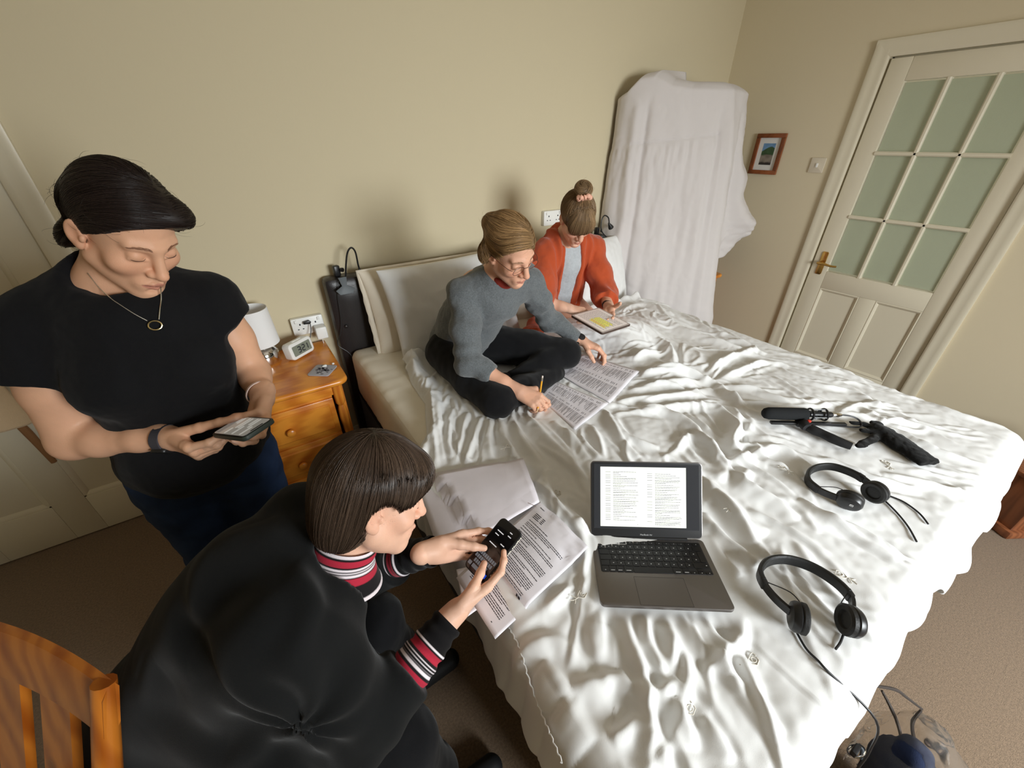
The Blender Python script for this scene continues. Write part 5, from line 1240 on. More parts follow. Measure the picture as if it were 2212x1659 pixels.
clr = HC2*rng.uniform(.55,1.55,(len(P0),1))*np.array([1,.97,.93]); strands(S2_, rng.uniform(.0004,.0008,len(P0)), clr, 'hair_strands', M_BHAIR, hair)
# striped roll-neck jumper: collar and the forearm bands
RED, WHT, BLK, GRY = [np.array(srgb(*c)[:3]) for c in ((176,42,62),(232,222,226),(26,24,26),(120,112,116))]
def stripes(u, pat):
    """pat: list of (width, colour) repeated along u"""
    tot = sum(p[0] for p in pat); u = np.mod(u, tot); c = np.zeros((len(u), 3)); a = 0
    for w_, col in pat: m = (u >= a) & (u < a+w_); c[m] = col; a += w_
    return c
PAT = [(.004,WHT),(.003,BLK),(.014,RED),(.005,BLK),(.003,WHT),(.0022,BLK),(.003,WHT),(.0022,BLK),(.003,GRY),(.0022,BLK),(.004,WHT),(.005,BLK),(.012,RED),(.005,BLK),(.003,WHT),(.0022,BLK),(.003,WHT),(.0022,BLK),(.003,GRY),(.0022,BLK),(.005,WHT),(.003,BLK),(.008,RED)]
M_KNIT = attr_mat('striped_knit', .85, spec=.15, bump=(600,.3,3), sheen=.1)
def sleeve_tube(a, b_, r0, r1, fn, name, par, n=36, m=90):
    a, b_ = np.asarray(a, float), np.asarray(b_, float); z = unit(b_-a); R = frame_from(z, (0,0,1)); L = np.linalg.norm(b_-a); V = []; C_ = []
    for i in range(m):
        u = i/(m-1); r = r0+(r1-r0)*u; r += .0016*math.sin(u*40)+.001*math.sin(u*23+1)
        for k in range(n): t = 2*PI*k/n; V.append(a+R@np.array([r*math.cos(t), r*1.03*math.sin(t), L*u])); C_.append(fn(L*u))
    F = grid_faces(m, n).tolist() if False else [(i*n+k, i*n+(k+1) % n, (i+1)*n+(k+1) % n, (i+1)*n+k) for i in range(m-1) for k in range(n)]
    return add_mesh(name, V, F, M_KNIT, par, colors=np.array(C_))
aR = unit(wR-eR)
def cuffcol(s0):
    def f(u):
        if u < s0: return BLK*.5
        return stripes(np.array([u-s0]), PAT)[0]
    return f
jump = sleeve_tube(wR-aR*.022, eR+aR*.05, .0315, .047, cuffcol(.052), 'striped_sleeve', W2)
aL = unit(wL-eL); sleeve_tube(wL-aL*.000, eL+aL*.05, .0315, .045, cuffcol(.085), 'striped_sleeve', W2)
# collar
ax = unit(H2T+H2R@np.array([0,-.030,-.06])-nb2); Rk = frame_from(ax, H2R[:,1]); V = []; C_ = []; n, m = 48, 40; CP = [(.004,WHT),(.004,BLK),(.013,RED),(.003,BLK),(.003,WHT),(.002,BLK),(.003,WHT),(.002,BLK),(.003,WHT),(.003,BLK),(.011,RED),(.02,BLK)]
for i in range(m):
    u = i/(m-1); r = .0575+.034*u*u+.004*math.sin(min(1, u*3)*PI)
    for k in range(n): t = 2*PI*k/n; V.append(nb2+ax*(.050-.080*u)+Rk@np.array([r*1.0*math.cos(t), r*.98*math.sin(t), 0])+np.array([0,0,0])); C_.append(stripes(np.array([u*.075]), CP)[0])
add_mesh('striped_collar', V, [(i*n+k, i*n+(k+1) % n, (i+1)*n+(k+1) % n, (i+1)*n+k) for i in range(m-1) for k in range(n)], M_KNIT, W2, colors=np.array(C_))
# cardigan
s = Sdf()
s.chain([(pel+[-.02,0,-.01],.185),(np.array([-3.575,-1.445,.66]),.172),(np.array([-3.50,-1.475,.77]),.160),(ch2+[.0,-.005,.02],.150)], .05)
s.ell(pel+[-.05,0,-.05], (.20,.215,.15), k=.07); s.ell(pel+[-.13,.03,-.06], (.15,.17,.14), k=.08)
s.cone(sR, nb2+[-.035,-.01,-.035], .082, .082, .05); s.cone(sL, nb2+[-.035,.01,-.035], .082, .082, .05)
s.chain([(sR+[-.03,.03,-.08],.10),(pel+[.02,-.14,.0],.115),(pel+[.10,-.19,-.10],.10)], .06); s.chain([(pel+[.05,-.12,-.02],.12),(pel*.45+kR*.55+[0,-.0,.02],.115)], .06)
s.ell(eR*.5+(pel+np.array([.10,-.19,-.10]))*.5+np.array([-.03,.03,.02]), (.15,.12,.15), k=.10); s.ell(at_t(648,1572,.80), (.09,.09,.09), k=.08)
up_ = Sdf().chain([(sR+[-.01,0,0],.086),(sR*.5+eR*.5+[-.012,0,-.005],.080),(eR+[-.016,.004,.008],.064),(eR+aR*.08,.055)], .03).cut(aR, eR+aR*.088, .006); s.add(up_, .04)
lo_ = Sdf().chain([(sL,.080),(sL*.5+eL*.5,.075),(eL,.070),(eL+aL*.10,.056)], .03).cut(aL, eL+aL*.115, .006); s.add(lo_, .04)
s.sub(lambda P: sd_cone(P, nb2-ax*.040+H2R[:,0]*.010, H2T, .072, .075), .012)
# open front below the collar and a hem over the chair
Fd = np.array([.93,-.25,0]); s.sub(lambda P: sd_cone(P, nb2+Fd*.10+np.array([0,0,-.01]), ch2+Fd*.16+np.array([0,0,-.12]), .026, .006), .010)
s.cut((0,0,-1), (0,0,.36), .01)
V, F = sdf_mesh(s, (-3.98,-1.95,.33), (-3.10,-1.12,1.00), .0055); G = sdf_grad(s, V, .004)
T_ = unit(ch2-pel); u = (V-pel)@T_; PF = V*np.array([1,1,1.0])
d = .010*perlin(PF, 6, 81)+.006*np.abs(perlin(PF*np.array([1,1,.6]), 10, 82))
# folds radiating from the armpit and running down the sleeve
arm_p = sR*.65+ch2*.35-np.array([.02,0,.05]); q = V-arm_p+np.array([0,0,0]); rr = np.linalg.norm(q, axis=1); an = np.arctan2(q[:,2], q[:,0]); d += .006*np.sin(an*7+3*perlin(V, 8, 85))*np.exp(-((rr-.15)/.09)**2)
se = (V-eR); rl = np.linalg.norm(se, axis=1); d += .004*np.sin((se@aR)*70+4*perlin(V, 10, 86))*np.exp(-(rl/.10)**2)
V = V+G*d[:, None]
M_CARD = mat('black_knit', (.0095,.0100,.0102,1), .95, spec=.05, bump=(900,.25,2), sheen=.10)
add_mesh('cardigan', V, F, M_CARD, W2)
# black trousers and shoes
s = Sdf()
for k, s_ in ((kR,-1),(kL,1)):
    hip = pel+np.array([.03,.085*s_,-.03]); ft = np.array([k[0]+.02, k[1]+.03*s_, .09]); s.chain([(hip,.105),(k+[-.02,0,-.01],.072),(k*.5+ft*.5,.064),(ft,.050)], .03)
s.cut((0,0,-1), (0,0,.075)); V, F = sdf_mesh(s, (-3.90,-2.0,.05), (-3.10,-1.2,.72), .009); G = sdf_grad(s, V, .005); V = V+G*(.006*perlin(V, 12, 88)+.003*perlin(V, 30, 89))[:, None]
add_mesh('trousers', V, F, M_BLACKCLOTH, W2)
for k, s_ in ((kR,-1),(kL,1)):
    ft = np.array([k[0]+.02, k[1]+.03*s_, 0]); sh = Sdf().cone(ft+[-.03,0,.045], ft+[.15,0,.036], .042, .034).cut((0,0,-1), (0,0,.0015)); V, F = sdf_mesh(sh, ft+[-.1,-.07,-.02], ft+[.22,.07,.11], .008); add_mesh('shoe', V, F, M_BLACKSOFT, W2)
# phone with a dark screen and its keyboard open
t = thing('phone', 'black phone with a dark screen and open keyboard, held by the seated person', 'phone', ph2, rot_cols(qX, qY, qZ))
MB().prism(rrect(.071,.143,.012), .0095, (0,0,-.0075), None, .0022).build('case', M_BLACKPL, t, local=True)
mb = MB(); r = np.random.RandomState(8)                    # glinting patterned edge of the case
for k in range(26):
    y = -.06+.12*k/25; mb.box((.0352, y, -.004+r.normal()*.001), (.0012, r.uniform(.002,.005), r.uniform(.002,.0055)))
mb.build('case_pattern', mat('case_pattern', srgb(232,226,206), .3), t, local=True)
scr = MB().prism(rrect(.064,.136,.009), .0008, (0,0,.0018)).build('screen', mat('dark_screen', (.006,.006,.007,1), .08, coat=.5), t, local=True)
M_KEYL = mat('key_light', srgb(96,98,104), .3, emit=(srgb(130,132,138), .35)); M_TXTL = mat('text_light', srgb(210,210,214), .3, emit=(srgb(220,220,224), .5))
mb = MB()
for row, nk in enumerate((10, 9, 7)):
    for k in range(nk): mb.prism(rrect(.0048,.0088,.001,2), .0003, ((k-(nk-1)/2)*.0062, -.022-row*.0112, .0027))
mb.prism(rrect(.030,.0085,.001,2), .0003, (-.002,-.0565,.0027)); mb.prism(rrect(.010,.0085,.001,2), .0003, (-.0255,-.0565,.0027)); mb.build('keyboard_keys', M_KEYL, t, local=True)
MB().prism(rrect(.011,.0095,.001,2), .0004, (.0245,-.0565,.0027)).build('return_key', mat('blue_key', srgb(28,72,190), .3, emit=(srgb(30,80,220), .6)), t, local=True)
mb = MB()
for x, y, w_ in ((-.012,.040,.020),(-.016,.031,.012),(.014,.045,.010),(.013,.020,.012),(-.008,.008,.024),(.012,.054,.008)): mb.box((x, y, .0028), (w_, .0022, .0003))
mb.build('screen_text', M_TXTL, t, local=True)
# ---------------------------------------------------------------- person in grey, cross-legged on the bed
SKIN3 = srgb(222, 170, 142); LIP3 = srgb(184, 104, 92)
W3 = thing('person', 'person in a grey jumper and glasses, cross-legged on the duvet, holding a pencil', 'person', (-2.60, -.62, .68))
H3R = rot_cols((-.979,-.056,-.197), (.149,-.856,-.495), (-.141,-.514,.846)); H3T = np.array([-2.527,-.935,1.267]); H3S = .985
hs3 = head_sdf(dict(w=.95)); head3 = local(hs3, H3R, H3T, H3S, .17); nb3 = H3T+H3R@np.array([0,-.035,-.150])*H3S
sR, eR, wR = np.array([-2.655,-.785,1.085]), np.array([-2.700,-.905,.855]), np.array([-2.585,-1.075,.768])
sL, eL, wL = np.array([-2.355,-.815,1.085]), np.array([-2.215,-.790,.880]), np.array([-2.108,-.905,.790])
pel, kR, kL = np.array([-2.575,-.56,.775]), np.array([-2.665,-1.045,.735]), np.array([-2.225,-.93,.765]); aR_, aL_ = np.array([-2.33,-.985,.715]), np.array([-2.50,-.92,.720])
gR = hand_frame(np.array([.050,-.080,-.030]), (-.35,-.35,.86)); gL = hand_frame(np.array([.075,-.080,-.040]), (.25,.05,.96)); SC3 = .96
pt, pe = np.array([-2.560,-1.166,.704]), at_t(1172,812,1.555)                    # pencil tip and end
pd = unit(pe-pt)
hR, tipR = hand_sdf(-1, dict(index=(4,34,40,20), middle=(0,44,48,26), ring=(-3,52,52,30), little=(-7,56,52,30)), dict(to=to_local(gR, wR, SC3, pt+pd*.036+np.array([.006,.012,.004])), bend=(1,.2,.1)))
hL, tipL = hand_sdf(1, dict(index=(6,26,34,20), middle=(1,28,36,22), ring=(-5,30,38,22), little=(-13,30,36,22)), [(.66,.62,-.42),(.20,.80,-.56),(.05,.80,-.60)])
b3 = Sdf(); b3.cone(nb3, H3T+H3R@np.array([0,-.030,-.045])*H3S, .047, .044, .03); b3.add(head3, .014)
b3.chain([(pel,.11),(np.array([-2.56,-.64,.92]),.09),(np.array([-2.53,-.74,1.05]),.10),(nb3-[0,-.02,.05],.06)], .05); b3.cone(sR, nb3-[0,-.02,.03], .042, .045, .05); b3.cone(sL, nb3-[0,-.02,.03], .042, .045, .05)
arm(b3, sR, eR, wR, (.044,.038,.034,.0215)); arm(b3, sL, eL, wL, (.044,.036,.032,.0215))
for k, a_, s_ in ((kR,aR_,-1),(kL,aL_,1)):
    hip = pel+np.array([.09*s_,-.03,-.01]); b3.chain([(hip,.075),(k,.045),(a_,.028),(a_+unit(unit(a_-k)*.5+np.array([0,.85,-.08]))*.11+[0,0,-.01],.022)], .02)
b3.add(local(hR, gR, wR, SC3, .22), .012); b3.add(local(hL, gL, wL, SC3, .22), .012)
hp = lambda R, T, s_: [T+R@np.array([x,y,z])*s_ for x in (-.1,.1) for y in (-.12,.13) for z in (-.14,.13)]
skin_mesh(b3, [((-2.86,-1.26,.62),(-1.96,-.38,1.42),.0075), (*box_around(hp(H3R,H3T,H3S),.02),.0032), (*box_around([wR]+[wR+gR@tipR[n][0]*SC3 for n in tipR],.022),.0026), (*box_around([wL]+[wL+gL@tipL[n][0]*SC3 for n in tipL],.022),.0026)], W3, H3R, H3T, SKIN3, LIP3, sc=H3S, blush=.4)
lashes(H3R, H3T, H3S, M_LASH, W3, hs3); brows(H3R, H3T, H3S, np.array(srgb(150,116,86)[:3]), W3, hs3, 5)
def hair_set(name, R, T, s_, cap, hairfn, HC, parent, dirfn, n, seed, steps=10, ds=(.009,.015), extra=None, h=.0045, rad=(.0006,.0011)):
    hw = local(hairfn, R, T, s_); cw = local(cap, R, T, s_); rng = np.random.RandomState(seed); lo, hi = box_around([T+R@(q*1.15) for q in CORN]+[T+R@np.array([0,-.06,.24])], .02); V, F = sdf_mesh(hw, lo, hi, h)
    m_ = hair_mat(name+'_hair'); o = add_mesh('hair', V, F, m_, parent, colors=np.tile(HC*.6, (len(V), 1)))
    P0 = V[rng.choice(len(V), n)]; P0 = P0[hw(P0) > -.005]
    if extra is not None: P0 = np.concatenate([P0, T+(extra(rng)@R.T)*s_])
    for _ in range(3): P0 = P0-cw(P0)[:, None]*sdf_grad(cw, P0, .003)
    Sx = flow(cw, P0, lambda P, k: dirfn(((P-T)@R)/s_)@R.T, steps, rng.uniform(ds[0], ds[1], len(P0)), rng.uniform(-.0002,.0026,len(P0)), lambda Q: hw(Q) > .004)
    strands(Sx, rng.uniform(rad[0], rad[1], len(P0)), HC*rng.uniform(.55,1.6,(len(P0),1)), 'hair_strands', m_, o)
    q = rng.choice(len(V), 90); P0 = V[q]; G = sdf_grad(hw, P0, .003); t_ = np.cross(G, rng.normal(size=G.shape)); t_ /= np.linalg.norm(t_, axis=1)[:, None]; Lw = rng.uniform(.015,.045,len(P0))[:, None]
    W = np.stack([P0+t_*Lw*u+G*Lw*(.55*u-.45*u*u) for u in (0,.25,.5,.75,1)], 1); strands(W, np.full(len(P0), .0003), np.tile(HC*1.3, (len(P0), 1)), 'loose_hair', m_, o)
    return o
def cap3(P):
    d = sd_ell(P, (0,-.014,.038), (.081,.101,.089)); d = smin(d, sd_ell(P, (.020,-.098,.050), (.034,.030,.032)), .015); d = smin(d, sd_ell(P, (.078,-.045,-.025), (.018,.030,.050)), .02)
    return smin(d, sd_ell(P, (.030,.050,.060), (.045,.040,.034)), .03)
def hair3(P):
    front = P@unit((.18,.80,-.57)).astype(f32)-f32(.0245); side = sd_ell(P, (0,.052,-.060), (.125,.080,.096)); return smax(smax(cap3(P), front, .010), -side, .010)
def dir3(L):
    t_ = np.array([.020,-.118,.050])-L; t_ /= np.linalg.norm(t_, axis=1)[:, None]; w_ = sstep(-.03, .07, L[:,1])[:, None]; sw = np.stack([np.where(L[:,0] > -.035, .95, -.9), np.full(len(L), -.4), np.full(len(L), -.15)], 1); return t_*(1-w_)+sw*w_
hair_set('blonde', H3R, H3T, H3S, cap3, hair3, np.array(srgb(150,118,80)[:3]), W3, dir3, 3200, 15)
# glasses
mb = MB(); M_GLS = mat('glasses_frame', srgb(96,58,42), .35, spec=.5)
for x in (-.033, .033):
    ring = [np.array([x+.0235*math.cos(a)*(1+.06*abs(math.sin(2*a))), .0955-.06*abs(x+.0235*math.cos(a))**1.15, -.006+.0160*math.sin(a)*(1+.05*abs(math.sin(2*a)))]) for a in np.linspace(0, 2*PI, 24, endpoint=False)]
    mb.tube([H3T+H3R@(q*H3S) for q in ring], .0010, 6, closed=True, smooth=1)
    sx = np.sign(x); mb.tube([H3T+H3R@(np.array(q)*H3S) for q in ((sx*.0565,.088,0),(sx*.066,.075,.002),(sx*.073,.035,0),(sx*.076,-.005,-.002),(sx*.076,-.025,-.014))], .0011, 6)
mb.tube([H3T+H3R@(np.array(q)*H3S) for q in ((-.0105,.0965,-.002),(0,.101,.002),(.0105,.0965,-.002))], .0011, 6); gl = mb.build('glasses', M_GLS, W3)
mb = MB()
for x in (-.033, .033):
    ring = [H3T+H3R@(np.array([x+.0225*math.cos(a), .0950-.06*abs(x+.0225*math.cos(a))**1.15, -.006+.0150*math.sin(a)])*H3S) for a in np.linspace(0, 2*PI, 20, endpoint=False)]; mb.add(ring, [tuple(range(20))])
mb.build('lens', mat('clear_lens', (1,1,1,1), .02, trans=1.0, ior=1.05, spec=.3), gl)
# grey jumper
def garment(s, lo, hi, h, m, name, par, disp, e=.004):
    V, F = sdf_mesh(s, lo, hi, h); G = sdf_grad(s, V, e); V = V+G*disp(V)[:, None]; return add_mesh(name, V, F, m, par)
s = Sdf(); c3 = np.array([-2.515,-.745,1.045]); F3 = unit(np.array([.15,-.95,-.1]))
s.chain([(pel+[.0,.0,.0],.142),(np.array([-2.555,-.64,.90]),.126),(c3,.118)], .05); s.ell(c3+F3*.03, (.138,.105,.09), k=.05)
s.cone(sR, nb3-[.0,-.02,.035], .057, .066, .05); s.cone(sL, nb3-[.0,-.02,.035], .057, .066, .05)
fR_, fL_ = unit(wR-eR), unit(wL-eL)
uR = Sdf().chain([(sR,.058),(sR*.5+eR*.5,.055),(eR+[-.003,0,0],.053),(eR+fR_*.10,.042)], .03).cut(fR_, eR+fR_*.105, .005); s.add(uR, .025)
uL = Sdf().chain([(sL,.056),(sL*.5+eL*.5,.051),(eL,.048),(wL-fL_*.03,.034)], .03).cut(fL_, wL-fL_*.022, .005); s.add(uL, .025)
nc3 = nb3+F3*.035+np.array([0,0,.035]); s.sub(lambda P: sd_ell(P, nc3, (.088,.080,.050), np.array([[1,0,0],[0,math.cos(.5),-math.sin(.5)],[0,math.sin(.5),math.cos(.5)]])), .008); s.sub(lambda P: sd_cone(P, nb3-np.array([0,0,.02]), H3T, .056, .05), .006)
s.cut((0,0,-1), (0,0,.725), .01)
def d3(V):
    d = .008*perlin(V, 9, 91)+.005*np.abs(perlin(V*np.array([1,1,.7]), 15, 92))-.003*np.abs(perlin(V, 28, 93))+.001*perlin(V, 60, 94)
    for ap, el, ax in ((sR, eR, fR_), (sL, eL, fL_)):
        u = (V-el)@unit(el-ap); rl = np.linalg.norm(V-el, axis=1); d += .0055*np.sin(u*85+3*perlin(V, 9, 95))*np.exp(-(rl/.13)**2)
        r2 = np.linalg.norm(V-(ap-np.array([0,0,.09])), axis=1); d += .0045*np.sin(((V-ap)@np.array([.6,.3,.74]))*75+3*perlin(V, 8, 96))*np.exp(-((r2-.06)/.07)**2)
    return d
M_GREYK = mat('grey_knit', srgb(100,104,106), .9, spec=.1, bump=(500,.5,3), mottle=(210,.22), sheen=.3)
garment(s, (-2.90,-1.25,.70), (-2.02,-.36,1.25), .0052, M_GREYK, 'jumper', W3, d3)
s = Sdf().ell(nb3+F3*.030+np.array([0,0,-.012]), (.052,.050,.045)); s.sub(lambda P: sd_cone(P, nb3+F3*.02, H3T, .045, .05), .004); V, F = sdf_mesh(s, nb3-.1, nb3+.1, .005); add_mesh('undershirt', V, F, mat('rust_cotton', srgb(140,46,34), .85), W3)
# black leggings
s = Sdf(); s.ell(pel+[.01,-.02,-.02], (.142,.13,.105), k=.04)
for k, a_, s_ in ((kR,aR_,-1),(kL,aL_,1)):
    hip = pel+np.array([.09*s_,-.05,-.01]); s.chain([(hip,.098),(hip*.4+k*.6,.082),(k,.064),(k*.6+a_*.4,.056),(a_,.038)], .03); 
s.cut((0,0,-1), (0,0,.668)); garment(s, (-2.88,-1.22,.65), (-2.06,-.36,.95), .0065, M_BLACKCLOTH, 'leggings', W3, lambda V: .004*perlin(V, 14, 97)+.002*perlin(V, 32, 98))
for k, a_ in ((kR,aR_),(kL,aL_)):
    e = unit(a_-k); f = a_+e*.02; e = unit(e*.5+np.array([0,.85,-.08])); sf = Sdf().chain([(f,.034),(f+e*.08+[0,0,-.012],.034),(f+e*.13+[0,0,-.014],.026)], .02); V, F = sdf_mesh(sf, *box_around([f,f+e*.13],.08), .006); add_mesh('sock', V, F, M_BLACKSOFT, W3)
wl = unit(wL-eL); band(wL-wl*.012, wl, .0255, .0235, .018, .0028).build('watch_strap', mat('dark_strap', (.02,.02,.02,1), .5), W3)
up = unit(np.array([-.2,-.5,.8])-wl*np.dot(np.array([-.2,-.5,.8]), wl)); MB().prism(rrect(.030,.034,.013), .008, wL-wl*.012+up*.0215, np.stack([np.cross(wl, up), wl, up], 1), .002).build('watch_case', M_BLACKPL, W3)
# pencil
t = thing('pencil', 'yellow pencil with an eraser in the hand of the person in grey', 'pencil', pt)
R6 = frame_from(pd, (1,0,0)); L6 = np.linalg.norm(pe-pt); hexa = [(math.cos(k*PI/3), math.sin(k*PI/3)) for k in range(6)]
def hexp(z0, z1, r0, r1, n=6):
    V = [pt+R6@np.array([r*math.cos(k*2*PI/n), r*math.sin(k*2*PI/n), z]) for z, r in ((z0,r0),(z1,r1)) for k in range(n)]; return MB().add(V, [tuple(reversed(range(n))), tuple(range(n,2*n))]+[(k,(k+1)%n,n+(k+1)%n,n+k) for k in range(n)])
hexp(.020, L6-.022, .0038, .0038).build('barrel', mat('pencil_yellow', srgb(238,168,34), .35, coat=.3), t, smooth=False); hexp(.004, .020, .0010, .0037, 12).build('sharpened_wood', mat('pencil_wood', srgb(222,190,144), .7), t)
hexp(0, .005, .0003, .0011, 8).build('lead', M_INK, t); hexp(L6-.022, L6-.009, .0039, .0039, 14).build('ferrule', M_CHROME, t); hexp(L6-.009, L6, .0036, .0034, 14).build('eraser', mat('eraser', srgb(226,214,206), .8), t)

# ---------------------------------------------------------------- person in orange against the pillows
SKIN4 = srgb(226, 178, 152)
W4 = thing('person', 'person in an orange cardigan with a hair bun, sitting up in bed with a tablet', 'person', (-1.85, -.36, .68))
f4 = unit((-.24,-.76,-.66)); u4 = np.array([-.2,-.45,.85]); u4 = unit(u4-f4*np.dot(u4, f4)); H4R = np.stack([np.cross(f4, u4), f4, u4], 1); H4T = np.array([-1.905,-.585,1.270]); H4S = .97
hs4 = head_sdf(dict(w=.95)); head4 = local(hs4, H4R, H4T, H4S, .17); nb4 = H4T+H4R@np.array([0,-.035,-.150])*H4S
sR, eR, wR = np.array([-2.000,-.455,1.075]), np.array([-2.105,-.585,.885]), np.array([-2.012,-.690,.862])
sL, eL, wL = np.array([-1.675,-.475,1.075]), np.array([-1.690,-.625,.860]), np.array([-1.800,-.770,.838]); pel = np.array([-1.80,-.34,.76])
tb = at_t(1297,691,1.945); ta_ = math.radians(-4); tX, tY, tZ = np.array([0,-math.cos(ta_),math.sin(ta_)]), np.array([1.0,0,0]), np.array([0,math.sin(ta_),math.cos(ta_)])
gR = hand_frame(np.array([.085,-.055,-.028]), (-.05,-.25,.95)); gL = hand_frame(tb+tY*.05-tZ*.02-wL, (.1,-.3,-.9))
hR, tipR = hand_sdf(-1, dict(index=(4,20,26,12), middle=(0,46,60,32), ring=(-3,52,64,36), little=(-7,54,62,36)), [(.5,.7,-.5),(.1,.85,-.5),(-.2,.9,-.4)])
hL, tipL = hand_sdf(1, dict(index=(4,6,12,8), middle=(0,6,12,8), ring=(-4,8,12,8), little=(-9,8,12,8)), [(.7,.5,-.45),(.5,.7,-.5),(.3,.8,-.5)])
b4 = Sdf(); b4.cone(nb4, H4T+H4R@np.array([0,-.030,-.045])*H4S, .047, .044, .03); b4.add(head4, .014); c4 = np.array([-1.835,-.415,1.02])
b4.chain([(pel,.11),(np.array([-1.82,-.36,.90]),.09),(c4,.10),(nb4-[0,-.02,.05],.06)], .05); b4.cone(sR, nb4-[0,-.02,.03], .042, .045, .05); b4.cone(sL, nb4-[0,-.02,.03], .042, .045, .05)
arm(b4, sR, eR, wR, (.043,.036,.033,.021)); arm(b4, sL, eL, wL, (.043,.036,.033,.021))
for s_, kx in ((-1,-1.88),(1,-1.70)): b4.chain([(pel+[.08*s_,-.03,-.02],.075),(np.array([kx,-.62,.665]),.045),(np.array([kx+.02,-1.02,.630]),.028)], .02)
b4.add(local(hR, gR, wR, .94, .22), .012); b4.add(local(hL, gL, wL, .94, .22), .012)
skin_mesh(b4, [((-2.20,-1.20,.62),(-1.52,-.20,1.42),.009), (*box_around(hp(H4R,H4T,H4S),.02),.0036), (*box_around([wR]+[wR+gR@tipR[n][0]*.94 for n in tipR],.022),.0030), (*box_around([wL]+[wL+gL@tipL[n][0]*.94 for n in tipL],.022),.0032)], W4, H4R, H4T, SKIN4, LIP3, sc=H4S, blush=.35)
lashes(H4R, H4T, H4S, M_LASH, W4, hs4); brows(H4R, H4T, H4S, np.array(srgb(140,110,84)[:3]), W4, hs4, 6)
def cap4(P):
    d = sd_ell(P, (0,-.014,.038), (.083,.103,.090)); d = smin(d, sd_ell(P, (0,-.035,.150), (.042,.042,.034)), .015); return smin(d, sd_ell(P, (0,.074,.022), (.066,.030,.056)), .025)
def hair4(P):
    face = sd_ell(P, (0,.100,-.100), (.110,.085,.090)); side = sd_ell(P, (0,.036,-.085), (.13,.060,.088)); return smax(smax(smax(cap4(P), -face, .008), -side, .008), -(P[:,2]+f32(.075)), .01)
def dir4(L):
    bun = L[:,2] > .128; up = np.array([0,-.035,.135])-L; up /= np.linalg.norm(up, axis=1)[:, None]; fr = sstep(.030, .055, L[:,1])[:, None]; dn = np.stack([L[:,0]*2.5, np.full(len(L), .20), np.full(len(L), -1.0)], 1)
    d = up*(1-fr)+dn*fr; q = L-np.array([0,-.035,.150]); sw = np.cross(q, np.array([.25,.2,1.0]))/.04; d[bun] = sw[bun]; return d
fringe = lambda r: np.stack([r.normal(size=900)*.030, .045+r.normal(size=900)*.012, np.full(900, .10)], 1)
h4 = hair_set('light_brown', H4R, H4T, H4S, cap4, hair4, np.array(srgb(132,106,76)[:3]), W4, dir4, 3200, 16, extra=fringe)
mb = MB(); bc4 = H4T+H4R@(np.array([.012,.004,.150])*H4S); r = np.random.RandomState(2)
ringp = [bc4+H4R@np.array([.026*math.cos(a)*(1+.15*math.sin(3*a)), .010+.012*math.sin(a), .017*math.sin(a)+.004*math.sin(4*a)]) for a in np.linspace(0, 2*PI, 26, endpoint=False)]
mb.tube(ringp, [.0095+.003*math.sin(k*2.4) for k in range(26)], 9, closed=True, smooth=3); mb.build('scrunchie', mat('pink_scrunchie', srgb(232,176,152), .8), h4)
# pale grey top and the open orange cardigan
F4 = unit(np.array([-.05,-1,-.05]))
s = Sdf().chain([(pel+[0,-.02,.02],.125),(np.array([-1.82,-.37,.90]),.118),(c4+[0,-.005,0],.120)], .05); s.cone(sR+[.03,0,0], nb4-[0,-.02,.05], .045, .055, .05); s.cone(sL-[.03,0,0], nb4-[0,-.02,.05], .045, .055, .05)
s.sub(lambda P: sd_ell(P, nb4+F4*.03+np.array([0,0,.025]), (.080,.072,.060)), .008); s.cut((0,0,-1), (0,0,.71))
garment(s, (-2.05,-.60,.70), (-1.60,-.22,1.20), .006, mat('pale_grey_cotton', srgb(178,184,188), .85, bump=(500,.3,3), mottle=(90,.08)), 'top', W4, lambda V: .004*perlin(V*np.array([1,1,.6]), 16, 99)+.003*np.abs(perlin(V, 28, 100)))
fR_, fL_ = unit(wR-eR), unit(wL-eL); s = Sdf()
s.chain([(pel+[0,.01,0],.165),(np.array([-1.82,-.36,.90]),.150),(c4+[0,.005,.01],.140)], .05); s.cone(sR, nb4-[0,-.03,.03], .066, .070, .05); s.cone(sL, nb4-[0,-.03,.03], .066, .070, .05)
uR = Sdf().chain([(sR,.070),(sR*.5+eR*.5+[-.005,0,-.01],.074),(eR,.074),(eR+fR_*.05,.062)], .03).cut(fR_, eR+fR_*.065, .006); uL = Sdf().chain([(sL,.066),(sL*.5+eL*.5+[.005,0,-.01],.068),(eL,.068),(eL+fL_*.08,.060)], .03).cut(fL_, eL+fL_*.095, .006); s.add(uR, .03); s.add(uL, .03)
op = lambda P: sd_cone(P*np.array([1,.55,1],f32), (np.array([-1.86,-.555,1.18])*np.array([1,.55,1])), (np.array([-1.87,-.55,.70])*np.array([1,.55,1])), .050, .058)
s.sub(op, .012); s.sub(lambda P: sd_cone(P, nb4-np.array([0,0,.04]), H4T, .060, .055), .010); s.cut((0,0,-1), (0,0,.69), .01)
def d4(V):
    x = V[:,0]-(-1.86); fr = np.exp(-((np.abs(x)-.085)/.05)**2)*(V[:,1] < -.42); d = .010*np.sin(x*120+2.5*perlin(V, 6, 101))*fr+.008*perlin(V, 9, 102)+.006*np.abs(perlin(V*np.array([1,1,.5]), 16, 103))-.003*np.abs(perlin(V, 30, 104))
    return d
M_ORANGE = mat('orange_knit', srgb(184, 80, 46), .9, spec=.1, bump=(420,.5,3), sheen=.3)
garment(s, (-2.26,-.82,.68), (-1.48,-.16,1.20), .0058, M_ORANGE, 'cardigan', W4, d4)
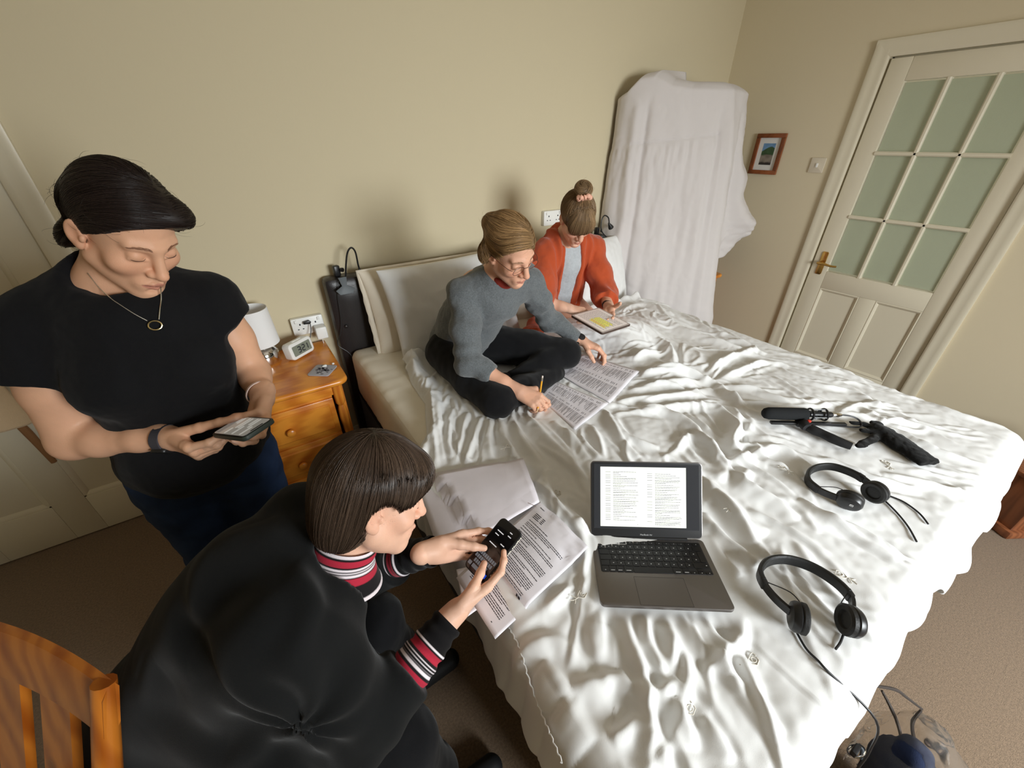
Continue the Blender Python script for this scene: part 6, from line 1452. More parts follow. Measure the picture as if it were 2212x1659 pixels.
# tail of the cardigan lying on the bed between the two
s = Sdf().chain([(np.array([-2.06,-.50,.71]),.055),(np.array([-2.16,-.58,.70]),.050),(np.array([-2.22,-.66,.695]),.035)], .03).cut((0,0,-1), (0,0,.672)); garment(s, (-2.36,-.76,.66), (-1.96,-.40,.80), .006, M_ORANGE, 'cardigan_tail', W4, lambda V: .010*perlin(V, 22, 105)+.006*np.abs(perlin(V, 40, 106)))
wl = fL_; band(wL-wl*.045, wl, .027, .025, .014, .003).build('watch_strap', mat('dark_strap_b', (.02,.015,.012,1), .5), W4)
# the tablet
t = thing('tablet', 'tablet in a dark case showing yellow highlights, held by the person in orange', 'tablet', tb, np.stack([tX, tY, tZ], 1))
MB().prism(rrect(.222,.190,.010), .010, (0,0,-.0085), None, .002).build('case', mat('tablet_case', srgb(74,58,50), .6), t, local=True)
MB().prism(rrect(.216,.184,.008), .001, (0,0,.0014)).build('bezel', mat('tablet_bezel', srgb(196,184,178), .3), t, local=True)
scr = MB().prism(rrect(.198,.168,.003,2), .0006, (0,0,.0022)).build('screen', mat('tablet_screen', srgb(220,212,206), .2, emit=(srgb(228,218,212), .25)), t, local=True)
mb = MB(); my = MB(); mo = MB(); r = np.random.RandomState(5)
for k in range(17):
    y = .066-.0082*k; x = -.090; w_ = 0
    while x < .080*(1 if k % 5 else .4):
        w_ = r.uniform(.006,.018); mb.box((x+w_/2, y, .0030), (w_, .0018, .0002)); x += w_+.003
    if 7 <= k <= 14: (mo if k == 13 else my).box((.020+.004*(k % 3), y, .0029), (.105-.012*(k % 2), .0066, .0002))
my.build('highlight', mat('yellow_highlight', srgb(226,222,60), .3, emit=(srgb(230,226,70), .25)), t, local=True); mo.build('highlight', mat('orange_highlight', srgb(236,178,60), .3, emit=(srgb(236,178,60), .25)), t, local=True)
mb.build('screen_text', mat('screen_grey_text', srgb(120,116,116), .4), t, local=True)
# ---------------------------------------------------------------- papers
def paper_sheet(name, label, P00, P10, P11, P01, mapf, printer, group=None, n=18, par=None, m=None, ink=None):
    """a sheet over the bilinear patch of four corners (u: left-right of the page, v: top-down)"""
    c = [np.asarray(q, float) for q in (P00, P10, P11, P01)]
    def S(u, v): return mapf(c[0]*(1-u)*(1-v)+c[1]*u*(1-v)+c[2]*u*v+c[3]*(1-u)*v, u, v)
    V = []; top = []
    for i in range(n):
        for j in range(n): V.append(S(i/(n-1), j/(n-1)))
    V = np.array(V); o = add_mesh(name, V, grid_faces(n, n)[:, ::-1], m or M_PAPER, par); md = o.modifiers.new('t', 'SOLIDIFY'); md.thickness = .0004; md.offset = 0
    if label: tag(o, label, 'paper', group)
    if printer:
        mb = MB()
        def word(u, v, du, dv):
            q = [S(u, v), S(u+du, v), S(u+du, v+dv), S(u, v+dv)]; nrm = unit(np.cross(q[1]-q[0], q[3]-q[0])); nrm = nrm if nrm[2] > 0 else -nrm; mb.add([p+nrm*.0006 for p in q], [(0,1,2,3)])
        printer(word); p = add_mesh('print', mb.v, mb.f, ink or M_INK2, o, smooth=False); p['kind'] = 'stuff'
    return o
M_INK2 = mat('printed_text', srgb(112,108,116), .8, spec=.1); M_INK3 = mat('printed_text_black', srgb(62,60,66), .8, spec=.1)
def transcript(seed, two=True, us=(.08,.46), rows=(.10,.92), step=.0135, key=.06):
    """script-like print: a short speaker column, then dialogue lines of words; two pages side by side if two"""
    def pr(word):
        r = random.Random(seed)
        for u0 in ((us[0], us[0]+.46) if two else (us[0],)):
            v = rows[0]+r.random()*.02
            while v < rows[1]:
                for li in range(r.choice((1,1,2,2,3,4))):
                    if v > rows[1]: break
                    if li == 0: word(u0, v, key*r.uniform(.7,1), step*.48)
                    x = u0+key*1.6; end = u0+(us[1]-us[0])*(r.uniform(.93,1.0) if r.random() < .62 else r.uniform(.4,.9))
                    while x < end: w_ = r.uniform(.010,.034)*(1 if two else 1.6); word(x, v, min(w_, end-x+.004), step*.38); x += w_+.0040
                    v += step
                v += step*.75
    return pr
def lie(dz=.0025, curl=None):
    def f(p, u, v):
        z = duvet_z(p[0], p[1])+dz; q = np.array([p[0], p[1], z])
        if curl is not None: q = q+curl(u, v)
        return q
    return f
# two loose pages in front of the person in grey: landscape, two columns
_z = .695
cA = [at_z(*p, _z) for p in ((1200,803),(1318,867),(1383,800),(1258,765))]; cB = [at_z(*p, _z) for p in ((1163,853),(1243,925),(1315,868),(1193,820))]
paper_sheet('printed_page', 'printed two-column page under the left hand of the person in grey', cA[3], cA[0], cA[1], cA[2], lie(.006, lambda u, v: np.array([0,0,.010*(1-v)*abs(u-.5)+.004*math.sin(u*5)])), transcript(1), 'loose printed pages on the duvet')
paper_sheet('printed_page', 'printed two-column page beside the pencil hand of the person in grey', cB[3], cB[0], cB[1], cB[2], lie(.004, lambda u, v: np.array([0,0,.006*math.sin(u*4+1)*(1-v)])), transcript(2), 'loose printed pages on the duvet')
# stapled script: page being read, and the bundle of turned pages
doc = thing('stapled_script', 'stapled printed script lying open at the left edge of the duvet', 'script', (-2.85, -1.45, .69))
d0 = [at_z(*p, .682) for p in ((1165,1090),(1270,1192))]; d2 = at_z(1070,1385,.672); d3 = at_z(985,1245,.686)
def edge_map(dz, curl=None):
    def f(p, u, v):
        x = p[0]; z = (duvet_z(max(x, -3.0), p[1])+dz) if x > -3.02 else BT-.004; z = max(z, .68)
        q = np.array([p[0], p[1], z]); 
        return q+(curl(u, v) if curl else 0)
    return f
def script_page(word):
    r = random.Random(9); v = .09
    word(.10, .045, .09, .006)
    for k in range(4): word(.13, .12+k*.016, .10+.03*r.random(), .007); word(.28, .12+k*.016, .05, .007)
    v = .21
    while v < .90:
        nl = r.choice((1,1,2,3,5,6)); 
        for li in range(nl):
            if v > .90: break
            x = .13; end = .86 if li < nl-1 else r.uniform(.35,.84)
            while x < end: w_ = r.uniform(.012,.050); word(x, v, min(w_, end-x+.005), .0058); x += w_+.0075
            v += .0158
        v += .011
    word(.80, .955, .02, .006)
# the page's top edge runs along the staple side
paper_sheet('page', None, d0[0], d0[1], d2, d3, edge_map(.006, lambda u, v: np.array([0,0,.010*math.sin(PI*u)*(1-v)+.006*(1-v)])), script_page, par=doc, n=26, ink=M_INK3)
M_BACK = mat('paper_back', srgb(226, 220, 226), .8, spec=.15, mottle=(30,.02))
for k, (q, dz) in enumerate((((1130,993),.016),((1122,1000),.012),((1136,1010),.009))):
    e = [at_z(*p, .69) for p in ((905-k*4,1032+k*7), q, (1165,1090), (952+k*3,1218))]
    paper_sheet('turned_page', None, e[0], e[1], e[2], e[3], edge_map(dz, lambda u, v, k=k: np.array([0,0,.012*math.sin(PI*v)*u+.004*k*v])), None, par=doc, m=M_BACK)
e = [at_z(*p, .69) for p in ((985,1225),(1030,1215),(1060,1290),(1005,1330))]; paper_sheet('under_page', None, e[0], e[1], e[2], e[3], edge_map(.003), None, par=doc)
a = on_duvet(1140,1086,.03); b_ = on_duvet(1158,1094,.03); MB().tube([a+[0,0,-.003], a, b_, b_+[0,0,-.003]], .0008, 6, smooth=1).build('staple', M_CHROME, doc)

# ---------------------------------------------------------------- laptop
lR = rot_cols((.795,-.605,.034), (.604,.786,-.133), (.054,.126,.990)); lT = CAM+(np.array([-2.681,-1.834,.666])-CAM)*.968
M_ALU = mat('space_grey_metal', srgb(128,124,122), .38, metal=.85, bump=(900,.05,2))
LS = .968
lap = thing('laptop', 'grey laptop open on the duvet with a white two-column document on its screen', 'laptop', lT, lR*LS)
LW, LD = .304, .212
MB().prism(rrect(LW, LD, .012, 6), .010, (0,0,-.010), None, .0025).build('base', M_ALU, lap, local=True)
MB().prism(rrect(.276, .104, .003), .0006, (0,.040,-.0002)).build('key_well', mat('key_well', (.02,.02,.022,1), .5), lap, local=True)
M_KEY = mat('black_key', (.010,.010,.011,1), .42, spec=.5); M_LEG = mat('key_legend', srgb(206,206,206), .5)
key_meshes = {}
def key(x, y, w_, h_, leg=None):
    k = (round(w_, 4), round(h_, 4))
    if k not in key_meshes:
        o = MB().prism(rrect(w_-.0022, h_-.0022, .0013, 2), .0012, (0,0,0)).build('key', M_KEY, lap, local=True); key_meshes[k] = o.data
    else: o = bpy.data.objects.new('key', key_meshes[k]); COL.objects.link(o); o.parent = lap
    o.location = (x, y, .0003)
u = .01905; y0 = .0845; LEG = MB()
def legend(x, y, s=.0030, w_=None): LEG.box((x, y, .0017), (w_ or s, s*.55, .0002))
hx = -.136
for i in range(14): key(hx+.0195*(i+.5)-.0005, y0, .0195, .0105); legend(hx+.0195*(i+.5), y0, .0018)
rows = [(13, 0, 1.35), (13, 1.35, None), (12, 1.62, None), (11, 1.2, None)]
y = y0-.0148
xs = hx
for i in range(13): key(xs+u*(i+.5), y, u, u*.95); legend(xs+u*(i+.5), y)
key(xs+u*13+.0128, y, .0245, u*.95)
y -= u*.96; key(xs+.0135, y, .0265, u*.95)
for i in range(12): key(xs+.0268+u*(i+.5), y, u, u*.95); legend(xs+.0268+u*(i+.5), y)
key(xs+.0268+u*12+.0085, y-.0090, .0165, u*1.92)
y -= u*.96; key(xs+.0155, y, .0305, u*.95)
for i in range(12): key(xs+.0308+u*(i+.5)*.985, y, u*.985, u*.95); legend(xs+.0308+u*(i+.5)*.985, y)
y -= u*.96; key(xs+.0118, y, .0230, u*.95)
for i in range(11): key(xs+.0232+u*(i+.5), y, u, u*.95); legend(xs+.0232+u*(i+.5), y)
key(xs+.0232+u*11+.0195, y, .0385, u*.95); legend(xs+.0232+u*11+.033, y)
y -= u*.98; x = xs
for w_, lg in ((.0185,.003),(.0185,.010),(.0185,.010),(.0235,.012),(.0985,0),(.0235,.012),(.0185,.010)):
    key(x+w_/2, y, w_, u*1.0)
    if lg: legend(x+w_/2, y-.004, .0026, lg)
    x += w_
key(x+.0092, y-.0045, .0180, .0092); key(x+.0275, y+.0046, .0180, .0092); key(x+.0275, y-.0046, .0180, .0092); key(x+.0458, y-.0045, .0180, .0092)
for dx in (.0092,.0275,.0458): legend(x+dx, y-.0045, .0022)
LEG.build('key_legends', M_LEG, lap, local=True, smooth=False)
# trackpad outlined by its gap
mb = MB(); tx, ty, tw, th_ = 0, -.064, .120, .078
for a, b_, c_, d_ in ((tx-tw/2, ty, .0007, th_), (tx+tw/2, ty, .0007, th_), (tx, ty-th_/2, tw, .0007), (tx, ty+th_/2, tw, .0007)): mb.box((a, b_, .0001), (c_, d_, .0003))
mb.build('trackpad_gap', mat('gap_dark', srgb(54,52,52), .6), lap, local=True)
MB().prism(rrect(tw-.001, th_-.001, .004), .0003, (tx, ty, -.0001)).build('trackpad', mat('trackpad_metal', srgb(124,120,118), .34, metal=.8), lap, local=True)
# lid
sX, sY = rot_cols((.793,-.609,.035), (.307,.449,.839), (-.527,-.654,.543)).T[:2]
sYl = lR.T@unit(sY); sXl = np.array([1.0,0,0]); sYl = unit(sYl-sXl*sYl[0]); sZl = np.cross(sXl, sYl); hinge = np.array([0, LD/2-.003, .001]); SL = np.stack([sXl, sYl, sZl], 1)
def lidp(mb): mb.v = [tuple(hinge+SL@np.array(p)) for p in mb.v]; return mb
LH = .209
lid = lidp(MB().prism(rrect(LW, LH, .011, 6), .0045, (0, LH/2+.002, -.0045), None, .0012)).build('lid', M_ALU, lap, local=True)
lidp(MB().prism(rrect(LW-.004, LH-.004, .010, 6), .0006, (0, LH/2+.002, .0001))).build('bezel', M_BLACKPL, lid, local=True)
lidp(MB().cyl((-.11,0,-.001), (.11,0,-.001), .0045, n=12)).build('hinge', M_BLACKPL, lap, local=True)
sw_, sh_ = .286, .179; sy = LH/2+.010
lidp(MB().box((0, sy, .0010), (sw_, sh_, .0005))).build('screen', mat('laptop_screen_dark', srgb(38,40,44), .15, coat=.5, emit=(srgb(70,72,76), .25)), lid, local=True)
pw_, ph_ = .233, .165; px0, py0 = -.0085, sy-.001
lidp(MB().box((px0, py0, .0014), (pw_, ph_, .0003))).build('document', mat('screen_white', srgb(214,216,208), .2, emit=(srgb(222,224,216), .62)), lid, local=True)
mb = MB(); r = random.Random(12)
for c_ in range(2):
    cx = px0-pw_/2+.014+c_*.114; yy = py0+ph_/2-.014-c_*.004
    while yy > py0-ph_/2+.014:
        nl = r.choice((1,1,1,1,2,2,4)) if c_ else r.choice((1,1,1,2,2))
        for li in range(nl):
            if li == 0: mb.box((cx+.007, yy, .0017), (.014, .0010, .0002))
            x = cx+.021; end = x+(r.uniform(.058,.066) if li < nl-1 else r.uniform(.012,.060))
            while x < end: w_ = r.uniform(.003,.009); mb.box((x+w_/2, yy, .0017), (w_, .0011, .0002)); x += w_+.0008
            yy -= .0028
        yy -= .0021
    mb.box((cx+.088, py0-ph_/2+.006, .0017), (.002,.0012,.0002))
p = lidp(mb).build('document_text', mat('screen_text_grey', srgb(112,112,112), .5), lid, local=True, smooth=False); p['kind'] = 'stuff'
fc = bpy.data.curves.new('name_text', 'FONT'); fc.body = 'MacBook Air'; fc.size = .0062; fc.align_x = 'CENTER'; fc.align_y = 'CENTER'; fc.extrude = .00008
to = bpy.data.objects.new('name_text', fc); COL.objects.link(to); bpy.context.view_layer.update(); dg = bpy.context.evaluated_depsgraph_get(); me = bpy.data.meshes.new_from_object(to.evaluated_get(dg)); bpy.data.objects.remove(to)
nt_ = bpy.data.objects.new('lettering', me); COL.objects.link(nt_); me.materials.clear(); me.materials.append(mat('lettering_grey', srgb(176,176,176), .5)); nt_.parent = lid
mm = Matrix.Identity(4)
for i in range(3):
    for j in range(3): mm[i][j] = SL[i, j]
    mm[i][3] = (hinge+SL@np.array([0,.0095,.0009]))[i]
nt_.matrix_basis = mm
# ---------------------------------------------------------------- headphones
M_PAD = mat('ear_pad', (.012,.012,.012,1), .5, bump=(200,.3,3)); M_HBAND = mat('headband_vinyl', (.016,.017,.018,1), .42, bump=(180,.25,3)); M_CABLE = mat('black_cable', (.012,.012,.013,1), .45)
def headphones(label, c, X, logo, rotL, rotR, band, cables, group):
    X = unit(np.array([X[0], X[1], 0])); Z = np.array([0,0,1.0]); R = np.stack([X, np.cross(Z, X), Z], 1); c = np.asarray(c, float)
    t = thing('headphones', label, 'headphones', c, R, group)
    pts = np.array([(x, y, z) for x, y, z in band])
    q, _ = catmull(pts, np.zeros(len(pts)), 6); n = len(q)
    mb = MB(); k0, k1 = int(n*.22), int(n*.78)
    mb.tube(q[k0:k1+1], 1.0, prof=[(.0135*a, .0058*b) for a, b in ((1,-.4),(1,.4),(.75,1),(-.75,1),(-1,.4),(-1,-.4),(-.75,-1),(.75,-1))], smooth=1, up=np.array([0,0,1.0])); mb.build('headband', M_HBAND, t, local=True)
    for s_, seg in ((0, q[:k0+2]), (1, q[k1-1:])):
        mb = MB(); mb.tube(seg, 1.0, prof=[(.0100*a, .0034*b) for a, b in ((1,-1),(1,1),(-1,1),(-1,-1))], smooth=1, up=np.array([0,0,1.0])); m0 = seg[-2] if s_ == 0 else seg[1]; mb.box(m0, (.012,.020,.024), .003); mb.build('yoke', M_BLACKPL, t, local=True)
    for s_, cc, rt in ((-1, pts[0], rotL), (1, pts[-1], rotR)):
        a = unit(np.array([-s_*math.cos(rt[0])*math.cos(rt[1]), -math.sin(rt[0])*-s_, math.sin(rt[1])])); Rc_ = frame_from(a, (0,0,1)); cc = np.array(cc)
        cup = MB().lathe([(.0,-.013),(.020,-.0135),(.028,-.010),(.0315,-.004),(.032,.004),(.0300,.006),(.0,.006)], 30, cc, Rc_, cap=False).build('ear_cup', M_BLACKPL, t, local=True)
        MB().lathe([(.029,.005),(.0325,.009),(.0320,.016),(.027,.0195),(.019,.017),(.0165,.012),(.0,.0115)], 30, cc, Rc_, cap=False).build('ear_pad', M_PAD, cup, local=True)
        MB().box(cc+Rc_@np.array([-.030,0,-.003]), (.016,.012,.010), .003, Rc_).build('cable_boss', M_BLACKPL, cup, local=True)
        if s_ == -1 and logo:
            mb = MB(); o = Rc_@np.array([.004,.006,-.0138]); mb.prism(rrect(.0085,.0085,.0006,2), .0005, cc+o, Rc_); mb.build('emblem', mat('emblem_white', srgb(226,226,226), .5), cup, local=True)
            mb = MB(); mb.prism([(-.003,-.003),(-.0015,-.003),(.003,.003),(.0015,.003)], .0004, cc+o+Rc_@np.array([0,0,-.0004]), Rc_); mb.prism([(-.003,.001),(-.0018,.003),(-.0005,.003),(-.0018,.001)], .0004, cc+o+Rc_@np.array([0,0,-.0004]), Rc_); mb.build('emblem_mark', M_INK, cup, local=True)
    mb = MB(); w0 = q[k0]; p0 = pts[0]; mb.tube([w0+[.006,-.002,.006], w0*.6+p0*.4+[.030,.004,.010], w0*.3+p0*.7+[.028,-.004,.012], p0+[.006,.026,.014]], .0012, 6, smooth=5)
    w1 = q[k1]; p1 = pts[-1]; mb.tube([w1+[-.004,0,.006], w1*.5+p1*.5+[-.018,.006,.006], p1+[-.004,.030,.012]], .0012, 6, smooth=5); mb.build('wire', M_CABLE, t, local=True)
    for pts_, r_ in cables: MB().tube(pts_, r_, 8, smooth=6).build('cable', M_CABLE, t)
    return t
B1 = [(-.056,-.004,.033),(-.080,.030,.034),(-.090,.066,.032),(-.082,.104,.026),(-.045,.138,.020),(.005,.148,.018),(.052,.130,.020),(.082,.090,.026),(.088,.050,.032),(.074,.020,.034),(.058,-.006,.033)]
c1 = on_duvet(1762,1352); c1z = c1[2]+.004
def foot_pts(px, down=()):
    out = [on_duvet(x, y, .004) for x, y in px]; p = out[-1]
    for k, (dx, y, z) in enumerate(down): out.append(np.array([p[0]+dx, y, z]))
    return out
cab1 = foot_pts(((1722,1368),(1742,1402),(1768,1428),(1790,1452)), ((.03,-2.272,.63),(.045,-2.300,.52),(.055,-2.315,.40),(.075,-2.35,.27),(.10,-2.39,.20)))
headphones('black headphones nearest the foot of the bed, with a single lead running over the edge', (c1[0], c1[1], c1z), (.79,-.61), False, (.35,.10), (.15,.12), B1, [(cab1, .0024), (foot_pts(((1822,1370),(1815,1388),(1805,1402))), .0024)], 'headphones on the bed')
B2 = [(-.058,-.002,.034),(-.076,.028,.030),(-.088,.066,.026),(-.076,.106,.022),(-.036,.132,.020),(.010,.136,.022),(.046,.118,.028),(.060,.080,.036),(.062,.045,.040),(.060,.020,.038),(.056,-.002,.034)]
c2 = on_duvet(1858,1090); cabA = foot_pts(((1912,1068),(1950,1083),(1985,1108),(2005,1132))); cabB = foot_pts(((1908,1078),(1938,1108),(1962,1138),(1980,1170)))
headphones('black headphones with a small white square emblem, lying beside the microphone grip', (c2[0]-.01, c2[1]+.005, c2[2]+.004), (.97,-.24), True, (-.5,.30), (-.05,.05), B2, [(cabA, .0024), (cabB, .0024)], 'headphones on the bed')

# ---------------------------------------------------------------- shotgun microphone on a pistol grip
ma, mc = on_duvet(1628,910), on_duvet(1800,917); mz = max(ma[2], mc[2]); d = unit(np.array([mc[0]-ma[0], mc[1]-ma[1], 0])); m0 = np.array([ma[0], ma[1], mz+.038])+d*.02; side = np.array([d[1], -d[0], 0])
mic = thing('microphone', 'black gun microphone with a foam windshield on a pistol grip, lying on the duvet', 'microphone', m0)
Rm_ = frame_from(d, (0,0,1)); M_FOAM = mat('black_foam', (.020,.021,.022,1), .95, spec=.1, bump=(900,.8,3))
MB().lathe([(.001,0),(.012,.002),(.019,.009),(.0225,.022),(.023,.06),(.023,.150),(.0215,.158),(.012,.160)], 30, m0, Rm_).build('windshield', M_FOAM, mic)
MB().lathe([(.011,.158),(.011,.245),(.009,.250)], 20, m0, Rm_).build('body', M_BLACKPL, mic)
for z in (.172, .222): MB().tube([m0+d*z+Rm_@np.array([.021*math.cos(a), .021*math.sin(a), 0]) for a in np.linspace(0, 2*PI, 22, endpoint=False)], .0036, 8, closed=True, smooth=1).build('shock_ring', M_BLACKPL, mic)
mb = MB()
for a in (0, PI/2, PI, 3*PI/2): v = Rm_@np.array([math.cos(a), math.sin(a), 0]); mb.cyl(m0+d*.172+v*.021, m0+d*.222+v*.021, .0022, n=6); mb.cyl(m0+d*.197+v*.011, m0+d*.197+v*.021, .0022, n=6)
mb.build('shock_mount', M_BLACKPL, mic)
MB().lathe([(.009,.250),(.0095,.252),(.0095,.272),(.007,.276),(.005,.284)], 18, m0, Rm_).build('connector', M_CHROME, mic)
low = np.array([0,0,-.028]); e0 = m0+d*.284; r0 = m0+d*.02+low+side*.018; r1 = m0+d*.30+low+side*.030
MB().tube([e0, e0+d*.035+[0,0,-.004], e0+d*.060+side*.010+[0,0,-.012], e0+d*.062+side*.030+[0,0,-.024], e0+d*.03+side*.036+low, m0+d*.20+side*.034+low*.8, m0+d*.13+side*.045+low*.8], .0030, 8, smooth=6).build('cable', M_CABLE, mic)
mb = MB(); Rg = np.stack([d, -side, np.array([0,0,1.0])], 1); mb.box((r0+r1)/2+[0,0,.004], (.27,.016,.010), .003, Rg); mb.box(m0+d*.14+low+side*.026+[0,0,.004], (.05,.026,.018), .004, Rg); mb.build('rail', M_BLACKPL, mic)
g0 = m0+d*.135+low+side*.040; gd = unit(side*.80+d*.58); Rh = frame_from(gd, (0,0,1))
mb = MB(); mb.lathe([(.014,-.012),(.0175,-.006),(.0175,.012),(.014,.020)], 18, g0+[0,0,.010], frame_from(side, (0,0,1))); 
hp_ = [g0+gd*.010, g0+gd*.035, g0+gd*.06+d*.004, g0+gd*.09+d*.002, g0+gd*.118+d*.006, g0+gd*.140+d*.012]
mb.tube([p+[0,0,.006] for p in hp_], [.013,.0165,.0145,.0160,.0150,.0125], 12, smooth=4); mb.build('pistol_grip', M_BLACKSOFT, mic)
MB().lathe([(.0065,0),(.0065,.004),(.004,.006)], 14, g0+d*.012+[0,0,.024], None).build('red_button', mat('red_button', srgb(206,60,44), .4), mic)

# ---------------------------------------------------------------- black fleece glove
gA, gB = on_duvet(1898,938), on_duvet(1975,992); gz = .016; e = unit(np.array([gB[0]-gA[0], gB[1]-gA[1], 0])); n_ = np.array([e[1], -e[0], 0])      # n_: towards the camera side
fl = 0.55
def flat(P): Q = P.copy(); Q[:,2] = (Q[:,2]-(gA[2]+gz))/f32(fl)+(gA[2]+gz); return Q
G0 = np.array([gA[0], gA[1], gA[2]+gz]); L_ = np.linalg.norm(gB[:2]-gA[:2])
gs = Sdf().chain([(G0,.034),(G0+e*L_*.5,.036),(G0+e*L_,.034)], .02)
P_ = lambda x, y: np.array([*on_duvet(x, y)[:2], gA[2]+gz])
gs.chain([(P_(1892,932),.020),(P_(1865,927),.010),(P_(1842,922),.0085),(P_(1834,921),.0075)], .012); gs.chain([(P_(1890,950),.016),(P_(1858,968),.013),(P_(1850,972),.011)], .012); gs.chain([(P_(1888,940),.018),(P_(1858,938),.010)], .012); gs.chain([(P_(1882,922),.012),(P_(1892,924),.016)], .012)
gs.chain([(G0+e*L_-n_*.014,.022),(G0+e*(L_+.030)-n_*.020,.021)], .012); gs.chain([(G0+e*L_+n_*.014,.020),(G0+e*(L_+.028)+n_*.016,.019)], .012)
gs.cut(e, G0+e*(L_+.040), .003)
V, F = sdf_mesh(lambda P: gs(flat(P))*f32(fl), G0-np.array([.22,.24,.05]), G0+np.array([.20,.16,.06]), .0032); G = sdf_grad(lambda P: gs(flat(P)), V, .003); V = V+G*(.0035*perlin(V, 38, 111)+.0025*np.abs(perlin(V, 70, 112))-.0010)[:, None]
V[:,2] = np.maximum(V[:,2], gA[2]+.0025)
tag(add_mesh('glove', V, F, mat('black_fleece', (.0105,.0105,.0105,1), .97, spec=.05, bump=(500,.5,3), sheen=.12)), 'black fleece glove lying on the duvet beside the microphone cable', 'glove')

# ---------------------------------------------------------------- bags on the floor at the foot of the bed
def put(s, lo, hi, h, m, name, par, disp=None):
    V, F = sdf_mesh(s, lo, hi, h)
    if disp is not None: V = V+sdf_grad(s, V, .004)*disp(V)[:, None]
    return add_mesh(name, V, F, m, par)
bp_ = np.array([-2.44,-2.46,0]); t = thing('rucksack', 'black rucksack on the carpet under the foot of the bed, beside the clear plastic bag', 'bag', bp_)
s = Sdf().chain([(bp_+[0,0,.085],.085),(bp_+[.02,.02,.24],.070)], .03); s.ell(bp_+[.02,-.05,.10], (.09,.05,.09), k=.03); s.cut((0,0,-1), (0,0,.002), .01); put(s, bp_-[.16,.16,.02], bp_+[.16,.16,.36], .0065, M_BLACKCLOTH, 'body', t, lambda V: .006*perlin(V, 14, 121)+.003*np.abs(perlin(V, 30, 122)))
kc = at_z(1850,1622,.27); MB().tube([kc+np.array([.020*math.cos(a), -.006*math.sin(a)*2, .016*math.sin(a)]) for a in np.linspace(0, 2*PI, 18, endpoint=False)], .0022, 8, closed=True, smooth=1).build('carabiner', M_CHROME, t)
MB().tube([kc+[.02,0,.0], kc+[.03,-.01,-.02], kc+[.035,-.02,-.06]], .004, 8).build('strap', mat('grey_strap', srgb(84,88,92), .6), t); MB().box(kc+[-.012,.004,.016], (.030,.012,.020), .003).build('buckle', M_BLACKPL, t)
nv = np.array([-2.285,-2.425,0]); t2 = thing('navy_jumper', 'folded navy blue garment inside the clear plastic bag on the floor', 'garment', nv)
s = Sdf().chain([(nv+[0,0,.06],.058),(nv+[.0,.015,.20],.062),(nv+[-.005,.03,.29],.036)], .03); s.cut((0,0,-1), (0,0,.006), .01); put(s, nv-[.1,.1,.02], nv+[.1,.12,.36], .006, mat('navy_cloth', srgb(20,34,66), .9, bump=(500,.4,3), sheen=.05), 'fold', t2, lambda V: .004*perlin(V, 16, 123))
cb_ = np.array([-2.215,-2.43,0]); M_FILM = mat('clear_plastic', srgb(236,232,226), .12, trans=.94, ior=1.08, spec=.8, bump=(26,.6,3))
t3 = thing('plastic_bag', 'crumpled clear plastic bag standing on the carpet at the foot of the bed', 'bag', cb_)
s = Sdf().chain([(cb_+[-.04,0,.07],.100),(cb_+[-.03,.01,.20],.098),(cb_+[-.04,.03,.30],.060)], .04); s.cut((0,0,-1), (0,0,.002), .01)
o = put(s, cb_-[.2,.18,.02], cb_+[.16,.18,.42], .0065, M_FILM, 'film', t3, lambda V: .012*perlin(V, 13, 124)+.008*np.abs(perlin(V, 26, 125))-.006*np.abs(perlin(V, 40, 126)))
mb = MB()
for k, pts in enumerate((((1892,1482),(1935,1490),(1960,1508),(1992,1532)), ((1905,1492),(1925,1530),(1945,1580),(1955,1650)), ((1990,1534),(1972,1560),(1975,1600),(1970,1655)))): mb.tube([at_t(x, y, (.35-.10*i/3+.0-1.598)/(ray(x, y)[2])*.985) for i, (x, y) in enumerate(pts)], [.003,.0045,.004,.003], 6, smooth=5)
mb.build('folded_edge', mat('smoky_plastic', srgb(84,78,74), .3, trans=.4, ior=1.1), t3)
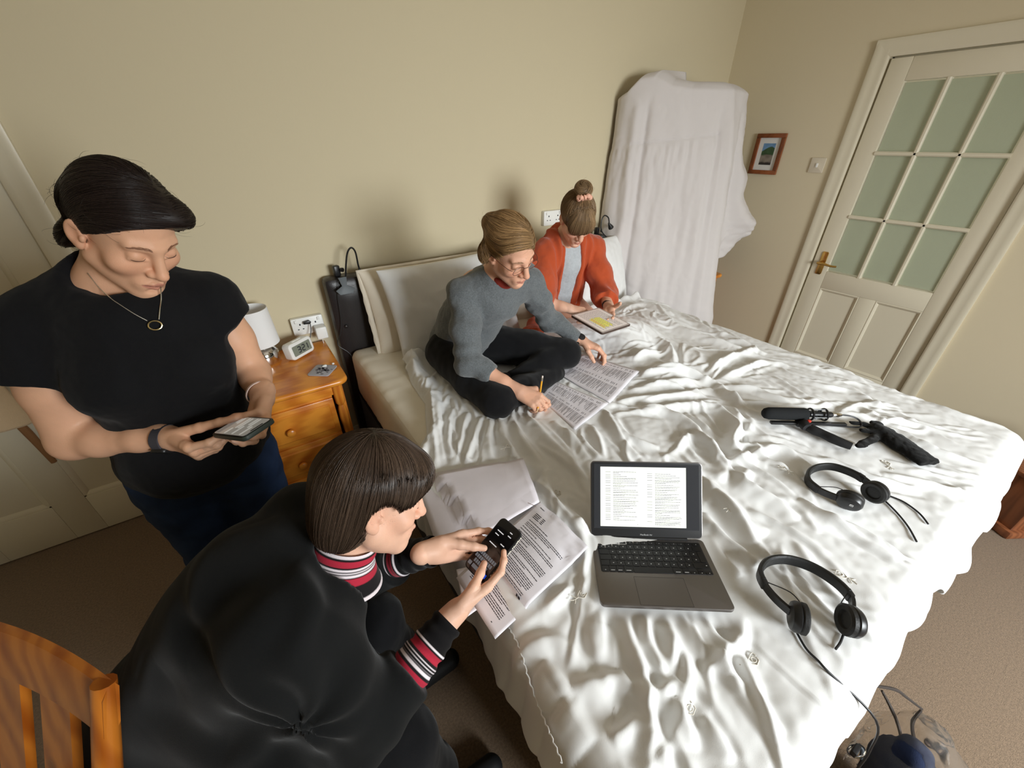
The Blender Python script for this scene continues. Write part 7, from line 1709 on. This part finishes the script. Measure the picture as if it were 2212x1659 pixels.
tag(MB().tube([at_z(x, y, .004) for x, y in ((1996,1590),(2014,1618),(2030,1640),(2052,1690))], .0035, 8, smooth=6).build('floor_cable', mat('dark_cable', srgb(58,44,46), .5), None), 'dark cable lying on the carpet at the lower right, coming out of the plastic bag', 'cable')

# ---------------------------------------------------------------- dressing gown on the left-hand door
def robe():
    n, m = 120, 110; V = np.zeros((n, m, 3)); x0, x1, zt, zb = -4.69, -4.14, 1.62, .74
    for i in range(n):
        u = i/(n-1)
        for j in range(m):
            v = j/(m-1); sp = .30+.70*v**.55; x = (x0+x1)/2-.02+(u-.5)*(x1-x0)*sp; z = zt-.16*abs(u-.5)**1.4*(1-v)*2-(zt-zb)*v+.05*math.sin(u*5)*v; V[i, j] = (x, -.065-.05*v, z)
    P = V[..., [0, 2]]*np.array([1, .12]); f = .030*perlin(P, 9, 131)+.018*perlin(P, 20, 132)+.008*perlin(V[..., [0, 2]], 12, 133); u = np.linspace(0, 1, n)[:, None]
    V[..., 1] -= np.abs(f)*1.0+.045*np.sin(np.clip(u, 0, 1)*PI)**.6; V[..., 1] = np.minimum(V[..., 1], -.028); return V
V = robe(); rb = thing('dressing_gown', 'cream dressing gown hanging on the panelled door behind the standing person', 'dressing gown', (-4.42,-.06,.74)); M_ROBE = mat('cream_towelling', srgb(206,180,146), .95, spec=.1, bump=(260,1.0,4), sheen=.3)
o = add_mesh('gown', V.reshape(-1, 3), grid_faces(*V.shape[:2]), M_ROBE, rb); md = o.modifiers.new('t', 'SOLIDIFY'); md.thickness = .012; md.offset = 0
MB().tube([(-4.30,-.165,1.10),(-4.285,-.18,1.0),(-4.27,-.18,.90),(-4.24,-.17,.80)], .010, 10, smooth=5).build('belt', mat('brown_belt', srgb(74,54,36), .9), rb)
MB().tube([(-4.255,-.03,.74),(-4.245,-.02,.60),(-4.24,-.015,.44)], [.012,.014,.010], 10, smooth=5).build('belt_end', mat('tan_belt', srgb(150,108,70), .9), rb)
MB().cyl((-4.42,.004,1.66), (-4.42,-.05,1.67), .008).build('hook', M_BRASS, rb)
